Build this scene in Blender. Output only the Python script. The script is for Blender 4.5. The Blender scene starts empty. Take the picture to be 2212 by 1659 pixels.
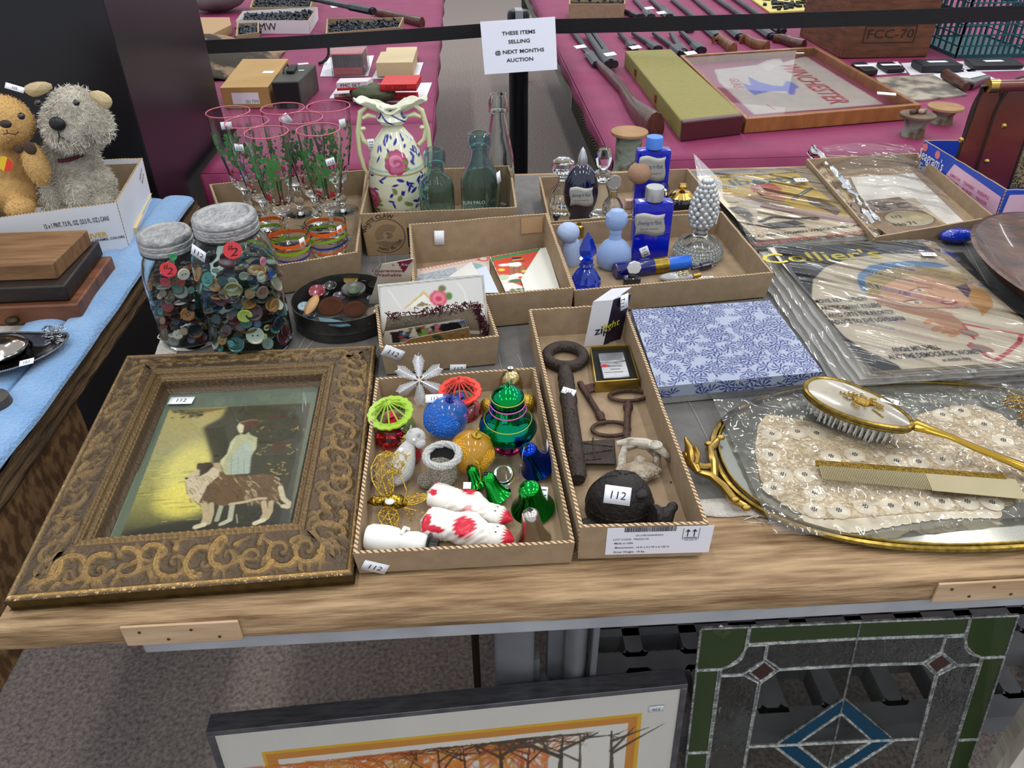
import bpy,math,random,bmesh
import numpy as np
from mathutils import Matrix,Vector,noise as mnoise
random.seed(7);RNG=np.random.RandomState(7)
SC=bpy.context.scene;COL=SC.collection
PI=math.pi
V=Vector
# ---------------------------------------------------------------- camera (calibrated from the photograph's vanishing points)
F,CX,CY=1660.0,1106.0,829.5
T=0.86
CAM=V((0,0,1.5))
def _ray(vx,vy):return V(((vx-CX)/F,-(vy-CY)/F,-1)).normalized()
UPC=-_ray(1125,3180);DPC=_ray(985,-340);DPC=(DPC-UPC*DPC.dot(UPC)).normalized();RTC=DPC.cross(UPC)
R3=Matrix((RTC,DPC,UPC))
cam=bpy.data.objects.new('camera',bpy.data.cameras.new('camera'));COL.objects.link(cam)
cam.matrix_world=Matrix.Translation(CAM)@R3 .to_4x4()
cam.data.sensor_width=36;cam.data.lens=F/2212*36;cam.data.clip_start=.02
SC.camera=cam
w=bpy.data.worlds.new('hall_light');SC.world=w;w.use_nodes=True
w.node_tree.nodes['Background'].inputs[0].default_value=(.86,.92,1,1)
w.node_tree.nodes['Background'].inputs[1].default_value=.72
SC.view_settings.view_transform='Standard';SC.view_settings.look='None'
SC.view_settings.exposure=.22;SC.view_settings.gamma=1;SC.view_settings.use_curve_mapping=False
def lamp(x,y,z,sx,sy,e,col=(1,.98,.94),rz=0):
 d=bpy.data.lights.new('ceiling_tube_light','AREA');d.shape='RECTANGLE';d.size=sx;d.size_y=sy;d.energy=e;d.color=col
 o=bpy.data.objects.new('ceiling_tube_light',d);COL.objects.link(o);o.location=(x,y,z);o.rotation_euler=(0,0,rz)
for lx in(-3.9,-.75,1.2,3.3,5.6):
 for ly in(-2.2,.4,3.1,5.7,8.4):
  lamp(lx,ly,4.3,.16,1.25,18)
# ---------------------------------------------------------------- pixel <-> world helpers used for laying out real surfaces
def P(x,y,z=T):
 r=R3@V(((x-CX)/F,-(y-CY)/F,-1));return CAM+r*((z-CAM.z)/r.z)
def PD(x,y,d):
 return CAM+R3@V(((x-CX)/F,-(y-CY)/F,-1))*d
def Q(p):
 c=R3 .transposed()@(V(p)-CAM);return CX+F*c.x/-c.z,CY-F*c.y/-c.z
def HT(b,y):
 lo,hi=0,1.5
 for _ in range(40):
  m=(lo+hi)/2
  if Q((b[0],b[1],b[2]+m))[1]>y:lo=m
  else:hi=m
 return lo
def WP(p,n):
 return n/F*-(R3 .transposed()@(V(p)-CAM)).z
def Z(ox,oy,s):return lambda x,y:(ox+x/s,oy+y/s)
class Fr:
 def __init__(s,O,U,W):
  s.O=V(O);s.U=V(U).normalized();W=V(W);s.V=(W-s.U*W.dot(s.U)).normalized();s.N=s.U.cross(s.V)
 def uv(s,x,y):
  r=R3@V(((x-CX)/F,-(y-CY)/F,-1));t=(s.O-CAM).dot(s.N)/r.dot(s.N);q=CAM+r*t-s.O
  return q.dot(s.U),q.dot(s.V)
 def w(s,u,v,h=0):return s.O+s.U*u+s.V*v+s.N*h
 def mat(s,u=0,v=0,h=0,a=0):
  c,n=math.cos(a),math.sin(a);A=s.U*c+s.V*n;B=s.V*c-s.U*n
  m=Matrix((A,B,s.N)).transposed().to_4x4();m.translation=s.w(u,v,h);return m
def FT(z=T,a=0):return Fr((0,0,z),(math.cos(a),math.sin(a),0),(-math.sin(a),math.cos(a),0))
def X(loc=(0,0,0),rx=0,ry=0,rz=0,s=1):
 return Matrix.Translation(V(loc))@Matrix.Rotation(rz,4,'Z')@Matrix.Rotation(ry,4,'Y')@Matrix.Rotation(rx,4,'X')@Matrix.Diagonal((s,s,s,1)if not hasattr(s,'__len__')else(*s,1))
def AB(a,b,roll=0):
 a,b=V(a),V(b);d=b-a;m=d.to_track_quat('Z','Y').to_matrix().to_4x4()@Matrix.Rotation(roll,4,'Z');m.translation=a;return m
# ---------------------------------------------------------------- materials
def C(h):
 if not isinstance(h,str):return(*h[:3],1)
 h=h.lstrip('#');return(*[(lambda c:c/12.92 if c<=.04045 else((c+.055)/1.055)**2.4)(int(h[i:i+2],16)/255)for i in(0,2,4)],1)
MT={}
def mt(name,col='#888888',r=.5,m=0,c2=None,ns=20,nd=4,st=(1,1,1),bs=None,bd=.3,tr=0,ior=1.45,al=1,coat=0,sh=0,sub=0,attr=False,co='Object',sharp=None,aniso=0,em=None):
 if name in MT:return MT[name]
 M_=bpy.data.materials.new(name);M_.use_nodes=True;nt=M_.node_tree;N=nt.nodes;L=nt.links;B=N['Principled BSDF']
 B.inputs['Base Color'].default_value=C(col);B.inputs['Roughness'].default_value=r;B.inputs['Metallic'].default_value=m
 B.inputs['Transmission Weight'].default_value=tr;B.inputs['IOR'].default_value=ior;B.inputs['Alpha'].default_value=al
 B.inputs['Coat Weight'].default_value=coat;B.inputs['Coat Roughness'].default_value=.06;B.inputs['Sheen Weight'].default_value=sh
 if sub:B.inputs['Subsurface Weight'].default_value=sub;B.inputs['Subsurface Radius'].default_value=(.01,.01,.01)
 tc=N.new('ShaderNodeTexCoord');mp=N.new('ShaderNodeMapping');mp.inputs['Scale'].default_value=st;L.new(tc.outputs[co],mp.inputs[0])
 if attr:
  a=N.new('ShaderNodeAttribute');a.attribute_name='Col';src=a.outputs['Color']
  L.new(src,B.inputs['Base Color'])
 if c2:
  t=N.new('ShaderNodeTexNoise');t.inputs['Scale'].default_value=ns;t.inputs['Detail'].default_value=nd;L.new(mp.outputs[0],t.inputs['Vector'])
  rp=N.new('ShaderNodeValToRGB');k=sharp or.2;rp.color_ramp.elements[0].position=.5-k;rp.color_ramp.elements[1].position=.5+k
  rp.color_ramp.elements[0].color=C(col);rp.color_ramp.elements[1].color=C(c2);L.new(t.outputs[0],rp.inputs[0])
  if attr:
   mx=N.new('ShaderNodeMix');mx.data_type='RGBA';mx.blend_type='MULTIPLY';mx.inputs[0].default_value=1;L.new(src,mx.inputs[6]);L.new(rp.outputs[0],mx.inputs[7]);L.new(mx.outputs[2],B.inputs['Base Color'])
  else:L.new(rp.outputs[0],B.inputs['Base Color'])
 if bs:
  t=N.new('ShaderNodeTexNoise');t.inputs['Scale'].default_value=bs;t.inputs['Detail'].default_value=3;L.new(mp.outputs[0],t.inputs['Vector'])
  bp=N.new('ShaderNodeBump');bp.inputs['Strength'].default_value=bd;bp.inputs['Distance'].default_value=.01;L.new(t.outputs[0],bp.inputs['Height']);L.new(bp.outputs[0],B.inputs['Normal'])
 if em:B.inputs['Emission Color'].default_value=C(em);B.inputs['Emission Strength'].default_value=1
 MT[name]=M_;M_['bsdf']=B.name;return M_
def wood(name,c1,c2,st=(2,25,8),ns=3,r=.55,bd=.15,coat=0,co='Object'):
 return mt(name,c1,r,c2=c2,ns=ns,nd=8,st=st,bs=ns*3,bd=bd,coat=coat,sharp=.18,co=co)
def glass(name,col,r=.02,ior=1.45,bs=None,bd=.2,tr=1):return mt(name,col,r,tr=tr,ior=ior,bs=bs,bd=bd)
# ---------------------------------------------------------------- mesh builder, in world coordinates
WM={}
class M:
 def __init__(s,x=None):s.v=[];s.f=[];s.mi=[];s.x=x
 def add(s,vs,fs,mi=0,x=None):
  b=len(s.v);m=s.x
  if x is not None:m=(m@x)if m is not None else x
  s.v+=[tuple(m@V(p))for p in vs]if m is not None else[tuple(p)for p in vs]
  s.f+=[tuple(b+i for i in f)for f in fs];s.mi+=[mi]*len(fs);return s
 def hexa(s,p,mi=0,x=None):
  return s.add(p,[(3,2,1,0),(4,5,6,7),(0,1,5,4),(1,2,6,5),(2,3,7,6),(3,0,4,7)],mi,x)
 def box(s,c,d,mi=0,x=None):
  a,b,e=d[0]/2,d[1]/2,d[2]/2;cx,cy,cz=c
  return s.hexa([(cx-a,cy-b,cz-e),(cx+a,cy-b,cz-e),(cx+a,cy+b,cz-e),(cx-a,cy+b,cz-e),(cx-a,cy-b,cz+e),(cx+a,cy-b,cz+e),(cx+a,cy+b,cz+e),(cx-a,cy+b,cz+e)],mi,x)
 def prism(s,pts,z0,z1,mi=0,x=None,top=None):
  if sum(pts[i-1][0]*pts[i][1]-pts[i][0]*pts[i-1][1]for i in range(len(pts)))*(z1-z0)<0:pts=pts[::-1];top=top[::-1]if top else top
  n=len(pts);t=top or pts
  return s.add([(p[0],p[1],z0)for p in pts]+[(p[0],p[1],z1)for p in t],[tuple(range(n))[::-1],tuple(range(n,2*n))]+[(i,(i+1)%n,n+(i+1)%n,n+i)for i in range(n)],mi,x)
 def lathe(s,pr,n=28,mi=0,x=None,sy=1,cap=True,wob=None):
  vs=[];fs=[];rings=[]
  for r,z in pr:
   if r<1e-6:rings.append([len(vs)]);vs.append((0,0,z))
   else:
    rings.append(list(range(len(vs),len(vs)+n)))
    for i in range(n):
     a=2*PI*i/n;k=r*(1 if not wob else wob(a,z));vs.append((k*math.cos(a),k*math.sin(a)*sy,z))
  for A,B in zip(rings,rings[1:]):
   for i in range(n):
    j=(i+1)%n
    if len(A)==1 and len(B)==1:continue
    if len(A)==1:fs.append((A[0],B[j],B[i]))
    elif len(B)==1:fs.append((A[i],A[j],B[0]))
    else:fs.append((A[i],A[j],B[j],B[i]))
  if cap:
   if len(rings[0])>1:fs.append(tuple(rings[0][::-1]))
   if len(rings[-1])>1:fs.append(tuple(rings[-1]))
  return s.add(vs,fs,mi,x)
 def tube(s,pts,r,n=8,closed=False,mi=0,x=None,sc=(1,1)):
  pts=[V(p)for p in pts];k=len(pts);R_=r if hasattr(r,'__len__')else[r]*k
  tg=[((pts[(i+1)%k]-pts[i-1])if closed else(pts[min(i+1,k-1)]-pts[max(i-1,0)])).normalized()for i in range(k)]
  u=tg[0].orthogonal().normalized()if abs(tg[0].z)>.9 else tg[0].cross(V((0,0,1))).normalized();vs=[];fs=[]
  for i in range(k):
   u=(u-tg[i]*u.dot(tg[i])).normalized();w_=tg[i].cross(u)
   for j in range(n):
    a=2*PI*j/n;vs.append(pts[i]+(u*math.cos(a)*sc[0]+w_*math.sin(a)*sc[1])*R_[i])
  for i in range(k if closed else k-1):
   for j in range(n):
    q=(i+1)%k;fs.append((i*n+j,i*n+(j+1)%n,q*n+(j+1)%n,q*n+j))
  if not closed:fs+=[tuple(range(n))[::-1],tuple(range((k-1)*n,k*n))]
  return s.add(vs,fs,mi,x)
 def sph(s,c,r,nu=16,nv=10,mi=0,x=None,dis=None):
  rx,ry,rz=r if hasattr(r,'__len__')else(r,r,r)
  vs=[(0,0,-1)]+[(math.cos(2*PI*i/nu)*math.sin(PI*j/nv),math.sin(2*PI*i/nu)*math.sin(PI*j/nv),-math.cos(PI*j/nv))for j in range(1,nv)for i in range(nu)]+[(0,0,1)]
  fs=[(0,1+(i+1)%nu,1+i)for i in range(nu)]+[(1+j*nu+i,1+j*nu+(i+1)%nu,1+(j+1)*nu+(i+1)%nu,1+(j+1)*nu+i)for j in range(nv-2)for i in range(nu)]
  b=1+(nv-2)*nu;fs+=[(b+i,b+(i+1)%nu,len(vs)-1)for i in range(nu)]
  o=[]
  for p in vs:
   k=1+(dis(V(p))if dis else 0);o.append((c[0]+p[0]*rx*k,c[1]+p[1]*ry*k,c[2]+p[2]*rz*k))
  return s.add(o,fs,mi,x)
 def grid(s,fn,nu,nv,cu=False,mi=0,x=None):
  vs=[fn(i/(nu if cu else nu-1),j/(nv-1))for j in range(nv)for i in range(nu)]
  fs=[(j*nu+i,j*nu+(i+1)%nu,(j+1)*nu+(i+1)%nu,(j+1)*nu+i)for j in range(nv-1)for i in range(nu if cu else nu-1)]
  return s.add(vs,fs,mi,x)
 def quad(s,a,b,c,d,mi=0):return s.add([a,b,c,d],[(0,1,2,3)],mi)
 def done(s,name,mats,parent=None,smooth=True,bev=0,sub=0,sol=0,base=None,ang=35,bseg=2):
  me=bpy.data.meshes.new(name)
  if parent is not None:W=WM[parent.name]
  else:
   if base is None:
    xs=[p[0]for p in s.v];ys=[p[1]for p in s.v];base=((min(xs)+max(xs))/2,(min(ys)+max(ys))/2,min(p[2]for p in s.v))
   W=Matrix.Translation(V(base))
  I=W.inverted()
  me.from_pydata([tuple(I@V(p))for p in s.v],[],s.f);me.update()
  for q in(mats if isinstance(mats,(list,tuple))else[mats]):me.materials.append(q)
  me.polygons.foreach_set('material_index',s.mi)
  if smooth:
   me.polygons.foreach_set('use_smooth',[True]*len(s.f));me.set_sharp_from_angle(angle=math.radians(ang))
  me.validate()
  o=bpy.data.objects.new(name,me);COL.objects.link(o)
  if parent is not None:o.parent=parent;WM[o.name]=W
  else:o.matrix_world=W;WM[o.name]=W
  if sol:q=o.modifiers.new('thick','SOLIDIFY');q.thickness=sol;q.offset=0
  if bev:q=o.modifiers.new('bevel','BEVEL');q.width=bev;q.segments=bseg;q.limit_method='ANGLE';q.angle_limit=math.radians(40)
  if sub:q=o.modifiers.new('sub','SUBSURF');q.levels=q.render_levels=sub
  return o
def tag(o,label,cat=None,group=None,kind=None):
 if label:o['label']=label
 if cat:o['category']=cat
 if group:o['group']=group
 if kind:o['kind']=kind
 return o
def thing(name,label,cat,loc,group=None,rz=0):
 o=bpy.data.objects.new(name,None);COL.objects.link(o);o.empty_display_size=.02
 W=Matrix.Translation(V(loc))@Matrix.Rotation(rz,4,'Z');o.matrix_world=W;WM[o.name]=W
 return tag(o,label,cat,group)
def lab(o,s):o['label']=s;return o
def copy_tree(o,parent=None):
 c=o.copy();COL.objects.link(c)
 if parent:c.parent=parent
 for ch in list(o.children):copy_tree(ch,c)
 return c
# ---------------------------------------------------------------- lettering, stickers
_txt={}
def _tm(s,bold):
 k=(s,bold)
 if k not in _txt:
  cu=bpy.data.curves.new('t','FONT');cu.body=s;cu.align_x='CENTER';cu.align_y='CENTER';cu.resolution_u=2;cu.offset=bold;cu.size=1
  ob=bpy.data.objects.new('t',cu);COL.objects.link(ob);me=bpy.data.meshes.new_from_object(ob)
  _txt[k]=([v.co.copy()for v in me.vertices],[tuple(p.vertices)for p in me.polygons])
  bpy.data.objects.remove(ob);bpy.data.curves.remove(cu);bpy.data.meshes.remove(me)
 return _txt[k]
def text(s,size,fr,u,v,mat,parent,a=0,h=.0006,name='lettering',sx=1,bold=0,fit=None,bend=None,shear=0):
 vs,fs=_tm(s,bold)
 if fit:ww=max(p.x for p in vs)-min(p.x for p in vs);sx=fit/ww/size
 m=fr.mat(u,v,h,a);o=M()
 o.add([m@V(((p.x+p.y*shear)*size*sx,p.y*size,0))for p in vs]if not bend else[m@bend(p.x*size*sx,p.y*size)for p in vs],fs)
 return o.done(name,mat,parent,smooth=False)
def sticker(par,fr,px,wd=.022,ht=.013,a=0,s='112',h=.0008,name='price_sticker',flip=False,sz=.62,curl=0):
 u,v=fr.uv(*px)if not isinstance(px,V)else(px.x,px.y)
 m=fr.mat(u,v,h,a);o=M(m);n=6
 o.grid(lambda i,j:((i-.5)*wd,(j-.5)*ht,curl*(i*i)),n,2);q=o.done(name,mt('sticker_paper','#e9ebf2',.6),par,sol=.0003)
 if s:
  f2=Fr(m.translation,m.col[0].xyz,m.col[1].xyz);text(s,ht*sz,f2,-.0,-.0005,mt('ink','#22242c',.6),q,h=.0006+curl*.3,name='lettering',sx=1.05,a=0,shear=.1)
 return q
# ---------------------------------------------------------------- painted prints: numpy raster carried by a fine mesh
class Art:
 def __init__(s,W,H,res=.0015,bg='#ffffff',u0=0,v0=0):
  s.u0,s.v0,s.W,s.H=u0,v0,W,H;s.nx=max(2,int(W/res)+1);s.ny=max(2,int(H/res)+1)
  s.U,s.Vv=np.meshgrid(np.linspace(u0,u0+W,s.nx),np.linspace(v0,v0+H,s.ny));s.px=W/(s.nx-1)
  s.c=np.ones((s.ny,s.nx,3))*np.array(C(bg)[:3]);s.f=None
 def _m(s,pts):return[s.f.uv(*p)for p in pts]if s.f else pts
 def mix(s,k,col):k=k[...,None];s.c=s.c*(1-k)+np.array(C(col)[:3])*k
 def poly(s,pts,col,a=1,soft=0):
  pts=s._m(pts);ins=np.zeros(s.U.shape,bool);n=len(pts)
  for i in range(n):
   (x1,y1),(x2,y2)=pts[i],pts[(i+1)%n]
   if y1==y2:continue
   cr=((y1>s.Vv)!=(y2>s.Vv))&(s.U<(x2-x1)*(s.Vv-y1)/(y2-y1)+x1);ins^=cr
  k=ins.astype(float)
  for _ in range(soft):
   k=(k+np.roll(k,1,0)+np.roll(k,-1,0)+np.roll(k,1,1)+np.roll(k,-1,1))/5
  s.mix(k*a,col);return s
 def line(s,pts,wd,col,a=1,taper=False):
  pts=s._m(pts);d=np.full(s.U.shape,1e9);n=len(pts)-1
  for i in range(n):
   (x1,y1),(x2,y2)=pts[i],pts[i+1];dx,dy=x2-x1,y2-y1;L2=dx*dx+dy*dy+1e-12
   t=np.clip(((s.U-x1)*dx+(s.Vv-y1)*dy)/L2,0,1);ww=1 if not taper else(1-.8*(i+t)/n)
   d=np.minimum(d,np.hypot(s.U-x1-t*dx,s.Vv-y1-t*dy)/ww)
  s.mix(np.clip((wd/2-d)/s.px+.5,0,1)*a,col);return s
 def ell(s,c,rx,ry,col,a=1,rot=0,soft=1.5):
  (cx,cy)=s.f.uv(*c)if s.f else c;co,si=math.cos(rot),math.sin(rot);x=(s.U-cx)*co+(s.Vv-cy)*si;y=-(s.U-cx)*si+(s.Vv-cy)*co
  d=np.hypot(x/rx,y/ry);s.mix(np.clip((1-d)*min(rx,ry)/(s.px*soft)+.5,0,1)*a,col);return s
 def vgrad(s,stops,a=1):
  t=(s.Vv-s.v0)/s.H;xs=[q[0]for q in stops];g=np.stack([np.interp(t,xs,[C(q[1])[k]for q in stops])for k in range(3)],-1);s.c=s.c*(1-a)+g*a;return s
 def noise(s,amt,sc=1,seed=1):
  r=np.random.RandomState(seed);h,w_=max(2,s.ny//sc),max(2,s.nx//sc);g=r.rand(h+1,w_+1)
  yi=np.linspace(0,h-.01,s.ny);xi=np.linspace(0,w_-.01,s.nx);y0=yi.astype(int);x0=xi.astype(int);fy=(yi-y0)[:,None];fx=(xi-x0)[None,:]
  k=g[y0][:,x0]*(1-fy)*(1-fx)+g[y0+1][:,x0]*fy*(1-fx)+g[y0][:,x0+1]*(1-fy)*fx+g[y0+1][:,x0+1]*fy*fx
  s.c=np.clip(s.c*(1+amt*(k[...,None]-.5)*2),0,1);return k
 def mesh(s,name,mat,parent,fn,back=None):
  """fn(u, v) arrays -> world xyz arrays"""
  Pp=fn(s.U,s.Vv).reshape(-1,3);W=np.array(WM[parent.name].inverted())if parent is not None else np.eye(4);Pp=Pp@W[:3,:3].T+W[:3,3]
  i=np.arange(s.nx*s.ny).reshape(s.ny,s.nx);fc=np.stack([i[:-1,:-1],i[:-1,1:],i[1:,1:],i[1:,:-1]],-1).reshape(-1,4)
  me=bpy.data.meshes.new(name);me.vertices.add(len(Pp));me.vertices.foreach_set('co',Pp.astype('f').ravel())
  me.loops.add(fc.size);me.loops.foreach_set('vertex_index',fc.astype('i').ravel());me.polygons.add(len(fc))
  me.polygons.foreach_set('loop_start',np.arange(0,fc.size,4,dtype='i'));me.polygons.foreach_set('use_smooth',np.ones(len(fc),bool));me.update(calc_edges=True)
  ca=me.color_attributes.new('Col','FLOAT_COLOR','POINT');ca.data.foreach_set('color',np.concatenate([s.c.reshape(-1,3),np.ones((len(Pp),1))],1).astype('f').ravel())
  me.materials.append(mat);o=bpy.data.objects.new(name,me);COL.objects.link(o)
  if parent is not None:o.parent=parent;WM[o.name]=WM[parent.name]
  else:WM[o.name]=Matrix()
  return o
 def flat(s,name,mat,parent,fr,h=0):
  O,U_,V_,N_=(np.array(q)for q in(fr.O,fr.U,fr.V,fr.N))
  return s.mesh(name,mat,parent,lambda u,v:O+u[...,None]*U_+v[...,None]*V_+N_*h)
ARTP=mt('printed_paper',attr=True,r=.5);ARTG=mt('glossy_print',attr=True,r=.25)
# ---------------------------------------------------------------- cartons
CARD=mt('cardboard','#9c866b',.85,c2='#8f795f',ns=60,bs=300,bd=.05)
CARDW=mt('white_board','#dcdde2',.6)
def corr():
 m=mt('corrugated_edge','#b89c78',.9);nt=m.node_tree;N=nt.nodes;L=nt.links
 tc=N.new('ShaderNodeTexCoord');wv=N.new('ShaderNodeTexWave');wv.bands_direction='DIAGONAL';wv.inputs['Scale'].default_value=95;wv.inputs['Distortion'].default_value=1.5
 L.new(tc.outputs['Object'],wv.inputs['Vector']);rp=N.new('ShaderNodeValToRGB');rp.color_ramp.elements[0].color=C('#5e4a35');rp.color_ramp.elements[1].color=C('#c4a884');rp.color_ramp.elements[0].position=.25;rp.color_ramp.elements[1].position=.5
 L.new(wv.outputs[0],rp.inputs[0]);L.new(rp.outputs[0],N[m['bsdf']].inputs['Base Color']);return m
CORR=corr()
def carton(name,label,cat,rim,h,z0=T,flare=.004,th=.004,mats=None,group=None,skip='',zr=None,bottom=True,loc=None):
 mats=mats or[CARD,CORR]
 t=[P(*p,z0+(zr[i]if zr else h))for i,p in enumerate(rim)];cen=sum(t,V())/4;cen.z=z0
 b=[V((p.x,p.y,z0))for p in t];b=[p+(cen-p).normalized()*flare*1.4 for p in b]
 o=thing(name,label,cat,cen)
 if group:o['group']=group
 nm=['F','R','B','L'];frs={}
 for i in range(4):
  j=(i+1)%4;d=(t[j]-t[i]).normalized();inn=V((0,0,1)).cross(d)*th
  frs[nm[i]]=Fr(b[i],b[j]-b[i],t[i]-b[i])
  if nm[i]in skip:continue
  e=d*th*(0 if i%2==0 else 1)
  q=M();B0,B1,T0,T1=b[i]+e,b[j]-e,t[i]+e,t[j]-e
  n=14;rg=[]
  for k in range(n+1):
   f=k/n;jit=0 if k in(0,n)else random.uniform(-.0006,.0006);lo=B0 .lerp(B1,f);hi=T0 .lerp(T1,f)+V((0,0,jit));rg.append((lo,hi,hi+inn,lo+inn))
  vs=[p for r_ in rg for p in r_];fs=[];mi=[]
  for k in range(n):
   a=4*k;c=a+4;fs+=[(a,c,c+1,a+1),(a+1,c+1,c+2,a+2),(a+2,c+2,c+3,a+3),(a+3,c+3,c,a)];mi+=[0,1,0,0]
  fs+=[(0,1,2,3),(4*n+3,4*n+2,4*n+1,4*n)];mi+=[1,1]
  q.add(vs,fs);q.mi=mi;q.done('side_panel',mats,o,smooth=False)
 if bottom:
  q=M();up=V((0,0,.003));q.hexa([*b,*[p+up for p in b]]);q.done('bottom_panel',mats,o,smooth=False)
 return o,frs,t,b
# ================================================================ SETTING
q=M();q.quad((-6,-3,0),(8,-3,0),(8,14,0),(-6,14,0))
fl=q.done('floor',mt('carpet','#a4978f',.95,c2='#665c59',ns=110,nd=6,bs=300,bd=.4),None);tag(fl,'brown grey low pile carpet floor',kind='structure')
# ---- the centre table
TX0,TX1,TY0,TY1=-.497,1.75,.517,1.76
tb=thing('display_table','worn plywood table in the middle carrying cardboard trays, jars and magazines','table',((TX0+TX1)/2,1.1,0))
WTOP=wood('worn_plywood','#b2946f','#6e5234',st=(1.6,16,16),ns=7,r=.65,bd=.3)
def tb_edge():
 q=M();n=60;th=.033
 prof=[(0,0),(-.003,-.004),(-.0025,-.02),(-.003,-.029),(0,-th)]
 def outl(k,i):
  return prof[k]
# front edge with uneven wear
 def fn(i,j):
  x=TX0+(TX1-TX0)*i;k=min(int(j*4+.001),4);dy,dz=prof[k];w_=.0007*math.sin(x*23+k)+.0005*math.sin(x*57+2*k)
  return(x+(.012 if i==0 and k in(0,4)else 0),TY0+dy+w_*(0<k<4),T+dz)
 q.grid(fn,n,5)
 q.hexa([(TX0+.004,TY0,T-th),(TX1,TY0,T-th),(TX1,TY1,T-th),(TX0+.004,TY1,T-th),(TX0+.004,TY0,T),(TX1,TY0,T),(TX1,TY1,T),(TX0+.004,TY1,T)])
 return q
tb_edge().done('table_top',WTOP,tb,ang=50)
PT=wood('patch_board','#bfa486','#a98a68',st=(1.2,7,7),ns=6)
for a0,a1 in(((272,1318),(520,1312)),((2010,1228),(2212,1214))):
 x0=P(*a0,T).x;x1=P(*a1,T).x;q=M();q.box(((x0+x1)/2,TY0-.0045,T-.0165),(x1-x0,.003,.029))
 for k in range(4):q.lathe([(0,0),(.0018,0),(.0018,.001),(0,.001)],8,1,X((x0+(x1-x0)*(.15+.22*k),TY0-.006,T-.010-.013*(k%2)),PI/2))
 lab(q.done('edge_patch',[PT,mt('nail_brown','#3a241a',.6)],tb,bev=.001),'pale nailed wooden patch on the front edge')
RAIL=mt('grey_paint','#a3a6ac',.5,c2='#8d8f95',ns=14)
q=M();q.box(((-.36+TX1)/2,TY0+.03,T-.033-.011),(TX1+.36,.056,.022));lab(q.done('under_rail',RAIL,tb,bev=.002),'grey painted metal rail under the top')
for x,y in((-.30,1.62),(1.6,1.62),(1.6,.65)):
 q=M();q.box((x,y,(T-.033)/2),(.045,.045,T-.033));q.done('leg',mt('dark_steel','#33343a',.4,.6),tb,bev=.003)
# ---- grey cloth of necktie lining lying on the table
CL=mt('grey_pinstripe_cloth','#6e6c69',.85,c2='#5f5d5b',ns=30,bs=400,bd=.1)
CY0,CX0,CX1,CY1=P(1560,1120).y,P(345,748).x,1.72,1.745
cl=thing('table_cloth','grey quilted cloth with thin white seams and a frayed white edge','cloth',((CX0+CX1)/2,1.1,T))
q=M();Z1=.0012
q.grid(lambda i,j:(CX0+.03+(CX1-CX0-.03)*i,CY0+.02+(CY1-CY0-.02)*j,T+Z1+.0003*math.sin(i*40)*math.sin(j*31)),60,50)
q.done('cloth',CL,cl)
q=M()
SM=mt('seam_white','#a9a7a1',.8)
for k in range(34):
 x0=CX0+.05+k*.062;sl=.10*(1 if k%2 else-1)+.22;y0=CY0+.03
 for s in range(3):
  ya,yb=y0+s*.33,y0+(s+1)*.33;xa=x0+sl*(ya-y0)*(1 if s%2 else.4);xb=xa+(sl if s%2 else-sl*.5)*.33
  if CX0+.04<xa<CX1 and CX0+.04<xb<CX1:q.tube([(xa,ya,T+Z1+.0008),((xa+xb)/2+.003,(ya+yb)/2,T+Z1+.0008),(xb,yb,T+Z1+.0008)],.0005,4)
lab(q.done('seam_stitching',SM,cl),'thin white curving seam lines')
WC=mt('frayed_white_trim','#cfcac2',.9,c2='#b3ada5',ns=60,bs=260,bd=.5)
q=M();q.grid(lambda i,j:(CX0+.002*math.sin(j*70),0,0)and(CX0+.034*i+.003*math.sin(j*60+i)*(1-i),CY0+(CY1-CY0)*j,T+.0022),4,60)
q.grid(lambda i,j:(CX0+(CX1-CX0)*i,CY0+.03*j-.004*math.sin(i*190)*(1-j)*math.sin(i*71),T+.0022),160,4)
for k in range(5):
 p=P(1640+30*k,1160);q.tube([(p.x+.012*math.sin(s*1.2+k),CY0+.004-s*.0025,T+.002+.002*math.sin(s))for s in range(8)],.0004,4)
p=P(320,738)
q.tube([(CX0-.001-.008*math.sin(s*.6),p.y+.01*math.cos(s*.6)+.01,T+.004)for s in range(9)],.0006,4)
q.done('frayed_border',WC,cl,sol=.0012)
# ================================================================ CARTONS ON THE TABLE
z1,z2,z3,z4,zp,zg,zv=Z(750,770,3.253),Z(1120,620,2.675),Z(600,450,3.352),Z(1480,300,2.963),Z(1150,260,4.022),Z(420,190,4.253),Z(770,170,4.253)
PUR=mt('black_print','#1d1a1a',.7)
TZ=T+.0042
orn,of_,ot,ob=carton('cardboard_tray','low cardboard tray full of Christmas ornaments, right of the gilt picture frame','box',[(762,1196),(1242,1172),(1156,793),(812,816)],.034,z0=TZ,flare=.003)
sticker(orn,of_['F'],(810,1224),.027,.017,-.45)
sticker(orn,of_['R'],(1192,967),.012,.018,0,'112',h=-.006)
keyb,kf,kt,kb=carton('cardboard_tray','long narrow cardboard tray holding iron keys and a white shipping label','box',[(1252,1139),(1531,1132),(1350,655),(1142,668)],.05,z0=TZ,flare=.0012)
post,pf,pt_,pb=carton('cardboard_box','small cardboard box crammed with upright greeting cards, price tag on front corner','box',[(820,751),(1078,727),(1052,652),(810,658)],.049,z0=TZ)
sticker(post,pf['F'],(849,762),.03,.019,-.55)
sticker(post,pf['F'],(989,795),.024,.015,-.1,h=.0012)
xm,xf,xt,xb=carton('cardboard_box','cardboard box with tall sides and snowman Christmas cards lying inside','box',[(893,652),(1240,622),(1182,460),(883,484)],.060,z0=TZ,zr=[.060,.059,.078,.078])
sticker(xm,xf['B'],(948,511),.018,.027,.05,'',h=-.006)
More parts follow.
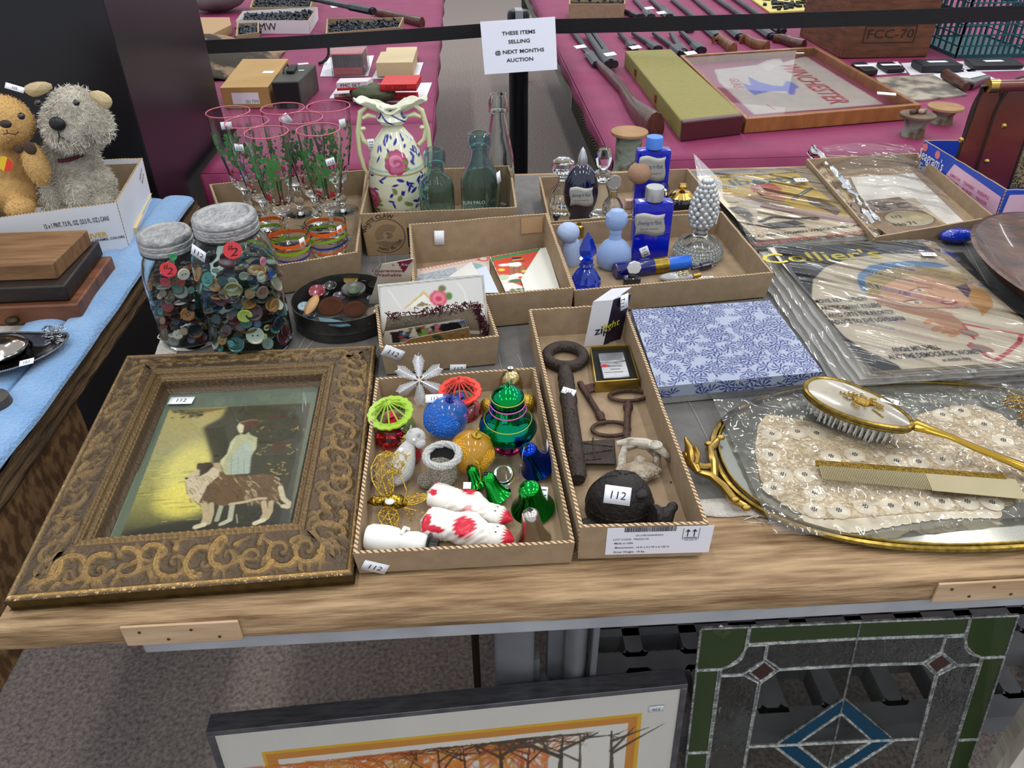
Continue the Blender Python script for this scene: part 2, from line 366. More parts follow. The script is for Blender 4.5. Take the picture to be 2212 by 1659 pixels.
wc,wf,wt,wb=carton('drinks_carton','brown drinks carton printed with a round wave emblem, holding vase and bottles','box',[(777,463),(1117,448),(1104,358),(800,370)],.082,z0=TZ)
gb,gf,gt_,gbb=carton('glass_carton','ragged cardboard carton holding tall hunting scene glasses behind the mason jars','box',[(520,588),(772,545),(794,366),(452,398)],.055,z0=TZ)
pfb,pff,pft,pfbb=carton('cardboard_tray','cardboard tray nearest the blue patterned box holding frosted and cobalt perfume bottles','box',[(1240,628),(1672,589),(1560,456),(1187,485)],.047,z0=TZ)
pbb,pbf,pbt,pbbb=carton('cardboard_tray','rear cardboard tray of crystal perfume bottles and a dark blue teardrop flask','box',[(1186,480),(1557,449),(1487,364),(1164,382)],.047,z0=TZ)
abc,af,at_,ab=carton('cardboard_tray','shallow cardboard tray holding an old alphabet book and clear sleeves','box',[(1890,513),(2150,468),(1983,330),(1742,343)],.03,z0=TZ)
# emblem on the drinks carton
f=wf['F'];cx,cy=f.uv(*zv(275,1445));R0=.0345;a_=Art(.078,.078,.0009,'#a08463',cx-.039,cy-.039)
K='#2a211c'
def arcp(r,a0,a1,n=24):return[(cx+r*math.cos(a0+(a1-a0)*i/n),cy+r*math.sin(a0+(a1-a0)*i/n))for i in range(n+1)]
a_.line(arcp(R0,-2.2,2.1,30),.0016,K);a_.line(arcp(R0,2.4,2.6,3),.0016,K)
for k in range(9):
 y=cy-.012-k*.0015;a_.line([(cx-.022+k*.002,y),(cx-.004,y+.002),(cx+.008,y-.0015),(cx+.024-k*.002,y+.001)],.0006,K)
for k in range(7):
 r=.010+.0022*k;a_.line([(cx+.003+r*math.cos(t),cy+.002+r*.9*math.sin(t))for t in np.linspace(.5+k*.05,3.9-.05*k,16)],.0007,K)
for k in range(4):a_.line([(cx+.003+(.008-.002*k)*math.cos(t),cy+.001+(.006-.0015*k)*math.sin(t))for t in np.linspace(-2,2.2,12)],.0008,K)
em=a_.flat('wave_emblem',ARTP,wc,f,.0006);lab(em,'round black wave emblem')
def bendf(r,a0,sgn=1):return lambda x,y:V((cx+(r+sgn*y)*math.cos(a0-sgn*x/r),cy+(r+sgn*y)*math.sin(a0-sgn*x/r),0))
def ring_text(s,r,a0,size,sgn=1,mat=PUR,par=wc,fr=f,h=.001):
 vs,fs=_tm(s,.012);o=M();bf=bendf(r,a0,sgn);o.add([fr.w(*bf(p.x*size,p.y*size).xy,h)for p in vs],fs);return o.done('lettering',mat,par,smooth=False)
ring_text('WHITE CLAW',.0405,2.05,.0112);ring_text('HARD SELTZER',.0275,-1.25,.0078,-1)
q=M();u0,v0=f.uv(*zv(430,1370));q.hexa([f.w(u0,v0-.04,h)if k==0 else f.w(u0+.02,v0-.04,h)if k==1 else f.w(u0+.02,v0,h)if k==2 else f.w(u0,v0,h)for h in(0,.0005)for k in range(4)]);q.done('printed_square',PUR,wc)
# zigzag print on glass carton
q=M()
for k in range(4):
 q.tube([V(wf['L'].w(.02+.012*k,.002,.0004)),V(wf['L'].w(.05+.012*k,.06,.0004))],.0006,4)
q.done('printed_lines',PUR,wc)
# flaps in back wall of xmas box, tape seams
q=M();fb=xf['B'];q.hexa([fb.w(u,v,h)for h in(-.0052,-.006)for u,v in((.006,.044),(.046,.044),(.046,.074),(.006,.074))]);q.done('flap',[mt('kraft_light','#a98a66',.8)],xm,smooth=False)
# bottle opener? label on the keys tray
f=kf['F'];u0,v0=f.uv(1306,1203);u1,v1=f.uv(1531,1190);WL=mt('label_white','#dfe0ea',.5)
q=M();q.hexa([f.w(u,v,h)for h in(.0002,.0006)for u,v in((u0,.006),(u1,.006),(u1,.048),(u0,.048))]);lb=q.done('shipping_label',WL,keyb,bev=.0002)
INK=mt('ink_dark','#25252c',.6)
def tx(s,x,y,size,fr,par,mat=INK,h=.001,**k):u,v=fr.uv(x,y);return text(s,size,fr,u,v,mat,par,h=h,**k)
q=M();ub,vb=f.uv(*z2(612,1410));ue,_=f.uv(*z2(910,1400));x=ub;r=random.Random(3)
while x<ue:
 wd=r.choice((.0004,.0007,.0011));q.hexa([f.w(u,v,h)for h in(.0007,.0009)for u,v in((x,vb-.001),(x+wd,vb-.001),(x+wd,vb+.006),(x,vb+.006))]);x+=wd+r.choice((.0004,.0006))
q.done('barcode',INK,lb)
tx('(01)10810000083003',*z2(757,1431),.0034,f,lb);tx('LOT CODE:  M6023170',*z2(650,1455),.0038,f,lb);tx('Made in USA',*z2(607,1478),.0038,f,lb,bold=.01)
tx('Measurement:  16 D x 5.5 W x 6.125 H',*z2(712,1500),.0036,f,lb,bold=.01);tx('Gross Weight:  14 lbs',*z2(637,1527),.0038,f,lb,bold=.01);tx('THIS SIDE UP',*z2(992,1458),.0024,f,lb)
q=M();uc,vc=f.uv(*z2(997,1420))
for dx in(-.0035,.0035):q.box((0,0,0),(.001,.010,.0003),x=f.mat(uc+dx,vc,.0008));q.prism([(-.0026,0),(.0026,0),(0,.0035)],0,.0003,x=f.mat(uc+dx,vc+.003,.0007))
q.box((0,0,0),(.014,.0008,.0003),x=f.mat(uc,vc-.0065,.0008))
for a,b in(((-.0085,.008),(-.0085,-.0085)),((-.0085,-.0085),(.0085,-.0085)),((.0085,-.0085),(.0085,.008))):q.tube([f.w(uc+a[0],vc+a[1],.0008),f.w(uc+b[0],vc+b[1],.0008)],.00025,4)
q.done('upright_arrows',INK,lb)
# ================================================================ GILT PICTURE FRAME
zf=Z(0,730,2.476)
pic=thing('picture_frame','large ornate carved gilt frame around print of a woman beside a collie','picture',P(450,1000))
ZT=T+.020
oc=[P(*zf(20,1412),ZT),P(*zf(1888,1268),ZT),P(*zf(2012,42),ZT),P(*zf(678,97),ZT)]
ic=[P(*zf(580,1100),T+.012),P(*zf(1545,1026),T+.012),P(*zf(1703,264),T+.012),P(*zf(908,304),T+.012)]
for p in oc:p.z=0
for p in ic:p.z=0
GILT=mt('antique_gilt',attr=True,r=.38,m=.35,bs=240,bd=.25)
_r=np.random.RandomState(11)
def scroll(cx,cy,r,turns,a0,sgn,n=26):
 t=np.linspace(0,1,n);rr=r*(1-t)**.8+.0012;a=a0+sgn*turns*2*PI*t;return np.stack([cx+rr*np.cos(a),cy+rr*np.sin(a)],1),np.linspace(1,.5,n)
def rail(i):
 j=(i+1)%4;A,B,a,b=oc[i],oc[j],ic[i],ic[j];L=(B-A).length;nx,ny=int(L/.0011),96;Wd=.09
 S=np.linspace(0,1,nx)[None,:].repeat(ny,0);Tt=np.linspace(0,1,ny)[:,None].repeat(nx,1)
 A_,B_,a__,b__=(np.array(q)for q in(A,B,a,b));O0=A_+(B_-A_)*S[...,None];O1=a__+(b__-a__)*S[...,None];Pn=O0+(O1-O0)*Tt[...,None]
 wd=float(((a+b)/2-(A+B)/2).length);x=(S-.5)*(L*(1-Tt)+(b-a).length*Tt);y=Tt*wd
 prof=np.interp(Tt,[0,.02,.06,.1,.3,.55,.68,.7,.74,.78,.8,.84,.9,.93,1],[.020,.022,.0235,.021,.024,.033,.037,.034,.034,.037,.031,.028,.030,.018,.012])
 rel=np.zeros_like(x);r=np.random.RandomState(20+i);sc=[]
 x_=-L/2+.03
 while x_<L/2-.02:
  big=r.uniform(.013,.019);s=1 if r.rand()<.5 else-1;yc=wd*r.uniform(.3,.42)
  sc.append((*scroll(x_,yc,big,r.uniform(.9,1.3),r.uniform(0,6.28),s),.0040,.0054))
  for k in range(5):
   a0=r.uniform(0,6.28);l=r.uniform(.012,.022);t=np.linspace(0,1,14);cv=r.uniform(-1.6,1.6)
   sc.append((np.stack([x_+big*.8*math.cos(a0)+l*t*np.cos(a0+cv*t),yc+big*.8*math.sin(a0)+l*t*np.sin(a0+cv*t)],1),1-.6*t,.0034,.0044))
  x_+=r.uniform(.022,.03)
 for pts,wt,w_,h_ in sc:
  x0,x1=pts[:,0].min()-.005,pts[:,0].max()+.005;m=(x>x0)&(x<x1)
  xs,ys=x[m],y[m];d=np.full(xs.shape,1e9);hh=np.zeros(xs.shape)
  for k in range(len(pts)-1):
   p0,p1=pts[k],pts[k+1];dx,dy=p1-p0;t=np.clip(((xs-p0[0])*dx+(ys-p0[1])*dy)/(dx*dx+dy*dy+1e-12),0,1);dd=np.hypot(xs-p0[0]-t*dx,ys-p0[1]-t*dy)/wt[k];hh=np.where(dd<d,wt[k],hh);d=np.minimum(d,dd)
  v=np.exp(-(d/w_)**2)*(1-.38*np.exp(-(d/(.28*w_))**2))*h_*hh;rel[m]=np.maximum(rel[m],v)
 env=np.clip((Tt-.07)/.05,0,1)*np.clip((.70-Tt)/.05,0,1);rel*=env
 bead=.0012*np.maximum(0,np.sin(x*2*PI/.0085))*np.exp(-((Tt-.88)/.03)**2)+.001*np.maximum(0,np.sin(x*2*PI/.006+8*Tt))*np.exp(-((Tt-.75)/.03)**2)
 nz=_r.rand(ny,nx);nz=(nz+np.roll(nz,1,0)+np.roll(nz,1,1)+np.roll(nz,2,1))/4
 H=prof+rel+bead+.0009*(nz-.5)*env+.0006*np.sin(x*170+y*300)*env
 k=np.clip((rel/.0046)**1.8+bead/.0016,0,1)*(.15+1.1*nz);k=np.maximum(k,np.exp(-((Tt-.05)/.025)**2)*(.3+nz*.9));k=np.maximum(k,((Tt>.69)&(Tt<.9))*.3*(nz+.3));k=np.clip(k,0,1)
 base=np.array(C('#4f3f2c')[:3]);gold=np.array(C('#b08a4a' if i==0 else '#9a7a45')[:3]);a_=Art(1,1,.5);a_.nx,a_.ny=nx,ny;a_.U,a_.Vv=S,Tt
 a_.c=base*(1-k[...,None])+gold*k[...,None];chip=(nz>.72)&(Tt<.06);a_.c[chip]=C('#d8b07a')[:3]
 Pn=Pn.copy();Pn[...,2]=T+H
 return a_.mesh('frame_rail',GILT,pic,lambda u,v:Pn)
for i in range(4):rail(i)
DG=mt('dark_gilt_side','#3d2f14',.35,.55,c2='#57431c',ns=90)
q=M();n=4
for i in range(4):
 j=(i+1)%4;z=V((0,0,1));lo=V((0,0,T+.004))if True else 0;cn=sum(oc,V())/4
 A,B=oc[i],oc[j];q.quad(A+V((0,0,T+.0055))+(cn-A)*.01,B+V((0,0,T+.0055))+(cn-B)*.01,B+z*(T+.0201),A+z*(T+.0201))
q.add([p+V((0,0,T+.0055))for p in oc],[(3,2,1,0)])
lab(q.done('frame_side',DG,pic,smooth=False),'dark bronze side of the frame')
fp=FT(T+.0125);q=M();g=[P(*zf(*k),T+.0115)for k in((565,1110),(1555,1040),(1712,258),(900,294))];q.add(g,[(0,1,2,3)]);lab(q.done('mat_board',mt('sage_mat','#6d7a66',.7,c2='#5f6c5b',ns=12),pic),'sage green mat board')
pcs=[fp.uv(*zf(*k))for k in((640,1078),(1540,1020),(1670,345),(905,385))]
u0=min(p[0]for p in pcs);u1=max(p[0]for p in pcs);v0=min(p[1]for p in pcs);v1=max(p[1]for p in pcs)
A=Art(u1-u0,v1-v0,.0009,'#6d7a66',u0,v0);A.f=fp
def G(*p):return[zf(p[i],p[i+1])for i in range(0,len(p),2)]
A.poly(G(640,1078,1540,1020,1670,345,905,385),'#a8a56a')
t=(A.Vv-v0)/(v1-v0);sky=np.stack([np.interp(t,[0,.12,.3,.55,.62,1],[C(c)[k]for c in('#2f2f1c','#6f6a3c','#a09a52','#a8a468','#a5a070','#b5a661')])for k in range(3)],-1);A.c=sky
A.ell(zf(1010,700),.03,.05,'#e8dc7a',.75,soft=22);A.ell(zf(990,860),.034,.03,'#f0e268',.7,soft=16)
rs=np.random.RandomState(3)
for k in range(60):
 y=rs.uniform(640,1000);x=rs.uniform(700,1080);l=rs.uniform(20,120)*(y/1000);A.line(G(x,y,x+l,y-l*.06),.0012,'#56552e' if k%3 else '#f2e884',.45)
A.poly(G(1085,480,1180,430,1230,350,1670,345,1540,1020,640,1078,700,1030,900,990,1130,960,1130,640),'#2e2d20',.93,14)
A.poly(G(905,385,1260,372,1100,400,1060,430,960,400),'#3b3b28',.7,8)
for k in range(150):
 x,y=rs.uniform(1150,1640),rs.uniform(360,1000)
 if x>1640-(y-345)*.19:continue
 A.ell(zf(x,y),rs.uniform(.001,.0035),rs.uniform(.001,.0028),rs.choice(['#3d3b28','#1f1e16','#4a4630','#35351f']),.7)
for k in range(40):
 cxx,cyy=[(1400,480),(1400,600),(1500,690),(1470,700),(1560,590),(1600,480)][k%6];x,y=cxx+rs.uniform(-45,45),cyy+rs.uniform(-35,35);A.line(G(x,y,x+rs.uniform(-26,26),y+rs.uniform(-4,14)),.0014,rs.choice(['#a88f4a','#c2a85c','#8a7440']),.85)
for k in range(30):x,y=rs.uniform(920,1080),rs.uniform(385,430);A.ell(zf(x,y),.0026,.0014,'#34331f',.7)
A.ell(zf(1480,425),.012,.003,'#5e2620',.8)
A.poly(G(1285,450,1272,478,1282,512,1310,520,1330,505,1342,520,1376,535,1372,590,1340,640,1330,725,1210,735,1196,720,1182,700,1180,660,1215,620,1232,560,1262,525,1292,515),'#b5b58a',1,1)
A.poly(G(1240,560,1262,530,1240,600,1205,650,1190,700,1180,680,1180,655,1215,622),'#c9c59b',1,1);A.poly(G(1300,560,1350,560,1335,725,1225,732,1230,650),'#a9b7a8',.85,2)
A.line(G(1235,730,1240,640),.001,'#8a9a92');A.line(G(1270,730,1275,640),.001,'#8a9a92');A.line(G(1305,730,1305,650),.001,'#8a9a92')
A.ell(zf(1325,465),.014,.010,'#5a3c28',1,.3);A.poly(G(1280,455,1268,480,1278,505,1300,508,1305,470),'#d8cfa4',1,1);A.line(G(1290,452,1340,440,1375,440),.0028,'#8a6a42');A.line(G(1310,398,1380,436),.0012,'#3e3524')
A.line(G(1190,880,1160,975),.0055,'#a5a78c');A.line(G(1245,880,1230,975,1195,992),.006,'#b0b196');A.line(G(1265,945,1270,990),.0014,'#a5a78c');A.line(G(1225,975,1180,998),.005,'#c2bf9a')
A.poly(G(1100,700,1140,672,1185,680,1200,735,1300,740,1400,728,1475,735,1505,790,1500,860,1440,905,1330,880,1200,900,1110,890,1040,880,1000,830,990,770,1040,720),'#6b5132',1,1)
A.poly(G(990,760,1060,735,1130,690,1180,700,1170,740,1110,790,1080,850,1060,890,1010,850),'#cfc0a0',1,1)
A.poly(G(990,752,1060,700,1100,690,1120,720,1060,745,1010,757),'#cabb98',1,1);A.poly(G(1055,672,1130,665,1140,690,1110,720,1065,745,1070,710,1050,700),'#3a2a20',.95,1);A.ell(zf(998,752),.0022,.0018,'#15110e');A.poly(G(1140,670,1180,668,1190,720,1150,700),'#b5a27c',1,1)
for k in range(170):
 x,y=rs.uniform(1010,1500),rs.uniform(735,890)
 dk=(1090<x<1300 and y>780)or 1380<x<1450;A.line(G(x,y,x+rs.uniform(5,22),y+rs.uniform(6,22)),.0013,rs.choice(['#4e3820','#5d442a','#6b5132'])if dk else rs.choice(['#b7a27a','#9b8258','#d2c4a0','#8c7148']),.75)
for a in((1095,890,1100,960,1085,1000),(1130,890,1130,940,1115,990),(1410,880,1420,940,1400,975),(1450,880,1445,930,1425,965)):A.line(G(*a),.0062,'#b9a780')
A.line(G(1090,1000,1048,1012),.007,'#d6caa8');A.line(G(1410,975,1365,992),.0065,'#d6caa8');A.line(G(1500,800,1515,860,1545,885,1540,905,1515,900),.006,'#cdbf9c');A.line(G(1230,890,1300,880,1380,860,1420,860),.004,'#c9b994',.8)
A.noise(.12,2,4)
# clip outside the print quad
px_=np.array(pcs);ins=np.ones(A.U.shape,bool)
for i in range(4):
 (x1_,y1_),(x2_,y2_)=px_[i],px_[(i+1)%4];ins&=((x2_-x1_)*(A.Vv-y1_)-(y2_-y1_)*(A.U-x1_))>0
A.c[~ins]=C('#67745f')[:3]
lab(A.flat('print',ARTP,pic,fp),'faded print of woman in pale dress and collie by a lake')
text('R. Atkinson',.006,fp,*fp.uv(*zf(1400,1022)),mt('sig','#8a7a4c',.6),pic,h=.0004,name='signature')
GLS=mt('clear_glass','#ffffff',.015,tr=1,ior=1.3)
q=M();gg=[P(*zf(*k),T+.0142)for k in((572,1104),(1550,1032),(1708,260),(903,298))];q.hexa([*[p-V((0,0,.001))for p in gg],*gg]);q.done('glass_pane',GLS,pic,smooth=False)
sticker(pic,FT(T+.0145),zf(970,337),.033,.016,-.03)
# under the frame the feet so that it lies on the table
q=M();q.add([V((p.x,p.y,T+.0))+(sum(oc,V())/4-p)*.1-V((0,0,p.z))for p in oc],[]);
cn=sum(oc,V())/4;lo=[cn.lerp(p,.93)for p in oc];q=M();q.hexa([V((p.x,p.y,T+.0030))for p in lo]+[V((p.x,p.y,T+.011))for p in lo]);q.done('backing_board',mt('back_board','#4c3824',.9),pic,smooth=False)
# ================================================================ ORNAMENTS IN THE TRAY
OG='Christmas ornaments loose in the tray';FZ=TZ+.0035
def chrome(n,c,r=.12,c2=None,ns=40):return mt(n,c,r,1,c2=c2,ns=ns)
GRN,BLU,SIL=chrome('foil_green','#1d9a38',.13),chrome('foil_blue','#1438b0',.16),chrome('foil_silver','#c9c2b8',.2)
GLD=mt('gold_filigree','#d3b24a',.28,1,c2='#a8852a',ns=120,bs=500,bd=.4)
LIME,CORAL,CLR=mt('lime_plastic','#b4dc3c',.2,al=.8,coat=.4,tr=.2),mt('coral_plastic','#f04430',.2,al=.85,coat=.4,tr=.2),glass('clear_plastic','#f4fbff',.05,1.3)
WHT=mt('white_plastic','#e9e8e3',.3,sub=.1);REDP=mt('red_paint','#c8102a',.35);WIRE=chrome('hook_wire','#c8c8cc',.2)
def orn_t(name,label,px,z=None,cat='ornament',g=OG):return thing(name,label,cat,P(*px,z or FZ),g)
p0=P(*z1(520,330),FZ);t=orn_t('snowflake_ornament','silver glitter snowflake ornament standing in the back left of the tray',z1(520,330));q=M()
R=.033;cz=FZ+.036;pl=X((p0 .x,p0 .y+.004,cz),rx=-.5)
for k in range(6):
 a=k*PI/3+PI/2;q.tube([(0,0,0),(R*math.cos(a),0,R*math.sin(a))],[.0012,.0007],5,x=pl)
 for s in range(2,13):
  r=R*s/13;l=.011*(1-abs(s-7)/10)+.001
  for sg in(-1,1):q.tube([(r*math.cos(a),0,r*math.sin(a)),((r+l*.7)*math.cos(a)-sg*l*math.sin(a)*.7,.0005,(r+l*.7)*math.sin(a)+sg*l*math.cos(a)*.7)],[.0008,.0004],4,x=pl)
q.done('flake',mt('silver_glitter','#d6d9e2',.35,.8,c2='#ffffff',ns=900),t)
q=M();q.tube([pl@V((0,0,R)),pl@V((0,0,R+.003)),pl@V((.001,0,R+.005))],.0009,6);q.done('top_loop',WIRE,t)
# domed twirl ornaments
def twirl(px,rz,R,Hh,mat,label,inner,base,tilt):
 p=P(*px,FZ);t=orn_t('domed_ornament',label,px);x=X((p.x,p.y,FZ+.001),rx=tilt[0],ry=tilt[1])
 q=M(x);q.lathe([(R*.62,Hh),(R*.63,Hh+.001),(R*.98,Hh+.0015),(R,Hh+.003),(R*.98,Hh+.0045),(R*.66,Hh+.004),(R*.64,Hh+.0005)],40,cap=False,wob=lambda a,z:1+.035*math.cos(16*a))
 for k in range(12):
  a=k*PI/6;q.tube([(R*.8*math.cos(a),R*.8*math.sin(a),Hh+.004),(R*.5*math.cos(a),R*.5*math.sin(a),Hh+R*.42),(R*.12*math.cos(a),R*.12*math.sin(a),Hh+R*.72)],.0011,5)
 q.lathe([(R*.14,Hh+R*.68),(R*.16,Hh+R*.74),(.0015,Hh+R*.82),(.0012,Hh+R*.98),(0,Hh+R)],12,cap=False);q.done('dome',mat,t)
 q=M(x);q.lathe([(R*.66,.002),(R*.62,Hh+.001)],28,cap=False);q.done('clear_wall',CLR,t,sol=.0008)
 q=M(x);q.lathe([(0,0),(R*.9,0),(R*.92,.003),(R*.62,.0045),(R*.5,.008),(0,.009)],32);q.done('base',base,t)
 q=M(x);q.lathe([(0,.01),(R*.26,.011),(R*.3,.018),(R*.12,.024),(R*.2,.03),(0,min(.034,Hh))],12);q.done('figure',inner,t);return t
twirl(z1(340,520),0,.0300,.030,LIME,'lime green openwork domed ornament with clear drum at the tray left side',REDP,glass('lime_base','#b4d43c',.15),(.16,-.1))
twirl(z1(805,390),0,.0290,.034,CORAL,'coral red openwork domed ornament behind the blue ball',mt('inner_blue','#1f3fa8',.3),glass('red_base','#e23038',.12),(.1,-.02))
# clear coloured balls
def ball(px,r,mat,label,hmat,cmat,a0):
 p=P(*px,FZ);c=V((p.x,p.y,FZ+r));t=thing('ball_ornament',label,'ornament',p,OG)
 q=M();q.sph(c,r,40,24,x=None);o=q.done('shell',mat,t,sol=0)
 q=M()
 d=CAM-c;d.normalize()
 for s,(ax,span)in enumerate(a0):
  ax=V(ax).normalized();u=ax.orthogonal().normalized();w_=ax.cross(u)
  for k in range(60):
   th=math.acos(1-(k+.5)/60*(1-math.cos(span)));ph=k*2.39996;dr=ax*math.cos(th)+(u*math.cos(ph)+w_*math.sin(ph))*math.sin(th);e1=dr.orthogonal().normalized();e2=dr.cross(e1);rr=.0024
   q.tube([c+dr*(r+.0003)+(e1*math.cos(g)+e2*math.sin(g))*rr for g in np.linspace(0,2*PI,7)[:-1]],.0006,4,closed=True)
 q.done('honeycomb',hmat,t)
 q=M();n_=V((.25,-.1,1)).normalized();m=AB(c+n_*r*.985,c+n_*(r+.01));q.lathe([(.006,0),(.006,.003),(.003,.004),(0,.004)],16,x=m)
 q.tube([m@V((.0045*math.cos(g),0,.0075+.0045*math.sin(g)))for g in np.linspace(0,2*PI,13)[:-1]],.0011,6,closed=True);q.done('cap',cmat,t)
 q=M();q.tube([c+V((r*1.01*math.cos(g)*.94,r*1.01*math.cos(g)*.34,r*1.01*math.sin(g)))for g in np.linspace(0,2*PI,41)[:-1]],.0007,5,closed=True);q.done('seam',hmat,t)
 return t
bb=ball(z1(700,545),.0290,mt('blue_shell','#1763b8',.12,al=.62,coat=.6),'translucent blue plastic ball ornament with honeycomb pattern',mt('blue_comb','#1a70d8',.2),glass('blue_cap','#2a68d0',.1),[((-.45,-.8,.3),.75),((.1,-.9,.1),.5)])
sticker(bb,Fr(P(*z1(612,296),FZ+.056),(1,.05,0),(0,.8,.5)),z1(612,296),.022,.011,-.03)
ball(z1(880,790),.0275,mt('amber_shell','#c8900e',.12,al=.6,coat=.6),'translucent amber yellow ball ornament in the middle of the tray',mt('amber_comb','#d8a018',.2),GLD,[((-.7,-.6,.55),.5),((.8,-.6,-.1),.5)])
# large striped green lantern ornament
p=P(*z1(1130,640),FZ);t=thing('lantern_ornament','large shiny green glass ornament with pink and yellow rings, tallest in tray','ornament',p,OG);hh=.102;s=hh/.56
pr=[(0,0),(.07,0),(.09,.01),(.095,.03),(.075,.05),(.11,.075),(.12,.1),(.15,.125),(.185,.16),(.20,.2),(.19,.24),(.15,.29),(.125,.34),(.118,.40),(.108,.44),(.112,.46),(.105,.49),(.075,.525),(.03,.55),(0,.56)]
q=M(X(p,rx=.08));q.lathe([(r*s*1.0,z*s)for r,z in pr],48);q.done('body',mt('green_mercury','#0f9a3e',.09,1,c2='#0c7aa0',ns=14),t)
q=M(X(p,rx=.08));q.lathe([(.098*s,.028*s),(.1*s,.04*s),(.08*s,.055*s)],40,cap=False);q.lathe([(.0705*s,-.0001),(.0955*s,.012*s),(.0975*s,.032*s)],40,cap=False);q.done('pink_foot',chrome('foil_pink','#c03068',.15),t)
YB,PB=mt('yellow_band','#b8cc50',.4),mt('pink_band','#c058a8',.4)
q=M(X(p,rx=.08));
for zz,rr in((.475,.112),(.28,.1605)):q.lathe([(rr*s,zz*s-.0009),(rr*s+.0005,zz*s),(rr*s,zz*s+.0009)],48,cap=False)
q.done('yellow_ring',YB,t);q=M(X(p,rx=.08))
for zz,rr in((.37,.124),(.42,.1185)):q.lathe([(rr*s-.0001,zz*s-.0011),(rr*s+.0006,zz*s),(rr*s-.0002,zz*s+.0011)],48,cap=False)
q.done('pink_ring',PB,t);q=M(X(p,rx=.08));q.tube([(0,0,hh-.001),(0,0,hh+.007)],[.0022,.0014],8);q.done('cap',GRN,t)
# bells: profile, axis tilt
BP=[(0,1),(.2,.99),(.38,.95),(.48,.87),(.52,.74),(.55,.55),(.64,.34),(.8,.16),(.93,.05),(1,.0),(.97,.0),(.9,.05),(.6,.3),(.5,.55),(.42,.8),(0,.9)]
def bell(px,R,Hh,mat,label,dirv,z=0,hook=True,g='foil bell ornaments',name='bell_ornament',slot=True):
 p=P(*px,FZ+z);d=V(dirv).normalized();c=V((p.x,p.y,FZ+z));t=thing(name,label,'bell ornament',c,g)
# rest the mouth rim on the tray
 m=AB(c,c+d);u=d.cross(V((0,0,1)));lift=R*math.sqrt(max(0,1-d.z**2));m=Matrix.Translation((0,0,lift))@m
 q=M(m);q.lathe([(r*R,zz*Hh)for r,zz in BP],36);q.done('bell_cup',mat,t)
 if slot:q=M(m);q.box((-.0016,0,Hh*.985),(.0014,.0055,.0035));q.box((.0016,0,Hh*.985),(.0014,.0055,.0035));q.done('cap_slot',mt('slot_dark','#2c2c2c',.5),t)
 if hook:
  q=M(m);q.tube([(0,0,Hh),(.001,0,Hh+.003),(.004,-.002,Hh+.005),(.008,-.008,Hh+.002),(.011,-.014,Hh-.006),(.010,-.017,Hh-.012),(.006,-.017,Hh-.011)],.0005,5);q.done('wire_hook',WIRE,t)
 return t
bell(z1(1340,810),.0225,.040,BLU,'shiny dark blue foil bell ornament with wire hook, right side of tray',(-.35,-.15,.8))
b_=bell(z1(1305,1080),.0255,.040,GRN,'biggest shiny green foil bell ornament, price tag stuck on its rim',(-.12,-.1,.95),hook=False,slot=False)
sticker(b_,Fr(P(*z1(1368,980),FZ+.02),(1,0,.0),(0,.75,.6)),z1(1368,980),.013,.021,-.12,'')
fs_=Fr(P(*z1(1368,980),FZ+.02),(1,0,.0),(0,.75,.6));text('112',.0125,fs_,*fs_.uv(*z1(1368,975)),INK,b_,a=-PI/2-.12,h=.0014)
bell(z1(1060,1010),.0165,.034,GRN,'small shiny green foil bell ornament touching the red and white santa',(-.3,.12,.7),hook=False)
bell(z1(915,930),.013,.026,GRN,'smallest green foil ornament with paper tag, partly hidden by the other green bell',(-.25,.3,.8),hook=False)
bell(z1(1310,1290),.0195,.040,SIL,'silver foil bell ornament at the front right corner of the tray',(-.1,.1,.95),hook=False)
bell(z1(1095,850),.0200,.018,glass('smoke_cup','#dfe6dc',.05,1.25),'clear smoky bell ornament lying open side up',(.05,.5,-.85),z=.012,hook=False,slot=False)
# gold balls behind
p=P(*z1(1150,330),FZ);t=thing('gold_ball_ornament','gold cracked foil ornament behind the green lantern ornament','ornament',p,OG);q=M();q.sph((p.x,p.y,FZ+.028),(.0165,.0165,.028),24,16,dis=lambda v:.04*math.sin(v.x*31)*math.sin(v.z*33+v.y*20));q.done('shell',mt('crackle_gold','#d9c890',.22,1,c2='#8a744a',ns=160),t);q=M();q.lathe([(.004,0),(.004,.004),(0,.005)],10,x=X((p.x,p.y,FZ+.0555)));q.done('cap',WIRE,t)
for px,lb_,rr in((z1(1262,375),'round gold openwork ornament to the right of the green lantern ornament',.0125),(z1(985,385),'round gold openwork ornament to the left of the green lantern ornament',.010)):
 p=P(*px,FZ);q=M();q.sph((p.x,p.y,FZ+rr),rr,16,10)
 c=V((p.x,p.y,FZ+rr));o=q.done('gold_openwork_ball',GLD,None);tag(o,lb_,'ornament',OG)
# boot with fluffy cuff
px=z1(660,900);p=P(*px,FZ);t=thing('boot_ornament','glittery silver santa boot ornament with white fluffy cuff and black lining','ornament',p,OG)
GLT=mt('mixed_glitter','#8c8272',.35,.6,c2='#d8d0c4',ns=700,sharp=.06,bs=900,bd=.8);m=X((p.x+.004,p.y+.0,FZ),rx=.0,rz=0)
q=M(m);q.lathe([(.012,.006),(.0165,.012),(.0165,.025),(.0155,.036),(.017,.041),(.0,.041)],24,x=Matrix.Identity(4));q.sph((-.019,-.002,.0095),(.0135,.0115,.0095),18,12);q.sph((-.006,-.001,.009),(.017,.0125,.009),18,12);q.done('boot',GLT,t)
q=M(m@X((0,.002,.044),rx=.28,ry=-.06));n=44
for k in range(n):
 a=2*PI*k/n
 for j in range(5):b2=2*PI*j/5+k;q.sph(((.0195+.0028*math.cos(b2))*math.cos(a),(.0195+.0028*math.cos(b2))*math.sin(a)*.8,.0028*math.sin(b2)),random.uniform(.0021,.0028),6,5)
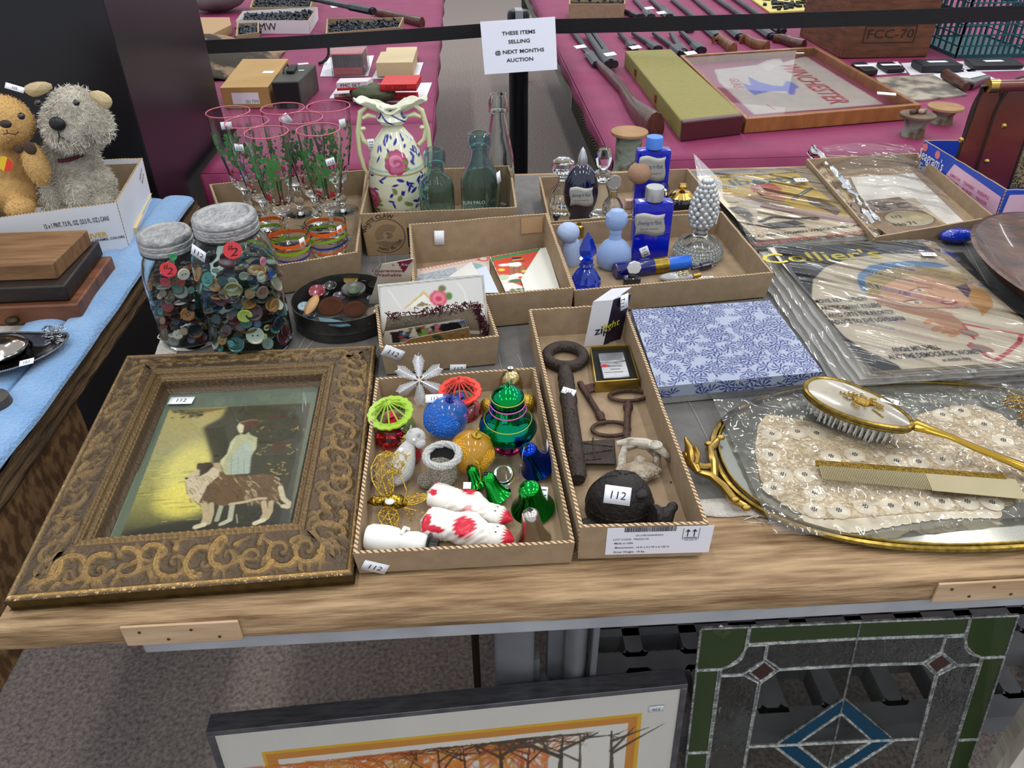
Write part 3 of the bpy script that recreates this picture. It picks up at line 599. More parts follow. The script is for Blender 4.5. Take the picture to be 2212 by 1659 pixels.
q.done('fluffy_cuff',mt('white_flock','#efeeea',.95,bs=900,bd=.8),t)
q=M(m@X((0,.002,.045),rx=.28,ry=-.06));q.lathe([(.0168,0),(.013,-.003),(0,-.004)],28,sy=.8,cap=False);lab(q.done('lining',mt('black_felt','#060606',.95),t),'black boot lining')
q=M();q.tube([m@V(k)for k in((.018,0,.045),(.028,-.002,.05),(.042,-.012,.042),(.044,-.022,.026),(.038,-.03,.014),(.034,-.034,.012))],.0006,5);q.done('gold_cord',GLD,t)
q=M();q.box((0,0,0),(.009,.008,.0006),x=m@X((.028,-.032,.026),rx=.5,rz=-.1));lab(q.done('paper_tag',mt('sticker_paper'),t),'tiny white paper tag')
# flocked white animal with tinsel
t=orn_t('flocked_animal_ornament','white flocked animal ornament with gold tinsel collar and gold wings',z1(330,860));FLK=mt('white_flock');a0,a1=P(*z1(330,900),FZ+.014),P(*z1(440,610),FZ+.03)
q=M();ax=a1-a0
q.tube([a0+ax*f for f in np.linspace(0,1,9)],[.004,.011,.0155,.0165,.016,.0145,.012,.010,.007],16)
hd=P(*z1(480,570),FZ+.036);q.sph(hd,(.0125,.0125,.012),18,12);q.sph(hd+V((.006,-.009,-.002)),(.007,.008,.006),12,8);q.done('body',FLK,t)
q=M()
for px2,h2 in((z1(440,515),.050),(z1(510,540),.050)):tp=P(*px2,FZ+h2);q.tube([hd+(tp-hd)*.3,tp],[.0055,.0006],8)
q.done('ear',FLK,t);q=M();nk=hd.lerp(a1,.65);TIN=mt('gold_tinsel','#c8a83a',.35,.9,c2='#f0dc80',ns=600);r=random.Random(5)
for k in range(90):
 a=r.uniform(0,2*PI);dr=V((math.cos(a),math.sin(a)*.6,math.sin(a)*.7));o_=nk+dr*.010+V((r.uniform(-.004,.004),r.uniform(-.004,.004),0));q.tube([o_,o_+V((r.uniform(-1,1),r.uniform(-1,1),r.uniform(-.5,1))).normalized()*.006],.0004,3)
for k in range(130):
 f=r.uniform(.05,.6);o_=a0+ax*f+V((.008*math.cos(k),-.004,.0135));q.tube([o_,o_+V((r.uniform(-1,1),r.uniform(-1,1),r.uniform(0,1))).normalized()*.006],.0004,3)
q.done('tinsel',TIN,t);q=M();q.sph(hd+V((-.001,-.0105,.005)),.0022,10,8);q.sph(a0+ax*.62+V((-.002,-.004,.0165)),.0034,12,8);q.done('pearl',mt('pearl','#e9e2e4',.2,coat=.5),t)
# filigree wing/bird
def leafmesh(q,pts,w_,x=None,n=7):
 """openwork blade: rim plus cross ribs along a centre line"""
 c=[V(p)for p in pts];k=len(c);L_,R_=[],[]
 for i in range(k):
  tg=(c[min(i+1,k-1)]-c[max(i-1,0)]).normalized();s_=V((0,0,1)).cross(tg).normalized();ww=w_*math.sin(PI*(i+.35)/(k-.3))**.7;L_.append(c[i]+s_*ww);R_.append(c[i]-s_*ww)
 q.tube(L_+R_[::-1],.0009,5,closed=True,x=x);q.tube(c,.0009,5,x=x)
 for i in range(k-1):
  for A_,B_ in((L_[i],c[i+1]),(R_[i],c[i+1]),(L_[i+1],c[i]),(R_[i+1],c[i]),(L_[i].lerp(c[i],.5),L_[i+1].lerp(c[i+1],.5)),(R_[i].lerp(c[i],.5),R_[i+1].lerp(c[i+1],.5))):q.tube([A_,B_],.0006,4,x=x)
t2=orn_t('gold_bird_ornament','gold wire filigree bird ornament with spread wings, left side of tray',z1(290,1030));z=FZ+.014
q=M();w1=[P(*z1(a,b),z+c)for a,b,c in((290,1000,.002),(270,930,.010),(245,850,.016),(240,780,.019),(260,710,.02),(300,670,.02))];leafmesh(q,w1,.0125);w2=[P(*z1(a,b),z+c)for a,b,c in((290,1060,.002),(285,1100,.0),(300,1150,-.004),(320,1205,-.009))];leafmesh(q,w2,.0115);q.done('wing',GLD,t2)
q=M();b1=[P(*z1(a,b),z+c)for a,b,c in((120,1025,0),(150,1022,.001),(190,1015,.003),(240,1015,.002),(300,1015,.003),(370,1020,.003),(420,1035,0))];q.tube(b1,[.0006,.002,.0062,.0055,.0095,.0085,.003],14);q.done('body',mt('gold_mesh','#c8a73c',.3,1,c2='#5e4a14',ns=330,sharp=.06),t2)
q=M();tl=[P(*z1(a,b),z)for a,b in((400,1030),(450,1010),(500,995),(560,980))];leafmesh(q,tl,.009)
for dx in(0,40,90):q.tube([P(*z1(400,1060),z),P(*z1(450+dx,1160-dx*.7),z-.008)],.0007,4)
q.done('tail',GLD,t2);q=M();q.tube([P(*z1(a,b),z+c)for a,b,c in((300,1000,.008),(310,900,.02),(280,850,.026),(330,815,.03),(390,860,.03),(420,950,.024),(395,1030,.014))],.0008,5);q.done('hanging_wire',GLD,t2);q=M();pp=P(*z1(300,1015),z+.009);q.sph(pp,(.006,.006,.002),12,8);q.done('glue_pad',mt('clear_gum','#c9cfd4',.3),t2)
# red faceted piece under the animal
p=P(*z1(310,620),FZ);q=M();q.lathe([(.004,0),(.019,.009),(.019,.016),(.012,.026),(0,.027)],7,x=X((p.x,p.y,FZ+.0)));o=q.done('faceted_ornament',glass('ruby_plastic','#d01525',.08),None,smooth=False);tag(o,'red faceted plastic ornament half hidden behind the white flocked animal','ornament',OG)
p=P(*z1(470,740),FZ);q=M();q.sph((p.x,p.y,FZ+.014),(.012,.009,.014),20,14,dis=lambda v:.05*math.sin(8*math.atan2(v.y,v.x)));o=q.done('satin_ornament',mt('red_satin','#b3121f',.35,sh=.5),None);tag(o,'glossy red satin ornament between flocked animal and boot','ornament',OG)
# alligator clip
t=orn_t('spring_clip','small grey metal spring clip lying against the left tray wall',z1(165,870),cat='clip');q=M();a,b=P(*z1(150,950),FZ+.004),P(*z1(165,770),FZ+.016)
CM=chrome('clip_steel','#77777a',.35)
for s in(-1,1):
 d=V((.0035*s,0,0));q.tube([a+d*.2,a.lerp(b,.45)+d*1.3,b+d*.9],[.0025,.0032,.0018],6,sc=(.5,1.2))
q.done('jaw',CM,t);q=M();m=AB(a.lerp(b,.5)-V((.005,0,0)),a.lerp(b,.5)+V((.005,0,0)));q.tube([m@V((.0022*math.cos(k),.0022*math.sin(k),k*.0004))for k in np.linspace(0,18,50)],.0005,5);q.done('spring',WIRE,t)
# two moulded santas lying down
def santa(head,feet,label,seed,s=1):
 a,b=P(*feet,FZ+.013),P(*head,FZ+.011);L=(b-a).length;t=thing('santa_figure',label,'figurine',V(((a.x+b.x)/2,(a.y+b.y)/2,FZ)),'moulded plastic santas')
 d=(b-a).normalized();sd=V((0,0,1)).cross(d).normalized();up=d.cross(sd);m=Matrix((sd,up*-1 if up.z<0 else up,d)).transposed().to_4x4();m.translation=a
 prof=[(0,0),(.08,.0162),(.16,.0175),(.27,.0168),(.31,.0148),(.36,.0155),(.46,.0172),(.56,.0168),(.64,.0142),(.69,.0115),(.73,.0122),(.8,.0132),(.88,.0115),(.94,.0075),(1.0,.001)]
 ff=[p[0]for p in prof];rr=[p[1]*s for p in prof];nx,ny=120,150;A_=Art(1,1,.5);A_.nx,A_.ny=nx,ny;A_.U,A_.Vv=np.meshgrid(np.linspace(0,2*PI,nx),np.linspace(0,1,ny));A_.c=np.ones((ny,nx,3))*np.array(C('#e6e2da')[:3]);A_.px=.02
 th,f=A_.U,A_.Vv;r0=np.interp(f,ff,rr);r0=r0*(1+.06*np.cos(2*th))
 def bump(f0,t0,wf,wt,h):dt=np.angle(np.exp(1j*(th-t0)));return h*np.exp(-((f-f0)/wf)**2-(dt/wt)**2)
 H=bump(.5,.6,.12,.28,.004)+bump(.5,2.5,.12,.28,.004)+bump(.42,1.2,.04,.2,.002)+bump(.68,1.57,.05,.55,.004)+bump(.79,1.57,.018,.13,.0035)+bump(.77,1.9,.02,.2,.0015)+bump(.77,1.2,.02,.2,.0015)+bump(.86,1.57,.02,1.6,.0018)+bump(.31,1.57,.02,9,.0016)+bump(.06,1.57,.03,9,.001)+bump(.17,1.57,.12,.12,-.0022)
 H+=.0004*np.sin(th*9+f*60)*((f>.3)&(f<.75));r0=np.maximum(r0+H,.0006)
 rd=np.array(C('#c61a34')[:3]);rg=np.random.RandomState(seed)
 def blot(f0,t0,wf,wt,a=1):dt=np.angle(np.exp(1j*(th-t0)));k=np.clip((1-np.hypot((f-f0)/wf,dt/wt)+.12*np.sin(th*17+f*90))*5,0,1)[...,None]*a;A_.c=A_.c*(1-k)+rd*k
 blot(1.0,0,.115,99);
 if seed==1:blot(.12,2.1,.05,.3);blot(.45,.6,.09,.8);blot(.07,1.0,.03,.5,.9);blot(.55,2.6,.05,.5,.6)
 else:blot(.10,2.3,.06,.75);blot(.20,2.6,.12,.25);blot(.5,2.0,.13,.8);blot(.45,.3,.1,.5,.8);blot(.06,.9,.04,.6)
 A_.f=None
 for tt in(1.25,1.9):k=(np.hypot((f-.815)/.011,(th-tt)/.085)<1);A_.c[k]=.01
 Mx=np.array(m)
 def fn(u,v):
  p=np.stack([r0*np.cos(th),r0*np.sin(th)*.88,f*L],-1);return p@Mx[:3,:3].T+Mx[:3,3]
 A_.mesh('body',mt('moulded_plastic',attr=True,r=.3,sub=.05),t,fn)
 return t
santa(z1(1165,1150),z1(560,950),'white santa figurine with faded red patches, upper of the two lying santas',1,.92)
santa(z1(1175,1290),z1(515,1150),'white santa figurine with large bright red patches lying nearest the tray front',2,1.08)
# white snowman with black hat
a,b=P(*z1(133,1270),FZ+.0158),P(*z1(640,1338),FZ+.0135);t=thing('snowman_figure','plain white plastic snowman figurine with black hat lying in front left corner','figurine',V(((a.x+b.x)/2,(a.y+b.y)/2,FZ)))
L=(b-a).length;q=M(AB(a,b));q.lathe([(0,0),(.013,.001),(.0155,.006),(.016,L*.3),(.0145,L*.43),(.0105,L*.5),(.0125,L*.58),(.0135,L*.7),(.012,L*.8),(.009,L*.86),(0,L*.87)],32);q.tube([(0,.012,L*.5),(.008,.014,L*.52),(.012,.008,L*.56)],.0022,6);q.done('body',WHT,t)
q=M(AB(a,b));q.lathe([(0,L*.85),(.0135,L*.86),(.0138,L*.885),(.009,L*.89),(.0085,L),(0,L+.001)],28);lab(q.done('hat',mt('black_plastic','#0b0b0c',.25),t),'glossy black top hat')
# ================================================================ THINGS IN THE NARROW TRAY
KZ=TZ+.0035;IRON=mt('rusty_iron','#4a3f3a',.6,.55,c2='#37302d',ns=60,bs=260,bd=.5);IRD=mt('rust_brown_iron','#5b4138',.6,.5,c2='#3f2f2a',ns=60,bs=300,bd=.4);IRB=mt('black_iron','#34302f',.55,.5,c2='#2a2726',ns=40,bs=200,bd=.35)
def PK(x,y,z=0):return P(*z2(x,y),KZ+z)
def ringpts(c,rx,ry,n=28,fr=None):return[(c[0]+rx*math.cos(2*PI*k/n),c[1]+ry*math.sin(2*PI*k/n),c[2])for k in range(n)]
t=thing('iron_key','huge rusty iron key with broad bit and price tag on its shaft','key',PK(300,750));q=M()
c=PK(270,400,.0085);lx=(PK(400,400,.0085)-PK(138,400,.0085)).length/2-.0065;ly=(PK(270,335,.0085)-PK(270,480,.0085)).length/2-.0065;q.tube(ringpts(c,lx,ly,36),.0085,12,closed=True);q.done('bow',IRON,t)
q=M();a,b=PK(268,480,.0105),PK(345,1115,.0105);pts=[a.lerp(b,f)for f in(0,.04,.06,.1,.12,.16,.19,.22,.25,.28,.31,.34,.36,.5,.7,.9,.97,1)];q.tube(pts,[.0095,.0095,.0115,.0118,.0105,.0118,.011,.0112,.0108,.012,.0122,.0118,.0108,.0108,.0112,.0115,.011,.0085],14);q.done('shaft',IRON,t)
q=M();q.hexa([PK(355,1022),PK(565,1022),PK(555,880),PK(350,900),PK(355,1022,.012),PK(562,1022,.0115),PK(550,878,.0115),PK(352,892,.012)])
for u in((360,900,545,920),(365,965,540,940),(430,870,440,1000),(360,1000,480,990)):q.tube([PK(u[0],u[1],.012),PK(u[2],u[3],.012)],.0014,5)
for k in range(5):q.tube([PK(300,700+70*k,.021),PK(325,712+70*k,.0205),PK(318,735+70*k,.021)],.0012,4)
q.done('bit',IRON,t,bev=.0012)
fk=Fr(PK(285,600,.0225),(.98,-.2,0),(.15,.9,.3));sticker(t,fk,z2(290,605),.019,.0105,-.25)
def key2(bow,br,a,b,rs,bit,lb_,nk=True):
 t=thing('iron_key',lb_,'key',PK(*a));q=M();z=.0045;c=PK(*bow,z);q.tube(ringpts(c,*br,28),.0028,8,closed=True);q.done('bow',IRD,t)
 A_,B_=PK(*a,z),PK(*b,z);q=M();q.tube([A_.lerp(B_,f)for f in(0,.06,.1,.16,.2,.6,1)],[rs,rs,rs*1.5,rs*1.5,rs,rs,rs*(1.1)],10);q.done('shaft',IRD,t)
 q=M();q.hexa([PK(*p,0.0008)for p in bit]+[PK(*p,.0065)for p in bit]);q.done('bit',IRD,t,bev=.0005);return t
key2((533,820),(.0245,.0145),(490,775),(355,555),.0042,((405,610),(447,595),(430,555),(385,565)),'medium rusty iron key lying slanted with its ring toward the turtle')
key2((634,628),(.0262,.0125),(635,662),(620,930),.0046,((640,900),(722,900),(720,872),(640,872)),'slim rusty iron key with wide oval ring below the lighter box')
# iron opener
PAINT=mt('chipped_white_paint','#b9b2a4',.7,c2='#6b5a48',ns=45,sharp=.05,bs=150,bd=.3)
t=thing('cast_iron_hook','chipped white painted cast iron ring with a curved arm','ironware',PK(700,1020));q=M()
q.tube([PK(*p)for p in((600,1060,.006),(596,990,.012),(615,930,.02),(680,905,.026),(750,920,.026),(800,970,.018),(798,1040,.01),(770,1095,.006))],[.006,.0055,.0055,.0055,.0055,.0055,.006,.006],10);q.done('ring',PAINT,t)
q=M();q.tube([PK(*p)for p in((570,905,.024),(640,893,.028),(730,900,.03),(800,925,.029),(845,965,.022),(885,1015,.010))],[.0035,.0055,.006,.0065,.005,.0022],10);q.done('arm',PAINT,t)
q=M();q.tube(ringpts(PK(790,912,.034),.0075,.0055,14),.002,6,closed=True);q.done('hanging_eye',PAINT,t)
q=M();q.sph(PK(690,1070,.010),(.028,.016,.010),20,12,dis=lambda v:.12*math.sin(v.x*9)*math.sin(v.y*8+1));q.sph(PK(700,1015,.014),(.0085,.008,.009),10,8);q.done('rough_casting',mt('flaking_paint','#c2b7a6',.85,c2='#97836c',ns=70,bs=250,bd=.8),t)
# iron turtle
t=thing('iron_turtle','dark cast iron turtle with rounded shell and price tag on its back','figurine',PK(590,1330));cz=PK(585,1330)
Rx=(PK(800,1320)-PK(375,1320)).length/2*.93
def dome(i,j):
 a=2*PI*i;ph=j*PI/2;r=math.cos(ph);x=Rx*r*math.cos(a);y=Rx*.80*r*math.sin(a);z=.006+.050*math.sin(ph)**.9
 return(cz.x+x,cz.y+y+.008,KZ+z)
q=M();q.grid(dome,56,22,cu=True);q.lathe([(Rx*.9,0),(Rx,.004),(Rx,.0065)],56,x=X((cz.x,cz.y+.008,KZ)),sy=.8)
q.done('shell',IRB,t)
q=M();
for k in range(3):
 pts=[]
 for s in range(20):p=dome(.02+.48*k/3+.1,s/19*.92);pts.append(V(p)+V((0,0,.0002)))
 q.tube(pts,.0012,5)
q.tube([V(dome(s/60,.12))for s in range(60)],.0012,5,closed=True);q.tube([V(dome(s/60,.6))for s in range(60)],.0009,5,closed=True);q.done('shell_ridges',IRB,t)
q=M();h0=PK(770,1330,.022);h1=PK(850,1330,.018);q.tube([h0,h0 .lerp(h1,.4),h1,PK(880,1285,.026),PK(893,1268,.028)],[.014,.014,.0125,.006,.0062],14);q.sph(PK(893,1270,.028),.0058,10,8);q.done('head',IRB,t)
for pp in((400,1380),(826,1395)):q=M();q.sph(PK(*pp,.006),(.012,.011,.0062),14,10);q.done('foot',IRB,t)
q=M();q.sph(V(dome(.87,.5)),(.008,.007,.005),12,8);q.done('shell_knob',IRB,t)
ft=Fr(V(dome(.75,.62))+V((-.004,0,.0025)),(1,-.08,0),(0,.62,.78));sticker(t,ft,z2(572,1203),.029,.020,-.12,h=.0004)
# slim carton with lighter flashlight wording
PW,PP=mt('matte_white_card','#d5d4da',.4),mt('purple_black_card','#1f1630',.35,c2='#14101c',ns=30)
t=thing('lighter_carton','upright white and dark purple pocket light carton with yellow and black lettering','box',PK(480,350));
A0,A1,A2=PK(378,345),PK(490,335),PK(590,300);hgt=HT(A1,z2(525,68)[1])*.97;lean=V((.010,.0,0));up=V((0,0,hgt))+lean
A3=A0+(A2-A1);
def face(a,b,mat,nm,th=.0006):
 q=M();nn=(b-a).cross(up).normalized()*th;q.hexa([a,b,b+nn*-1,a+nn*-1,a+up,b+up,b+up-nn,a+up-nn]);return q.done(nm,mat,t,smooth=False)
f1=face(A0,A1,PW,'side_panel');f2=face(A1,A2,PP,'side_panel');lab(f1,'white panel');lab(f2,'dark purple panel')
q=M();q.hexa([A0+V((0.001,.001,0)),A1+V((0,.002,0)),A2+V((-.001,.001,0)),A3+V((.001,.0,0)),A0+up+V((0.001,.001,0)),A1+up+V((0,.002,0)),A2+up+V((-.001,.001,0)),A3+up+V((.001,0,0))]);q.done('carton_body',PW,t,smooth=False)
q=M();c_=[A0+up,A1+up,A2+up,A3+up];top=(c_[2]+c_[3])/2+V((0,0,.016));q.quad(c_[0],c_[1],c_[2]+V((0,0,.012)),c_[3]+V((0,0,.012)));lab(q.done('top_flap',PW,t,sol=.0006,smooth=False),'white folded top flap')
fa,fb_=Fr(A0,A1-A0,up),Fr(A1,A2-A1,up)
tx('zip',*z2(483,248),.020,fa,f1,mt('ink_navy','#15152a',.5),bold=.01,shear=.2,a=.15);tx('light',*z2(535,218),.018,fb_,f2,mt('yellow_ink','#c9c03a',.5),bold=.005,shear=.2,a=.1);tx('ZIPPO',*z2(548,318),.007,fb_,f2,PW)
sticker(t,Fr(A2+up*.9,(.3,.25,.15),(0,.1,1)),z2(610,85),.017,.024,-.35,'');_f=Fr(A2+up*.9,(.3,.25,.15),(0,.1,1));tx('112',*z2(600,92),.011,_f,t,a=1.1,h=.0015)
# lighter gift box
t=thing('lighter_gift_box','small gold gift box with black insert','box',PK(560,500));G4=[(462,605),(697,590),(640,345),(415,350)];hz=.018
tp=[P(*z2(x,y),KZ+hz)for x,y in((445,550),(698,533),(640,335),(413,343))];bt=[V((p.x,p.y,KZ))for p in tp];GB=mt('gold_card','#a98d3e',.3,.7,c2='#8f7530',ns=20)
q=M();cn=sum(tp,V())/4;inn=[p.lerp(cn,.05)for p in tp];ii=[V((p.x,p.y,KZ+.006))for p in inn];q.add([*bt,*tp,*inn,*ii],[(3,2,1,0)]+[(i,(i+1)%4,4+(i+1)%4,4+i)for i in range(4)]+[(4+i,4+(i+1)%4,8+(i+1)%4,8+i)for i in range(4)]+[(8+i,8+(i+1)%4,12+(i+1)%4,12+i)for i in range(4)]);q.done('gold_base',GB,t,smooth=False)
q=M();l1=[V((p.x,p.y,KZ+.0135))for p in[p.lerp(cn,.06)for p in tp]];q.hexa([p-V((0,0,.008))for p in l1]+l1);lab(q.done('insert',mt('black_flocked','#0a0b0d',.8),t,smooth=False),'black insert')
lt=thing('pocket_lighter','brushed steel flip lighter with red emblem lying in the black insert','lighter',cn-V((0,0,.004)));zt=KZ+.0195;L4=[P(*z2(x,y),zt)for x,y in((490,525),(648,517),(608,373),(458,382))];STL=mt('brushed_steel','#9fa1a4',.32,.9,c2='#8a8c90',ns=30,st=(1,18,1))
q=M();m1=[L4[0].lerp(L4[3],.62),L4[1].lerp(L4[2],.62)];q.hexa([V((p.x,p.y,KZ+.0137))for p in(L4[0],L4[1],m1[1],m1[0])]+[L4[0],L4[1],m1[1],m1[0]]);q.done('case',STL,lt,bev=.0015)
g1=[L4[0].lerp(L4[3],.635),L4[1].lerp(L4[2],.635)];q=M();q.hexa([V((p.x,p.y,KZ+.0137))for p in(g1[0],g1[1],L4[2],L4[3])]+[g1[0],g1[1],L4[2],L4[3]]);q.done('lid',STL,lt,bev=.0015)
fl_=Fr(L4[0],L4[1]-L4[0],L4[3]-L4[0]);RI=mt('red_ink','#b8262c',.5);q=M();u,v=fl_.uv(*z2(500,455));
for k,(dx,r_)in enumerate(((-.0035,.0032),(.0015,.0032))):q.lathe([(0,0),(r_,0),(r_,.0003),(0,.0003)],14,x=fl_.mat(u+dx,v,.0002),sy=1)
q.done('emblem',RI,lt)
for k,s_ in enumerate(('The','BRADFORD','National','Pension Services')):u,v=fl_.uv(*z2(560 if k<3 else 550,440+17*k));text(s_,.0040,fl_,u,v,INK,lt,h=.0005,bold=.01)
u,v=fl_.uv(*z2(600,530));text('ZIPPO',.0036,Fr(V((0,0,KZ+.014)),L4[1]-L4[0],L4[3]-L4[0]),*Fr(V((0,0,KZ+.014)),L4[1]-L4[0],L4[3]-L4[0]).uv(*z2(592,533)),mt('silver_ink','#a8a8a8',.4),t)
# small loose crumbs
p=PK(880,1130);q=M();q.sph(p+V((0,0,.0006)),.0012,6,5);tag(q.done('rust_crumb',IRON,None),'tiny black crumb on the tray floor beside the turtle','crumb')
# ================================================================ TALL GLASSES, TUMBLERS
GZ=TZ+.0035
TG=mt('thin_clear_glass','#ffffff',.02,tr=1,ior=1.33);THK=mt('thick_clear_glass','#f6faf8',.02,tr=1,ior=1.45)
PR=mt('rim_pink','#c0566a',.3,coat=.4)
def shell(pr,th):return list(pr)+[(max(r-th,.0004),max(z,pr[0][1]+th*2))for r,z in pr[::-1]if z>pr[0][1]+th]+[(0,pr[0][1]+th*2.5)]
def hunting_art():
 A=Art(2*PI*.033,.095,.0011,'#ffffff');return A
def decal_fn(cx,cy,z0,r0,r1,H):
 def fn(u,v):a=u/.033+.6;r=r0+(r1-r0)*v/H;return np.stack([cx+r*np.cos(a),cy+r*np.sin(a),z0+v],-1)
 return fn
# painted enamel: leaves, trunks, hounds and a red-coated rider as small curved patches on the glass
EN={k:mt('enamel_'+k,c,.5)for k,c in(('green','#437c40'),('black','#191719'),('white','#e6e6e2'),('red','#b02434'),('brown','#5a3a2a'))}
RIMS=[(492,240,0),(532,262,1),(575,284,2),(610,233,3),(650,253,4),(687,278,5),(709,228,6)]
GH=.215;WHICH=['at the far left of the carton','second from left with price tag','nearest the big mason jar at front','at the back with a tag across its rim','in the middle of the group','front right with a price tag beside the trees','at the far right back of the carton']
def tallglass(px,py,k):
 p=P(px,py,GZ+GH);p.z=GZ;r=WP((p.x,p.y,GZ+GH),46);rg=random.Random(k)
 t=thing('hunting_glass','tall pink rimmed glass with trees, '+WHICH[k],'drinking glass',p,'hunting scene glasses');x=X(p)
 R_=lambda z:np.interp(z,[.062,.07,.11,.16,.212],[.012,.0195,.0265,r*.92,r])
 q=M(x);q.lathe(shell([(.0,.062),(.012,.063),(.0195,.07),(.0265,.11),(r*.92,.16),(r,.2135)],.0011),36,cap=False);q.done('bowl',TG,t)
 q=M(x);q.lathe([(0,0),(.031,0),(.032,.0015),(.022,.004),(.007,.008),(.005,.016),(.0095,.021),(.0115,.026),(.0095,.031),(.0055,.035),(.0085,.041),(.0085,.045),(.005,.05),(.008,.058),(.006,.062),(0,.062)],28);q.done('stem_foot',THK,t)
 q=M(x);q.tube([(r*math.cos(a),r*math.sin(a),.2138)for a in np.linspace(0,2*PI,49)[:-1]],.0011,6,closed=True);lab(q.done('rim_band',PR,t),'pink painted rim')
 pt_={c:M(x)for c in EN}
 def patch(c,a,z,s_,n=6,st=1):
  rr=R_(z)+.0006;vs=[]
  for i in range(n):b=2*PI*i/n+rg.random();k_=s_*rg.uniform(.6,1.2);aa,zz=a+k_*math.cos(b)/rr,z+k_*st*math.sin(b);r2=R_(zz)+.0006;vs.append((r2*math.cos(aa),r2*math.sin(aa),zz))
  pt_[c].add(vs,[tuple(range(n))])
 for cl_ in range(3):
  ac=-PI/2+(cl_-.8)*1.5+rg.uniform(-.25,.25);w_=rg.uniform(.4,.6)
  for _ in range(85):
   tt=rg.random();patch('green',ac+rg.gauss(0,w_*.55),.118+.062*tt+rg.uniform(-.006,.006),rg.uniform(.0022,.0052))
  for j in range(4):
   a=ac+rg.uniform(-w_,w_)*.7;z_=.098;pts=[(R_(zz)*math.cos(a+.03*math.sin(zz*90))*1.02,R_(zz)*math.sin(a+.03*math.sin(zz*90))*1.02,zz)for zz in(.094,.105,.118,.135)];pt_['black'].tube(pts,.0006,4)
 for _ in range(60):a=-PI/2+rg.uniform(-2.2,2.2);patch(rg.choice(['white','white','black','brown']),a,.092+rg.uniform(-.008,.006),rg.uniform(.0016,.0038),st=.7)
 for _ in range(14):patch('red',-PI/2+.5*rg.choice([-1,1])+rg.uniform(-.12,.12),.102+rg.uniform(-.005,.005),.0036)
 for _ in range(26):patch('white',-PI/2+rg.uniform(-1.9,1.9),.080+rg.uniform(-.005,.005),.0024,st=.6)
 for c,q in pt_.items():
  if q.v:o=q.done('enamel_scene',EN[c],t);o['kind']='stuff'
 return t,p,r
GT={}
for px,py,k in RIMS:GT[k]=tallglass(px,py,k)
def gst(k,dz,da,wd,ht,s='112',rot=0):
 t,p,r=GT[k];a=-PI/2+da;R_=r*(.9 if dz<.18 else 1.0);O=V((p.x+(R_+.001)*math.cos(a),p.y+(R_+.001)*math.sin(a),p.z+dz));f=Fr(O,(-math.sin(a),math.cos(a),0),(0,0,1));sticker(t,f,V((0,0)),wd,ht,rot,s)
gst(1,.178,-.35,.019,.013);gst(5,.165,.55,.017,.013,rot=.12);gst(6,.19,.7,.014,.016,'');gst(3,.205,.3,.016,.019,'',.6);gst(0,.2,.1,.02,.014,'')
ST={'o':mt('enamel_orange','#e8661c',.3,coat=.5),'g':mt('enamel_lime','#84b22c',.3,coat=.5),'b':mt('enamel_navy','#26348c',.3,coat=.5),'y':mt('enamel_cream','#cfc08a',.3,coat=.5)}
for i,(px,py,lb)in enumerate(((568,478,'behind the big jar lid'),(622,504,'in front centre of the carton'),(702,478,'at the right side of the carton'))):
 h=.062;p=P(px,py,GZ+h);p.z=GZ;r=WP((p.x,p.y,GZ+h),44);x=X(p);t=thing('striped_tumbler','squat clear tumbler with orange lime and blue hoops, '+lb,'drinking glass',p,'striped tumblers')
 q=M(x);q.lathe([(0,0),(r*.8,0),(r*.9,.006),(r*.98,.025),(r,h),(r-.0016,h),(r*.96,.025),(r*.86,.009),(0,.007)],40,cap=False);q.done('glass_body',TG,t)
 for zz,c,wd in((.052,'o',.0033),(.038,'g',.0028),(.024,'b',.0022),(.013,'o',.0018),(.007,'y',.0014)):
  q=M(x);a0=.3*i+9*zz*i;n=60;rr=np.interp(zz,[0,.006,.025,h],[r*.8,r*.9,r*.98,r])+.0004
  vs=[];fs=[]
  for k in range(n+1):
   a=a0+(2*PI-.18)*k/n;u=.002*math.sin(a*2+i)
   vs+=[(rr*math.cos(a),rr*math.sin(a),zz-wd+u),(rr*math.cos(a),rr*math.sin(a),zz+wd+u)]
  for k in range(n):fs.append((2*k,2*k+2,2*k+3,2*k+1))
  q.add(vs,fs);q.done('hoop',ST[c],t)
 if i:O=V((p.x+r*.75,p.y-r*.62,p.z+h-.008));sticker(t,Fr(O,(.62,.75,0),(0,0,1)),V((0,0)),.012,.017,.1,'')
# ================================================================ MASON JARS OF BUTTONS
ZN=mt('zinc_lid','#8f9092',.55,.6,c2='#b3b3b2',ns=45,bs=120,bd=.4)
JB=mt('aqua_jar_glass','#e0f3f3',.02,tr=1,ior=1.2);JC=mt('clear_jar_glass','#eef4f2',.02,tr=1,ior=1.2)
BC=['#7a1f2c','#5b1a26','#26303a','#1c2526','#4a3a30','#8a5a34','#b3763e','#c9c2b0','#ddd8cc','#2f5a58','#3f7f78','#2b3f6a','#6a5a48','#a88f78','#151515','#3a2a3a','#8f8f8a','#1f3a34','#5a2a30','#9c7a62']
BMAT=[mt('button_'+['wine','maroon','slate','pine_black','umber','tan','caramel','bone','ivory','teal','jade','navy','taupe','sand','black','plum','grey','forest','burgundy','clay'][i],c,.25,coat=.4)for i,c in enumerate(BC)]
def button_mesh(q,r,x,holes=2,th=None):
 th=th or r*.3;q.lathe([(0,0),(r*.9,0),(r,th*.4),(r*.98,th*.8),(r*.86,th),(r*.7,th*.75),(0,th*.7)],18,x=x)
 for k in range(holes):a=2*PI*k/holes;q.lathe([(0,0),(r*.11,0),(r*.11,th*.03),(0,th*.03)],6,1,x@X((r*.26*math.cos(a),r*.26*math.sin(a),th*.72)))
DK=mt('hole_dark','#0b0a0a',.6);PROTO={}
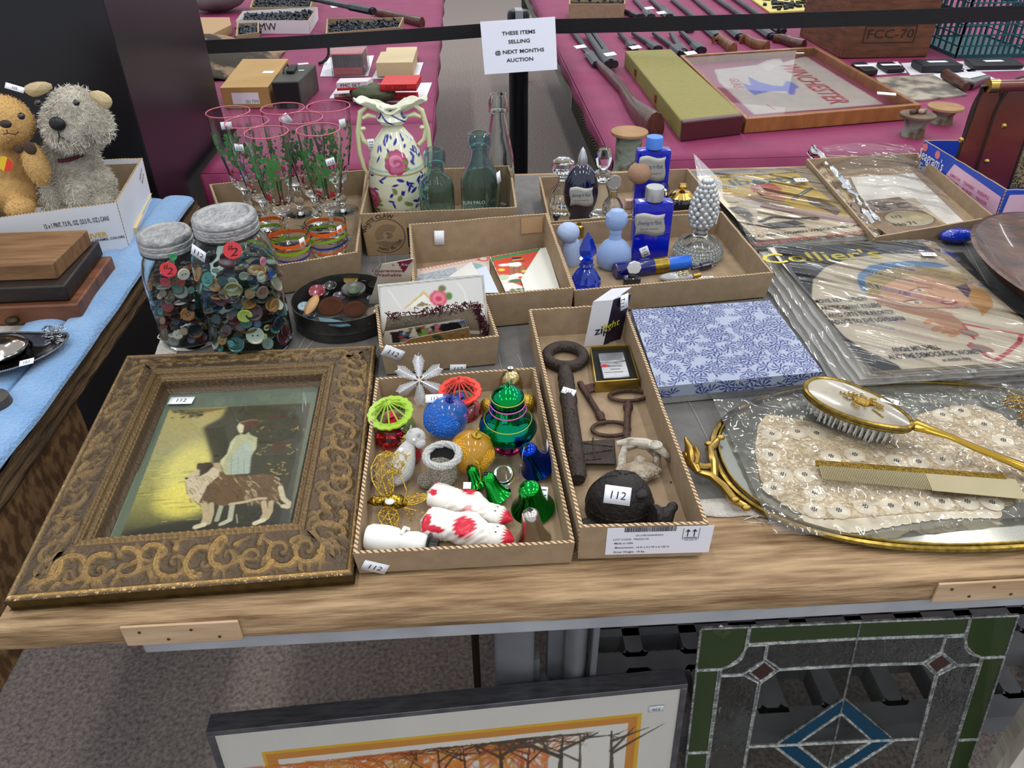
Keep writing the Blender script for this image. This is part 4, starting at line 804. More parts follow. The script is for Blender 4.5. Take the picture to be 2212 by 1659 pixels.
def button(r,x,mat,label,g=None,name='button',holes=2):
 key=(mat.name,holes)
 if key not in PROTO:
  q=M();button_mesh(q,1,Matrix(),holes);o=q.done(name,[mat,DK],None,base=(0,0,0));PROTO[key]=o.data;bpy.data.objects.remove(o)
 o=bpy.data.objects.new(name,PROTO[key]);COL.objects.link(o);o.matrix_world=x@Matrix.Diagonal((r,r,r,1));return tag(o,label,'button',g)
def jar(lid,base,wpx,gm,nm,label,nb,g,lidh=.028,top_y=None):
 p=P(*base,T+.003);H=HT(p,lid[1]);R=WP((p.x,p.y,p.z+H*.4),wpx);hb=H-lidh*.9;x=X(p);t=thing('mason_jar',label,'jar',p)
 k=.66 if wpx>80 else.74
 pr=[(0,0),(R*.9,0),(R,.008),(R,hb*.62),(R*.97,hb*.74),(R*.86,hb*.85),(R*k,hb*.92),(R*k*.98,hb)]
 q=M(x);q.lathe(pr+[(r-.0024,z)for r,z in pr[::-1][:-3]]+[(R-.0026,.010),(R*.88,.006),(0,.006)],48,cap=False);q.done('glass_body',gm,t)
 q=M(x);q.tube([(R*k*1.06*math.cos(a),R*k*1.06*math.sin(a),hb*.93)for a in np.linspace(0,2*PI,37)[:-1]],.002,8,closed=True);lab(q.done('rubber_seal',mt('seal_black','#16191b',.5),t),'black sealing ring under the lid')
 q=M(x);L=R*k*1.12;z0=hb*.94;q.lathe([(L*.98,z0),(L,z0+.001),(L,z0+.006),(L*.96,z0+.0075),(L,z0+.009),(L,z0+.014),(L*.95,z0+.0155),(L*.99,z0+.018),(L*.985,z0+.022),(L*.93,z0+.0255),(L*.80,z0+.0265),(L*.74,z0+.0245),(L*.3,z0+.0245),(0,z0+.0242)],48);q.done('lid',ZN,t)
 rg=random.Random(nb);n=0;heap=M()
 zmax=hb*.70;dz=.0062 if wpx>80 else.0054
 nl=int((zmax-.010)/dz)
 for l in range(nl):
  z=.012+l*dz;kk=max(3,round(nb/nl))
  for j in range(kk):
   a=2*PI*(j+rg.random()*.7)/kk+l*1.3;br=rg.choice([.006,.0075,.009,.0105,.013])*(1 if wpx>80 else.8);rad=(R-.0035-br*.55)*(rg.uniform(.86,.98)if j%4 else rg.uniform(.2,.6));face=rg.random()<.5
   til=rg.uniform(.9,1.35)if face and rad>R*.5 else rg.uniform(-.3,.4)
   if til>.8:rad=R-.0045-.25*br
   m=x@X((rad*math.cos(a),rad*math.sin(a),z+.001))@Matrix.Rotation(a,4,'Z')@Matrix.Rotation(til,4,'Y')@Matrix.Rotation(rg.uniform(0,6),4,'Z')
   zt=p.z+z+br*abs(math.sin(til))
   if m.translation.z-br*abs(math.sin(til))<p.z+.008:m.translation.z=p.z+.009+br*abs(math.sin(til))
   front=math.sin(a)<.25 and j%4
   if front and n<(135 if wpx>80 else 95):button(br,m,rg.choice(BMAT),'loose old button packed inside the '+nm,g,holes=rg.choice([2,2,4,0]));n+=1
   else:k0=len(heap.f);button_mesh(heap,br,m,2);mi_=rg.randrange(len(BMAT));heap.mi[k0:]=[mi_]*(len(heap.f)-k0)
 o=heap.done('button_heap',BMAT,None);tag(o,'mass of mixed buttons deeper inside the '+nm,'buttons',None,'stuff')
 return t,p,R,H
zj=Z(300,400,4.365)
t1=jar((467,441),(549,742),88,JB,'large aqua glass jar','large aqua glass mason jar of buttons with zinc lid and round red price sticker',250,'buttons in the large jar',.030)
t2=jar((366,489),(418,727),66,JC,'smaller clear jar behind','smaller clear mason jar of buttons with zinc lid, left of the large aqua jar',200,'buttons in the smaller jar',.026)
def jarfr(J,px):
 t,p,R,H=J;r=R3@V(((px[0]-CX)/F,-(px[1]-CY)/F,-1));o=CAM-p;a=r.x**2+r.y**2;b=2*(o.x*r.x+o.y*r.y);c=o.x**2+o.y**2-(R+.0005)**2;D=max(0,b*b-4*a*c);s=(-b-math.sqrt(D))/2/a;h=CAM+r*s;n_=V((h.x-p.x,h.y-p.y,0)).normalized();return Fr(h,V((0,0,1)).cross(n_),(0,0,1)),h,n_
RS=mt('red_round_sticker','#e0444c',.5)
for J,px,rr,sp,s_ in((t1,zj(883,615),.0125,1,.017),(t2,zj(277,795),.0115,1,.014)):
 f,h,n_=jarfr(J,px);q=M(f.mat());q.lathe([(0,0),(rr,0),(rr,.0006),(0,.0006)],32);o=q.done('round_sticker',RS,J[0]);lab(o,'round red price sticker')
 text('#',.011,f,-.002,.005,INK,o,h=.0009,shear=.2);text('2',s_,f,.002,-.003,INK,o,h=.0009,sx=1.3,shear=.3)
f,h,n_=jarfr(t1,zj(565,640));sticker(t1[0],f,V((0,0)),.023,.018,-.45)
def jb(J,px,r,mat,label,holes=2,inset=.006):
 f,h,n_=jarfr(J,zj(*px));c=h-n_*inset;m=Matrix((f.U,f.V,f.N)).transposed().to_4x4();m.translation=c;button(r,m,mat,label,None,holes=holes)
YE,PK_,BG=mt('button_yellow','#d2d08a',.3,coat=.4),mt('button_pink','#cf7790',.3,coat=.4),mt('button_brass','#8d8258',.35,.8,c2='#b8ad80',ns=160)
for px,r,mat,lb,ho in(((1195,725),.0062,PK_,'pink two hole button high on the right in the large aqua jar',2),((1222,1355),.0048,YE,'upper pale yellow two hole button at the foot of the large jar',2),((1192,1440),.0052,YE,'lower pale yellow two hole button at the foot of the large jar',2),((890,1000),.0128,BG,'large domed brass button in the middle of the large jar',0),((1180,1020),.0100,mt('button_rose','#94685c',.35),'dusty rose brown button in the large jar',2),((755,1095),.0105,BMAT[18],'dark burgundy button left of centre in the large jar',4),((1330,1310),.0115,BMAT[2],'large slate blue button low on the right in the large jar',4),((995,870),.0065,mt('button_clear','#9a988c',.2,.3),'grey glass button above the big brass one',0),((1295,1140),.0105,BMAT[6],'caramel brown button at the right side of the large jar',2),((1000,1245),.0105,mt('button_leaf_yellow','#c9c860',.3),'yellow leaf patterned oval button in the large jar',0),((1270,845),.0062,mt('button_blue','#3450a8',.3),'blue button at the right edge of the large jar',0),((1170,860),.0065,BMAT[8],'ivory button just left of the blue one in the large jar',2),((855,1510),.006,mt('button_aqua','#7fb0b0',.2),'aqua glass button on the bottom of the large jar',0)):jb(t1,px,r,mat,lb,ho)
for px,r,mat,lb,ho in(((435,850),.0090,BMAT[8],'shiny white shell button in the smaller jar',2),((530,1370),.0105,BMAT[2],'large slate button at the bottom of the smaller jar',2),((330,690),.0055,mt('button_green','#3f9a64',.3),'green button near the top of the smaller jar',0),((405,930),.0060,mt('button_coral','#a4423a',.3),'coral red button in the middle of the smaller jar',2),((510,1000),.0055,mt('button_aqua'),'aqua button in the middle of the smaller jar',0),((240,930),.0072,mt('button_crimson','#b0404c',.3),'crimson button at the left wall of the smaller jar',0)):jb(t2,px,r,mat,lb,ho)
# ================================================================ ROUND TIN
RZ=.040;c=P(740,640,T+.003+RZ);c.z=T+.003;rx=WP((c.x,c.y,c.z+RZ),108);tn=thing('round_tin','round dark metal tin half full of large old buttons','tin',c)
TN=mt('tarnished_tin','#5b5a56',.4,.75,c2='#3c3b39',ns=30,bs=60,bd=.15);q=M(X(c));q.lathe([(0,0),(rx*.97,0),(rx,.002),(rx,.014),(rx*1.012,.016),(rx,.019),(rx*1.01,RZ-.002),(rx*1.015,RZ),(rx,RZ),(rx*.985,.019),(rx*.98,.004),(0,.003)],64,cap=False);q.done('tin_body',TN,tn)
sticker(tn,Fr(P(*z3(470,375),c.z+RZ),(1,0,0),(0,.8,.5)),z3(468,368),.024,.018,-.5)
def tb_(px,r,mat,lb,zz=.012,tl=0,ho=2,sy=1):
 r*=1.12
 p=P(*z3(*px),c.z+zz+.012);m=X(p,rx=tl,s=(1,sy,1));return button(r,m,mat,lb,'buttons in the round tin',holes=ho)
BI=0
CP=mt('copper_relief','#a8684a',.35,.7,c2='#2a1a12',ns=120,sharp=.04,bs=300,bd=.9)
for px,r,mat,lb,zz,tl,ho in(((285,605),.0125,BMAT[0],'dark red shallow button in the round tin',.018,.35,0),((390,720),.0185,CP,'large copper relief button on the left in the round tin',.018,.3,0),((560,740),.0165,CP,'copper relief button right of its twin in the round tin',.016,.25,0),((550,595),.0185,mt('button_ring','#4a4a44',.3),'large grey ring shaped button at the back of the round tin',.014,.1,0),((550,600),.0095,mt('button_mossy','#3c4a30',.4),'mossy button lying in the ring shaped one',.0205,.1,0),((530,520),.0115,mt('button_gilt','#9a8446',.35,.6),'gilt button at the back of the round tin',.016,.2,0),((640,510),.011,BMAT[15],'plum button at the back right of the round tin',.014,.1,2),((380,565),.010,BMAT[14],'knobbly black button in the round tin',.018,.3,0),((700,560),.010,BMAT[14],'black button at the right side of the round tin',.014,0,2),((690,660),.0105,BMAT[3],'green black button under the card',.014,0,2),((330,545),.008,BMAT[8],'white button at the tin wall',.014,.3,2),((190,715),.009,mt('button_sky','#8aa6b4',.3),'pale blue button at the left of the tin',.014,.3,2),((640,820),.009,BMAT[12],'taupe button at the front of the tin',.013,.1,2),((320,620),.011,BMAT[3],'black green button in the tin centre',.012,.1,2),((450,640),.011,BMAT[15],'dark plum button in the tin centre',.010,.1,2),((230,780),.010,BMAT[2],'slate button at the tin front left',.008,.0,2),((420,830),.011,BMAT[3],'dark button at the tin front',.007,.0,2),((700,760),.012,BMAT[12],'drab shell button at the tin right',.012,.2,0)):tb_(px,r,mat,lb,zz,tl,ho)
q=M();a=P(*z3(205,770),c.z+.034);b=P(*z3(285,630),c.z+.040);q.tube([a.lerp(b,f)for f in np.linspace(0,1,9)],[.002,.006,.008,.0088,.009,.0088,.008,.006,.002],14,sc=(1,.6));tag(q.done('toggle_button',mt('wood_toggle','#b48a58',.4,c2='#a07848',ns=20),None),'smooth tan oval toggle button in the round tin','button','buttons in the round tin')
q=M();pts=[P(*z3(*k),c.z+.036)for k in((285,785),(330,790),(400,800),(470,815),(530,845),(450,852),(370,840),(310,825))];q.prism([(p.x,p.y)for p in pts],c.z+.033,c.z+.036);tag(q.done('leaf_button',mt('verdigris','#4f747c',.5,c2='#3a5a62',ns=60),None,bev=.0008),'blue green leaf shaped button at the front of the round tin','button','buttons in the round tin')
# ================================================================ BOTTLES AND VASE IN THE DRINKS CARTON
AQ=mt('aqua_bottle_glass','#c4e3e6',.05,tr=1,ior=1.3,bs=70,bd=.05);
def bottle(base,top,wpx,pr,mat,label,name='glass_bottle',z=GZ,th=.0022,lean=None):
 p=P(*base,z);H=HT(p,top);R=WP((p.x,p.y,z+H*.3),wpx);t=thing(name,label,'bottle',p,'old glass bottles');q=M(X(p));o_=[(r*R,h*H)for r,h in pr]
 q.lathe(o_+[(max(r-th,.003),h)for r,h in o_[::-1]if h>.012]+[(R*.7,.010),(0,.012)],40,cap=False);q.done('bottle_body',mat,t);return t,p,R,H
BP1=[(0,.02),(.7,0),(1,.02),(1,.5),(.97,.58),(.8,.66),(.52,.75),(.42,.83),(.41,.86),(.56,.875),(.6,.94),(.56,.985),(.42,1),]
b1=bottle((1041,510),286,42,BP1,AQ,'aqua embossed soda bottle with blob top and small white tag')
bottle((950,520),322,37,[(0,.02),(.8,0),(1,.03),(1,.60),(.9,.68),(.55,.74),(.46,.80),(.46,.83),(.6,.85),(.62,.96),(.5,1)],AQ,'shorter squat aqua bottle with wire stopper beside the vase')
b3=bottle((1080,455),203,33,[(0,.02),(.8,0),(1,.02),(1,.38),(.92,.5),(.66,.68),(.48,.82),(.44,.85),(.6,.865),(.62,.94),(.52,1)],THK,'tall clear bottle with thick glass lip behind the aqua bottle',th=.003)
tx('SUN PALO',*zv(1080,1140),.009,Fr(b1[1]+V((0,-b1[2]-.0008,0)),(1,0,0),(0,0,1)),b1[0],mt('embossed_aqua','#9fc4c6',.2),h=0)
f=Fr(b1[1]+V((b1[2]*.8,-b1[2]*.6,0)),(.6,.8,0),(0,0,1));sticker(b1[0],f,zv(1303,905),.012,.022,.15,'')
q=M();p=P(*zv(745,700),0);
t=b_=None
vp=P(868,478,GZ);VH=HT(vp,268);vr=WP((vp.x,vp.y,GZ+.06),62);vs_=thing('porcelain_vase','painted porcelain vase with two handles, flared split mouth, roses and cobalt scrolls','vase',vp);vpr=[(0,0),(.62,0),(.66,.02),(.72,.05),(.86,.12),(.97,.24),(1,.36),(.99,.5),(.94,.62),(.84,.74),(.64,.86),(.42,.94),(.32,.97),(.31,1.0)]
zs=np.array([v[1]for v in vpr[1:]])*VH;rs_=np.array([v[0]for v in vpr[1:]])*vr;circ=2*PI
A=Art(circ,VH,.011,'#dfe0bc');A.nx,A.ny=420,230;A.U,A.Vv=np.meshgrid(np.linspace(0,circ,A.nx),np.linspace(0,VH,A.ny));A.c=np.ones((A.ny,A.nx,3))*np.array(C('#dcdcc0')[:3]);A.px=.0006
SCX=.05
def ve(a,z,ra,rz,col,al=1,rot=0):
 du=np.angle(np.exp(1j*(A.U-a)))*SCX;dv=A.Vv-z;co,si=math.cos(rot),math.sin(rot);d=np.hypot((du*co+dv*si)/ra,(-du*si+dv*co)/rz);A.mix(np.clip((1-d)*min(ra,rz)/.0012+.5,0,1)*al,col)
fa_=-PI/2+.05;COB='#20248c';rg=random.Random(4)
def band(z,h,col):A.mix(np.clip((h-abs(A.Vv-z))/.0006,0,1),col)
band(.135*VH/.155*.155/.155,.0,COB)
for z_,h_,c_ in((.017,.0035,'#9fb8a4'),(.026,.003,'#a08a5c'),(.008,.003,'#d8dcd0'),(VH*.58,.002,'#b09a6a'),(VH*.62,.0025,'#a8c4b8')):band(z_,h_,c_)
for k in range(34):ve(k*.185,.0115,.0022,.0028,'#b8c4bc',.9)
for k in range(190):
 a=rg.uniform(0,2*PI);z_=rg.uniform(.034,VH*.56)if k%3 else rg.uniform(VH*.68,VH*.93);ve(a,z_,rg.uniform(.0018,.0032),rg.uniform(.0045,.008),COB,1,rg.uniform(0,3.1))
for k in range(36):a=rg.uniform(0,2*PI);ve(a,rg.uniform(.032,.085),.004,.0065,'#7c8a3c',.9,rg.uniform(0,3))
for a,z_,s in((fa_+.05,VH*.70,.021),(fa_-1.05,VH*.33,.018),(fa_+2.6,VH*.5,.019),(fa_+1.5,VH*.3,.012)):
 for k in range(9):ve(a+s*.7/SCX*math.cos(k*.7),z_+s*.7*math.sin(k*.7),s*.42,s*.42,'#a83a62')
 ve(a,z_,s*.85,s*.85,'#b84a74');ve(a-.03,z_+s*.15,s*.6,s*.5,'#d98aa4')
 for k in range(5):ve(a+.05*math.sin(k*2),z_+s*.1*math.cos(k*2.3),s*(.5-.08*k),s*(.42-.07*k),'#a83a62' if k%2 else '#cf7294')
 for k in(0,1,2):ve(a+(.35 if k else-.35),z_-s*.6*(k-1),.003,.006,'#7c8a3c',1,.8*k)
ve(fa_+.95,.05,.003,.007,'#d89a30');
def vfn(u,v):r=np.interp(v,zs,rs_)*(1-.12*np.abs(np.sin(u))**4*0);return np.stack([vp.x+r*np.cos(u),vp.y+r*np.sin(u),vp.z+v+.0005],-1)
VG=mt('vase_glaze',attr=True,r=.12,coat=.8);A.mesh('vase_body',VG,vs_,vfn)
q=M(X(vp));q.lathe([(0,.0004),(vr*.62,.0004)],30,cap=False);q.done('foot',mt('porcelain_cream','#d9dac2',.15,coat=.8),vs_)
PC=mt('porcelain_cream');NB=VH
A=Art(1,1,.02,'#dcdcc0');A.nx,A.ny=160,80;A.U,A.Vv=np.meshgrid(np.linspace(0,2*PI,160),np.linspace(0,1,80));A.c=np.ones((80,160,3))*np.array(C('#dfe0c8')[:3])
k=((A.Vv>.12)&(A.Vv<.5)&(np.abs(np.sin(A.U*3+9*A.Vv))<.33))|((A.Vv>.3)&(A.Vv<.62)&(np.abs(np.cos(A.U))>.82));A.c[k]=C('#23287f')[:3];A.c[(A.Vv<.05)]=C('#8a7850')[:3]
HT_=WP(vp,82)if False else HT(V((vp.x,vp.y,vp.z+VH)),215)
def mfn(u,v):
 r=np.interp(v,[0,.1,.25,.4,.55,.75,1],np.array([.29,.46,.52,.40,.36,.5,.62])*vr);fl=np.clip((v-.5)*2,0,1);cx_=r*np.cos(u)*(1+.95*fl);cy_=r*np.sin(u)*(1-.35*fl);z_=v*HT_*(1-.42*fl*np.exp(-(np.cos(u)/.33)**2))+.004*fl*np.abs(np.cos(u))*np.sin(8*u)
 return np.stack([vp.x+cx_,vp.y+cy_,vp.z+VH+z_],-1)
o=A.mesh('split_mouth',VG,vs_,mfn);s_=o.modifiers.new('t','SOLIDIFY');s_.thickness=.003;s_.offset=-1
for sx in(-1,1):
 q=M();hp=[(.30,.98*VH+HT_*.6),(.75,VH+HT_*.78),(1.0,VH+HT_*.55),(1.12,VH*.98),(1.02,VH*.86),(.82,VH*.80)]
 q.tube([vp+V((sx*vr*a,-.004,z))for a,z in hp],[.0035,.0045,.005,.005,.0045,.004],10)
 q.tube([vp+V((sx*vr*a,-.006,z))for a,z in((1.02,VH+HT_*.5),(1.16,VH*.95),(1.18,VH*.75),(1.10,VH*.6),(.96,VH*.5))],[.003,.0042,.0045,.004,.003],10)
 q.tube([vp+V((sx*vr*a,-.006,z))for a,z in((.5,VH+HT_*.35),(.75,VH+HT_*.42),(.95,VH+HT_*.3))],[.003,.005,.003],8)
 q.sph(vp+V((sx*vr*.98,-.004,VH*.97)),(.006,.006,.0035),10,8);q.done('handle',mt('porcelain_ivory','#d6d6a8',.15,coat=.8),vs_)
sticker(vs_,Fr(vp+V((-vr*1.17,-.012,VH*.85)),(1,0,0),(0,0,1)),zv(138,605),.013,.022,.1,'');_f=Fr(vp+V((-vr*1.17,-.012,VH*.85)),(1,0,0),(0,0,1));tx('112',*zv(138,605),.010,_f,vs_,a=PI/2,h=.0014)
# ================================================================ PERFUME BOTTLES
PZ=TZ+.0035;PG='old perfume and toiletry bottles'
CB=mt('cobalt_glass','#0a1cb8',.06,coat=.8,c2='#0a16a0',ns=20);CBD=mt('deep_cobalt','#07082a',.06,coat=.9);CRY=mt('crystal_glass','#f7fbfb',.03,tr=1,ior=1.42)
FRO=mt('frosted_blue_glass','#8da6d2',.5,sub=.2,coat=.1);FRB=mt('frosted_grey_blue','#a3b4d4',.55,sub=.2,bs=30,bd=.2);BRS=mt('polished_brass','#b3924c',.22,1);LBL=mt('silver_label','#b7b6ae',.35,.3,c2='#a3a29a',ns=30)
def pb(name,label,px,top=None,z=PZ,cat='perfume bottle',H=None):
 p=P(*zp(*px),z);t=thing(name,label,cat,p,PG);return t,p,(H or HT(p,zp(*top)[1])),X(p)
def script_label(t,f,u,v,w_,h_,s_,size=None):
 q=M(f.mat(u,v,.0006));n=14
 q.grid(lambda i,j:((i-.5)*w_+.04*w_*math.sin(j*6),(j-.5)*h_+.06*h_*math.sin(i*6.3),0),n,6);o=q.done('paper_label',LBL,t,sol=.0003)
 text(s_,size or h_*.26,f,u,v+h_*.08,mt('blue_ink','#1d2a6e',.5),o,h=.0010,shear=.45,fit=w_*.78);text('EAU DE TOILETTE',h_*.1,f,u,v-h_*.22,mt('blue_ink'),o,h=.0010)
# dark teardrop flask
t,p,H,x=pb('teardrop_flask','dark cobalt teardrop flask with silver label and fluted silver stopper',(410,880),(435,228));R=WP(p+V((0,0,H*.5)),38);q=M(x)
q.lathe([(r*R,z*H)for r,z in((0,0),(.60,0),(.62,.03),(.58,.10),(.6,.12),(.78,.18),(.95,.30),(1,.42),(.94,.55),(.76,.66),(.5,.74),(.28,.775),(0,.78))],40,sy=.72);q.done('flask_body',CBD,t)
q=M(x);q.lathe([(.24*R,.77*H),(.27*R,.80*H),(.25*R,.87*H),(.12*R,.96*H),(0,H)],24,wob=lambda a,z:1+.06*math.cos(12*a));q.done('stopper',mt('fluted_silver','#c5c6ca',.3,.8),t)
for k in range(2):q=M(x);q.tube([(.615*R*math.cos(a),.44*R*math.sin(a),(.04+.03*k)*H)for a in np.linspace(0,2*PI,31)[:-1]],.0008,5,closed=True);q.done('foot_ring',CBD,t)
f=Fr(p+V((0,-R*.72-.0006,H*.4)),(1,.02,0),(0,.0,1));u,v=f.uv(*zp(425,662));script_label(t,f,u,v,R*1.3,H*.24,'Evening in Paris')
# cobalt rectangular bottles
def rect_bottle(label,px,cap_y,wid,dep,capm,capw,sh_y,lpos,back=False):
 t,p,H,x=pb('rectangular_bottle',label,px,(0,cap_y));W_=WP(p,wid)/2;D=dep;hs=HT(p,zp(0,sh_y)[1]);q=M(x)
 def rr(w_,d,n=6,r=.004):
  o=[]
  for cx_,cy_,a0 in((w_-r,d-r,0),(-w_+r,d-r,PI/2),(-w_+r,-d+r,PI),(w_-r,-d+r,1.5*PI)):o+=[(cx_+r*math.cos(a0+PI/2*k/n),cy_+r*math.sin(a0+PI/2*k/n))for k in range(n+1)]
  return o
 lv=[(.94,0),(1,.004),(1,hs-.006),(.96,hs),(.5,hs+.003)];vs=[];n=28
 for k,z in lv:vs+=[(a,b,z)for a,b in rr(W_*k,D*k if k>.6 else D*.6)]
 fs=[tuple(range(n))[::-1]]+[(j*n+i,j*n+(i+1)%n,(j+1)*n+(i+1)%n,(j+1)*n+i)for j in range(len(lv)-1)for i in range(n)]+[tuple(range(n*(len(lv)-1),n*len(lv)))]
 q.add(vs,fs);q.done('bottle_body',CB,t,ang=50)
 cw=WP(p+V((0,0,hs)),capw)/2;q=M(x);q.lathe([(cw*.9,hs),(cw*.9,hs+.005)],28,cap=False);q.done('neck',CBD,t)
 q=M(x);q.lathe([(0,hs+.003),(cw,hs+.003),(cw,H-.002),(cw*.95,H),(0,H)],32);o=q.done('cap',capm,t)
 f=Fr(p+V((0,-D-.0003,0)),(1,0,0),(0,0,1));u,v=f.uv(*zp(*lpos));script_label(t,f,u,v,W_*1.55,hs*.36,'Evening in Paris');return t,f,p,H,hs
r1=rect_bottle('cobalt blue rectangular bottle with silver cap, in front',(1003,1195),575,80,.013,mt('silver_cap','#b5b5b5',.3,.7),40,700,(1020,905))
sticker(r1[0],r1[1],zp(975,1140),.016,.020,.4,'');tx('112',*zp(975,1140),.011,r1[1],r1[0],a=PI/2+.5-PI,h=.0014);q=M();pp=r1[2];q.box((0,0,0),(.020,.009,.0005),x=X(pp+V((.010,-.002,r1[4]+.0205)),rz=.2));q.done('loose_tag',mt('sticker_paper'),r1[0])
r2=rect_bottle('cobalt blue rectangular bottle with pale blue cap at the back',(1000,800),140,70,.013,mt('pale_blue_cap','#4a7fd8',.35),36,250,(1040,420))
# crystal decanter
t,p,H,x=pb('crystal_decanter','cut crystal bottle with flat faceted stopper at the rear left',(255,790),(300,335));R=WP(p,31);q=M(x)
q.lathe([(r*R,z*H)for r,z in((0,0),(.8,0),(.95,.05),(1,.2),(.85,.38),(.45,.5),(.33,.56),(.33,.68),(.42,.71),(.3,.71),(.22,.6),(.22,.56),(.7,.38),(.8,.2),(0,.08))],32,wob=lambda a,z:1+.03*math.cos(16*a));q.done('bottle_body',CRY,t)
q=M(x);q.lathe([(r*R,z*H)for r,z in((0,.6),(.2,.6),(.22,.74),(.7,.77),(.78,.84),(.74,.95),(.5,1),(0,.97))],16);q.done('stopper',CRY,t,ang=20)
# clear bottle with leaf stopper
t,p,H,x=pb('crystal_flask','slim clear bottle with tall pointed cut glass stopper',(590,830),(640,212));q=M(x);R=WP(p,18)
q.lathe([(r*R,z*H)for r,z in((0,0),(1.5,0),(1.5,.02),(1.15,.05),(1.2,.2),(1.1,.34),(.6,.42),(.55,.5),(.95,.53),(.95,.63),(.5,.64),(.4,.5),(.9,.3),(.95,.08),(0,.06))],24);q.done('bottle_body',CRY,t)
q=M(x);q.lathe([(r*R,z*H)for r,z in((0,.55),(.4,.56),(.4,.66),(.75,.72),(.95,.82),(.7,.94),(0,1))],6,sy=.5);q.done('stopper',CRY,t,smooth=False)
t,p,H,x=pb('round_flask','small round clear flask with disc stopper and cork coloured neck',(690,840),(700,465));q=M(x);R=WP(p,23)
q.lathe([(r*R,z*H)for r,z in((0,0),(.7,0),(1,.15),(.95,.3),(.6,.42),(.42,.46),(.42,.66),(.3,.66),(.3,.46),(.85,.28),(.9,.15),(0,.06))],24);q.done('bottle_body',CRY,t)
q=M(x);q.lathe([(0,.5*H),(.29*R,.5*H),(.29*R,.62*H),(0,.62*H)],16);lab(q.done('cork',mt('cork_amber','#c7a468',.5),t),'amber cork ring');q=M(x@X((0,0,.82*H),rx=PI/2));q.lathe([(0,-.003),(.62*R,-.003),(.68*R,0),(.62*R,.003),(0,.003)],24);q.tube([(0,-.6*R,0),(0,-.9*R,0)],.003,8);q.done('stopper',mt('misty_glass','#dfe4ea',.25,tr=.8,ior=1.4),t)
t,p,H,x=pb('bulb_atomizer','crystal atomizer with tan squeeze bulb and brass head',(1040,800),(1060,380));R=WP(p,30);q=M(x)
q.lathe([(r*R,z*H)for r,z in((0,0),(.8,0),(1,.2),(1.05,.5),(.8,.66),(.3,.7),(.3,.74),(.2,.7),(.7,.6),(.9,.4),(0,.1))],28,wob=lambda a,z:1+.05*math.cos(14*a));q.done('bottle_body',CRY,t)
q=M(x);q.lathe([(r*R,z*H)for r,z in((0,.7),(.33,.7),(.33,.84),(.22,.86),(.22,.94),(.3,.95),(.26,1),(0,1))],20);c_=p+V((0,0,H*.93));bc=P(*zp(918,430),PZ);bc=V((p.x,p.y,0))+V((-.026,-.004,0));bc.z=p.z+H*.86;q.tube([c_-p,bc-p],.003,8)if False else None;q.done('brass_head',BRS,t)
q=M();q.tube([c_,bc],.0028,8);q.tube([c_,c_+V((.009,-.003,0))],.0025,8);q.done('nozzle',BRS,t);q=M();q.sph(bc+V((-.010,-.004,0)),(.0235,.021,.022),24,16,dis=lambda v:.012*math.sin(22*math.atan2(v.z,v.y)));q.done('squeeze_bulb',mt('tan_crochet','#a9856a',.8,bs=500,bd=.4),t)
# black round bottle
t,p,H,x=pb('round_black_bottle','round glossy black bottle with gold leaf shoulders and gold cap',(1275,830),(1275,550));R=WP(p,33);q=M(x)
q.lathe([(0,0),(R*.6,0),(R*.95,H*.2),(R,H*.38),(R*.85,H*.6),(R*.45,H*.74),(0,H*.78)],32,sy=.8);q.done('bottle_body',mt('black_glass','#06061a',.05,coat=1),t)
q=M(x);q.lathe([(R*.82,H*.6),(R*.86,H*.62),(R*.5,H*.77),(.1*R,H*.8),(.22*R,H*.84),(.3*R,H*.93),(.2*R,H),(0,H)],28,sy=.82,wob=lambda a,z:1+(.07*math.cos(8*a)if z<H*.75 else 0));q.done('gold_cap',BRS,t)
f=Fr(p+V((-.004,-R*.76,H*.17)),(1,0,0),(0,.3,1));q=M(f.mat());q.lathe([(0,0),(.005,0),(.005,.0004),(0,.0004)],16);q.done('round_label',mt('label_white'),t)
# beaded crystal bottle
t,p,H,x=pb('beaded_crystal_bottle','hobnail crystal bottle with tall beaded pinecone shaped stopper',(1430,1190),(1500,490));R=WP(p,51)
q=M(x);q.lathe([(r*R,z*H)for r,z in((0,0),(.8,0),(.97,.05),(1,.11),(.85,.19),(.5,.26),(.32,.29),(.3,.34),(.37,.36),(.37,.385),(.22,.385),(.2,.3),(.7,.16),(.85,.1),(0,.035))],36);q.done('bottle_body',CRY,t)
q=M(x)
for l in range(6):
 z_=.03+.033*l;r_=np.interp(z_,[0,.05,.11,.19,.26],[.8,.97,1,.85,.5])*R;n=int(2*PI*r_/.0062)
 for k in range(n):a=2*PI*(k+.5*(l%2))/n;q.sph((r_*math.cos(a),r_*math.sin(a),z_*H),.0029,8,6)
o=q.done('hobnail_beads',CRY,t);o['kind']='stuff'
q=M(x)
q.lathe([(.2*R,.34*H),(.2*R,.40*H),(.3*R,.44*H),(.33*R,.6*H),(.22*R,.8*H),(0,.95*H)],12,cap=False)
for l in range(11):
 z_=.43+.052*l;r_=R*np.interp(z_,[.4,.55,.7,.85,1],[.38,.54,.50,.34,.06])
 for k in range(10):a=2*PI*(k+.5*(l%2))/10;q.sph((r_*math.cos(a),r_*math.sin(a)*.6,z_*H),.0052,8,6)
lab(q.done('beaded_stopper',mt('silvered_crystal','#dfe2e2',.08,.35,tr=.5,ior=1.45),t),'tall stopper built of clear beads')
q=M();q.box((0,0,0),(.0015,.009,.022),x=X(p+V((R*.55,-.004,H*.52)),ry=.1));q.done('price_sticker',mt('sticker_paper'),t)
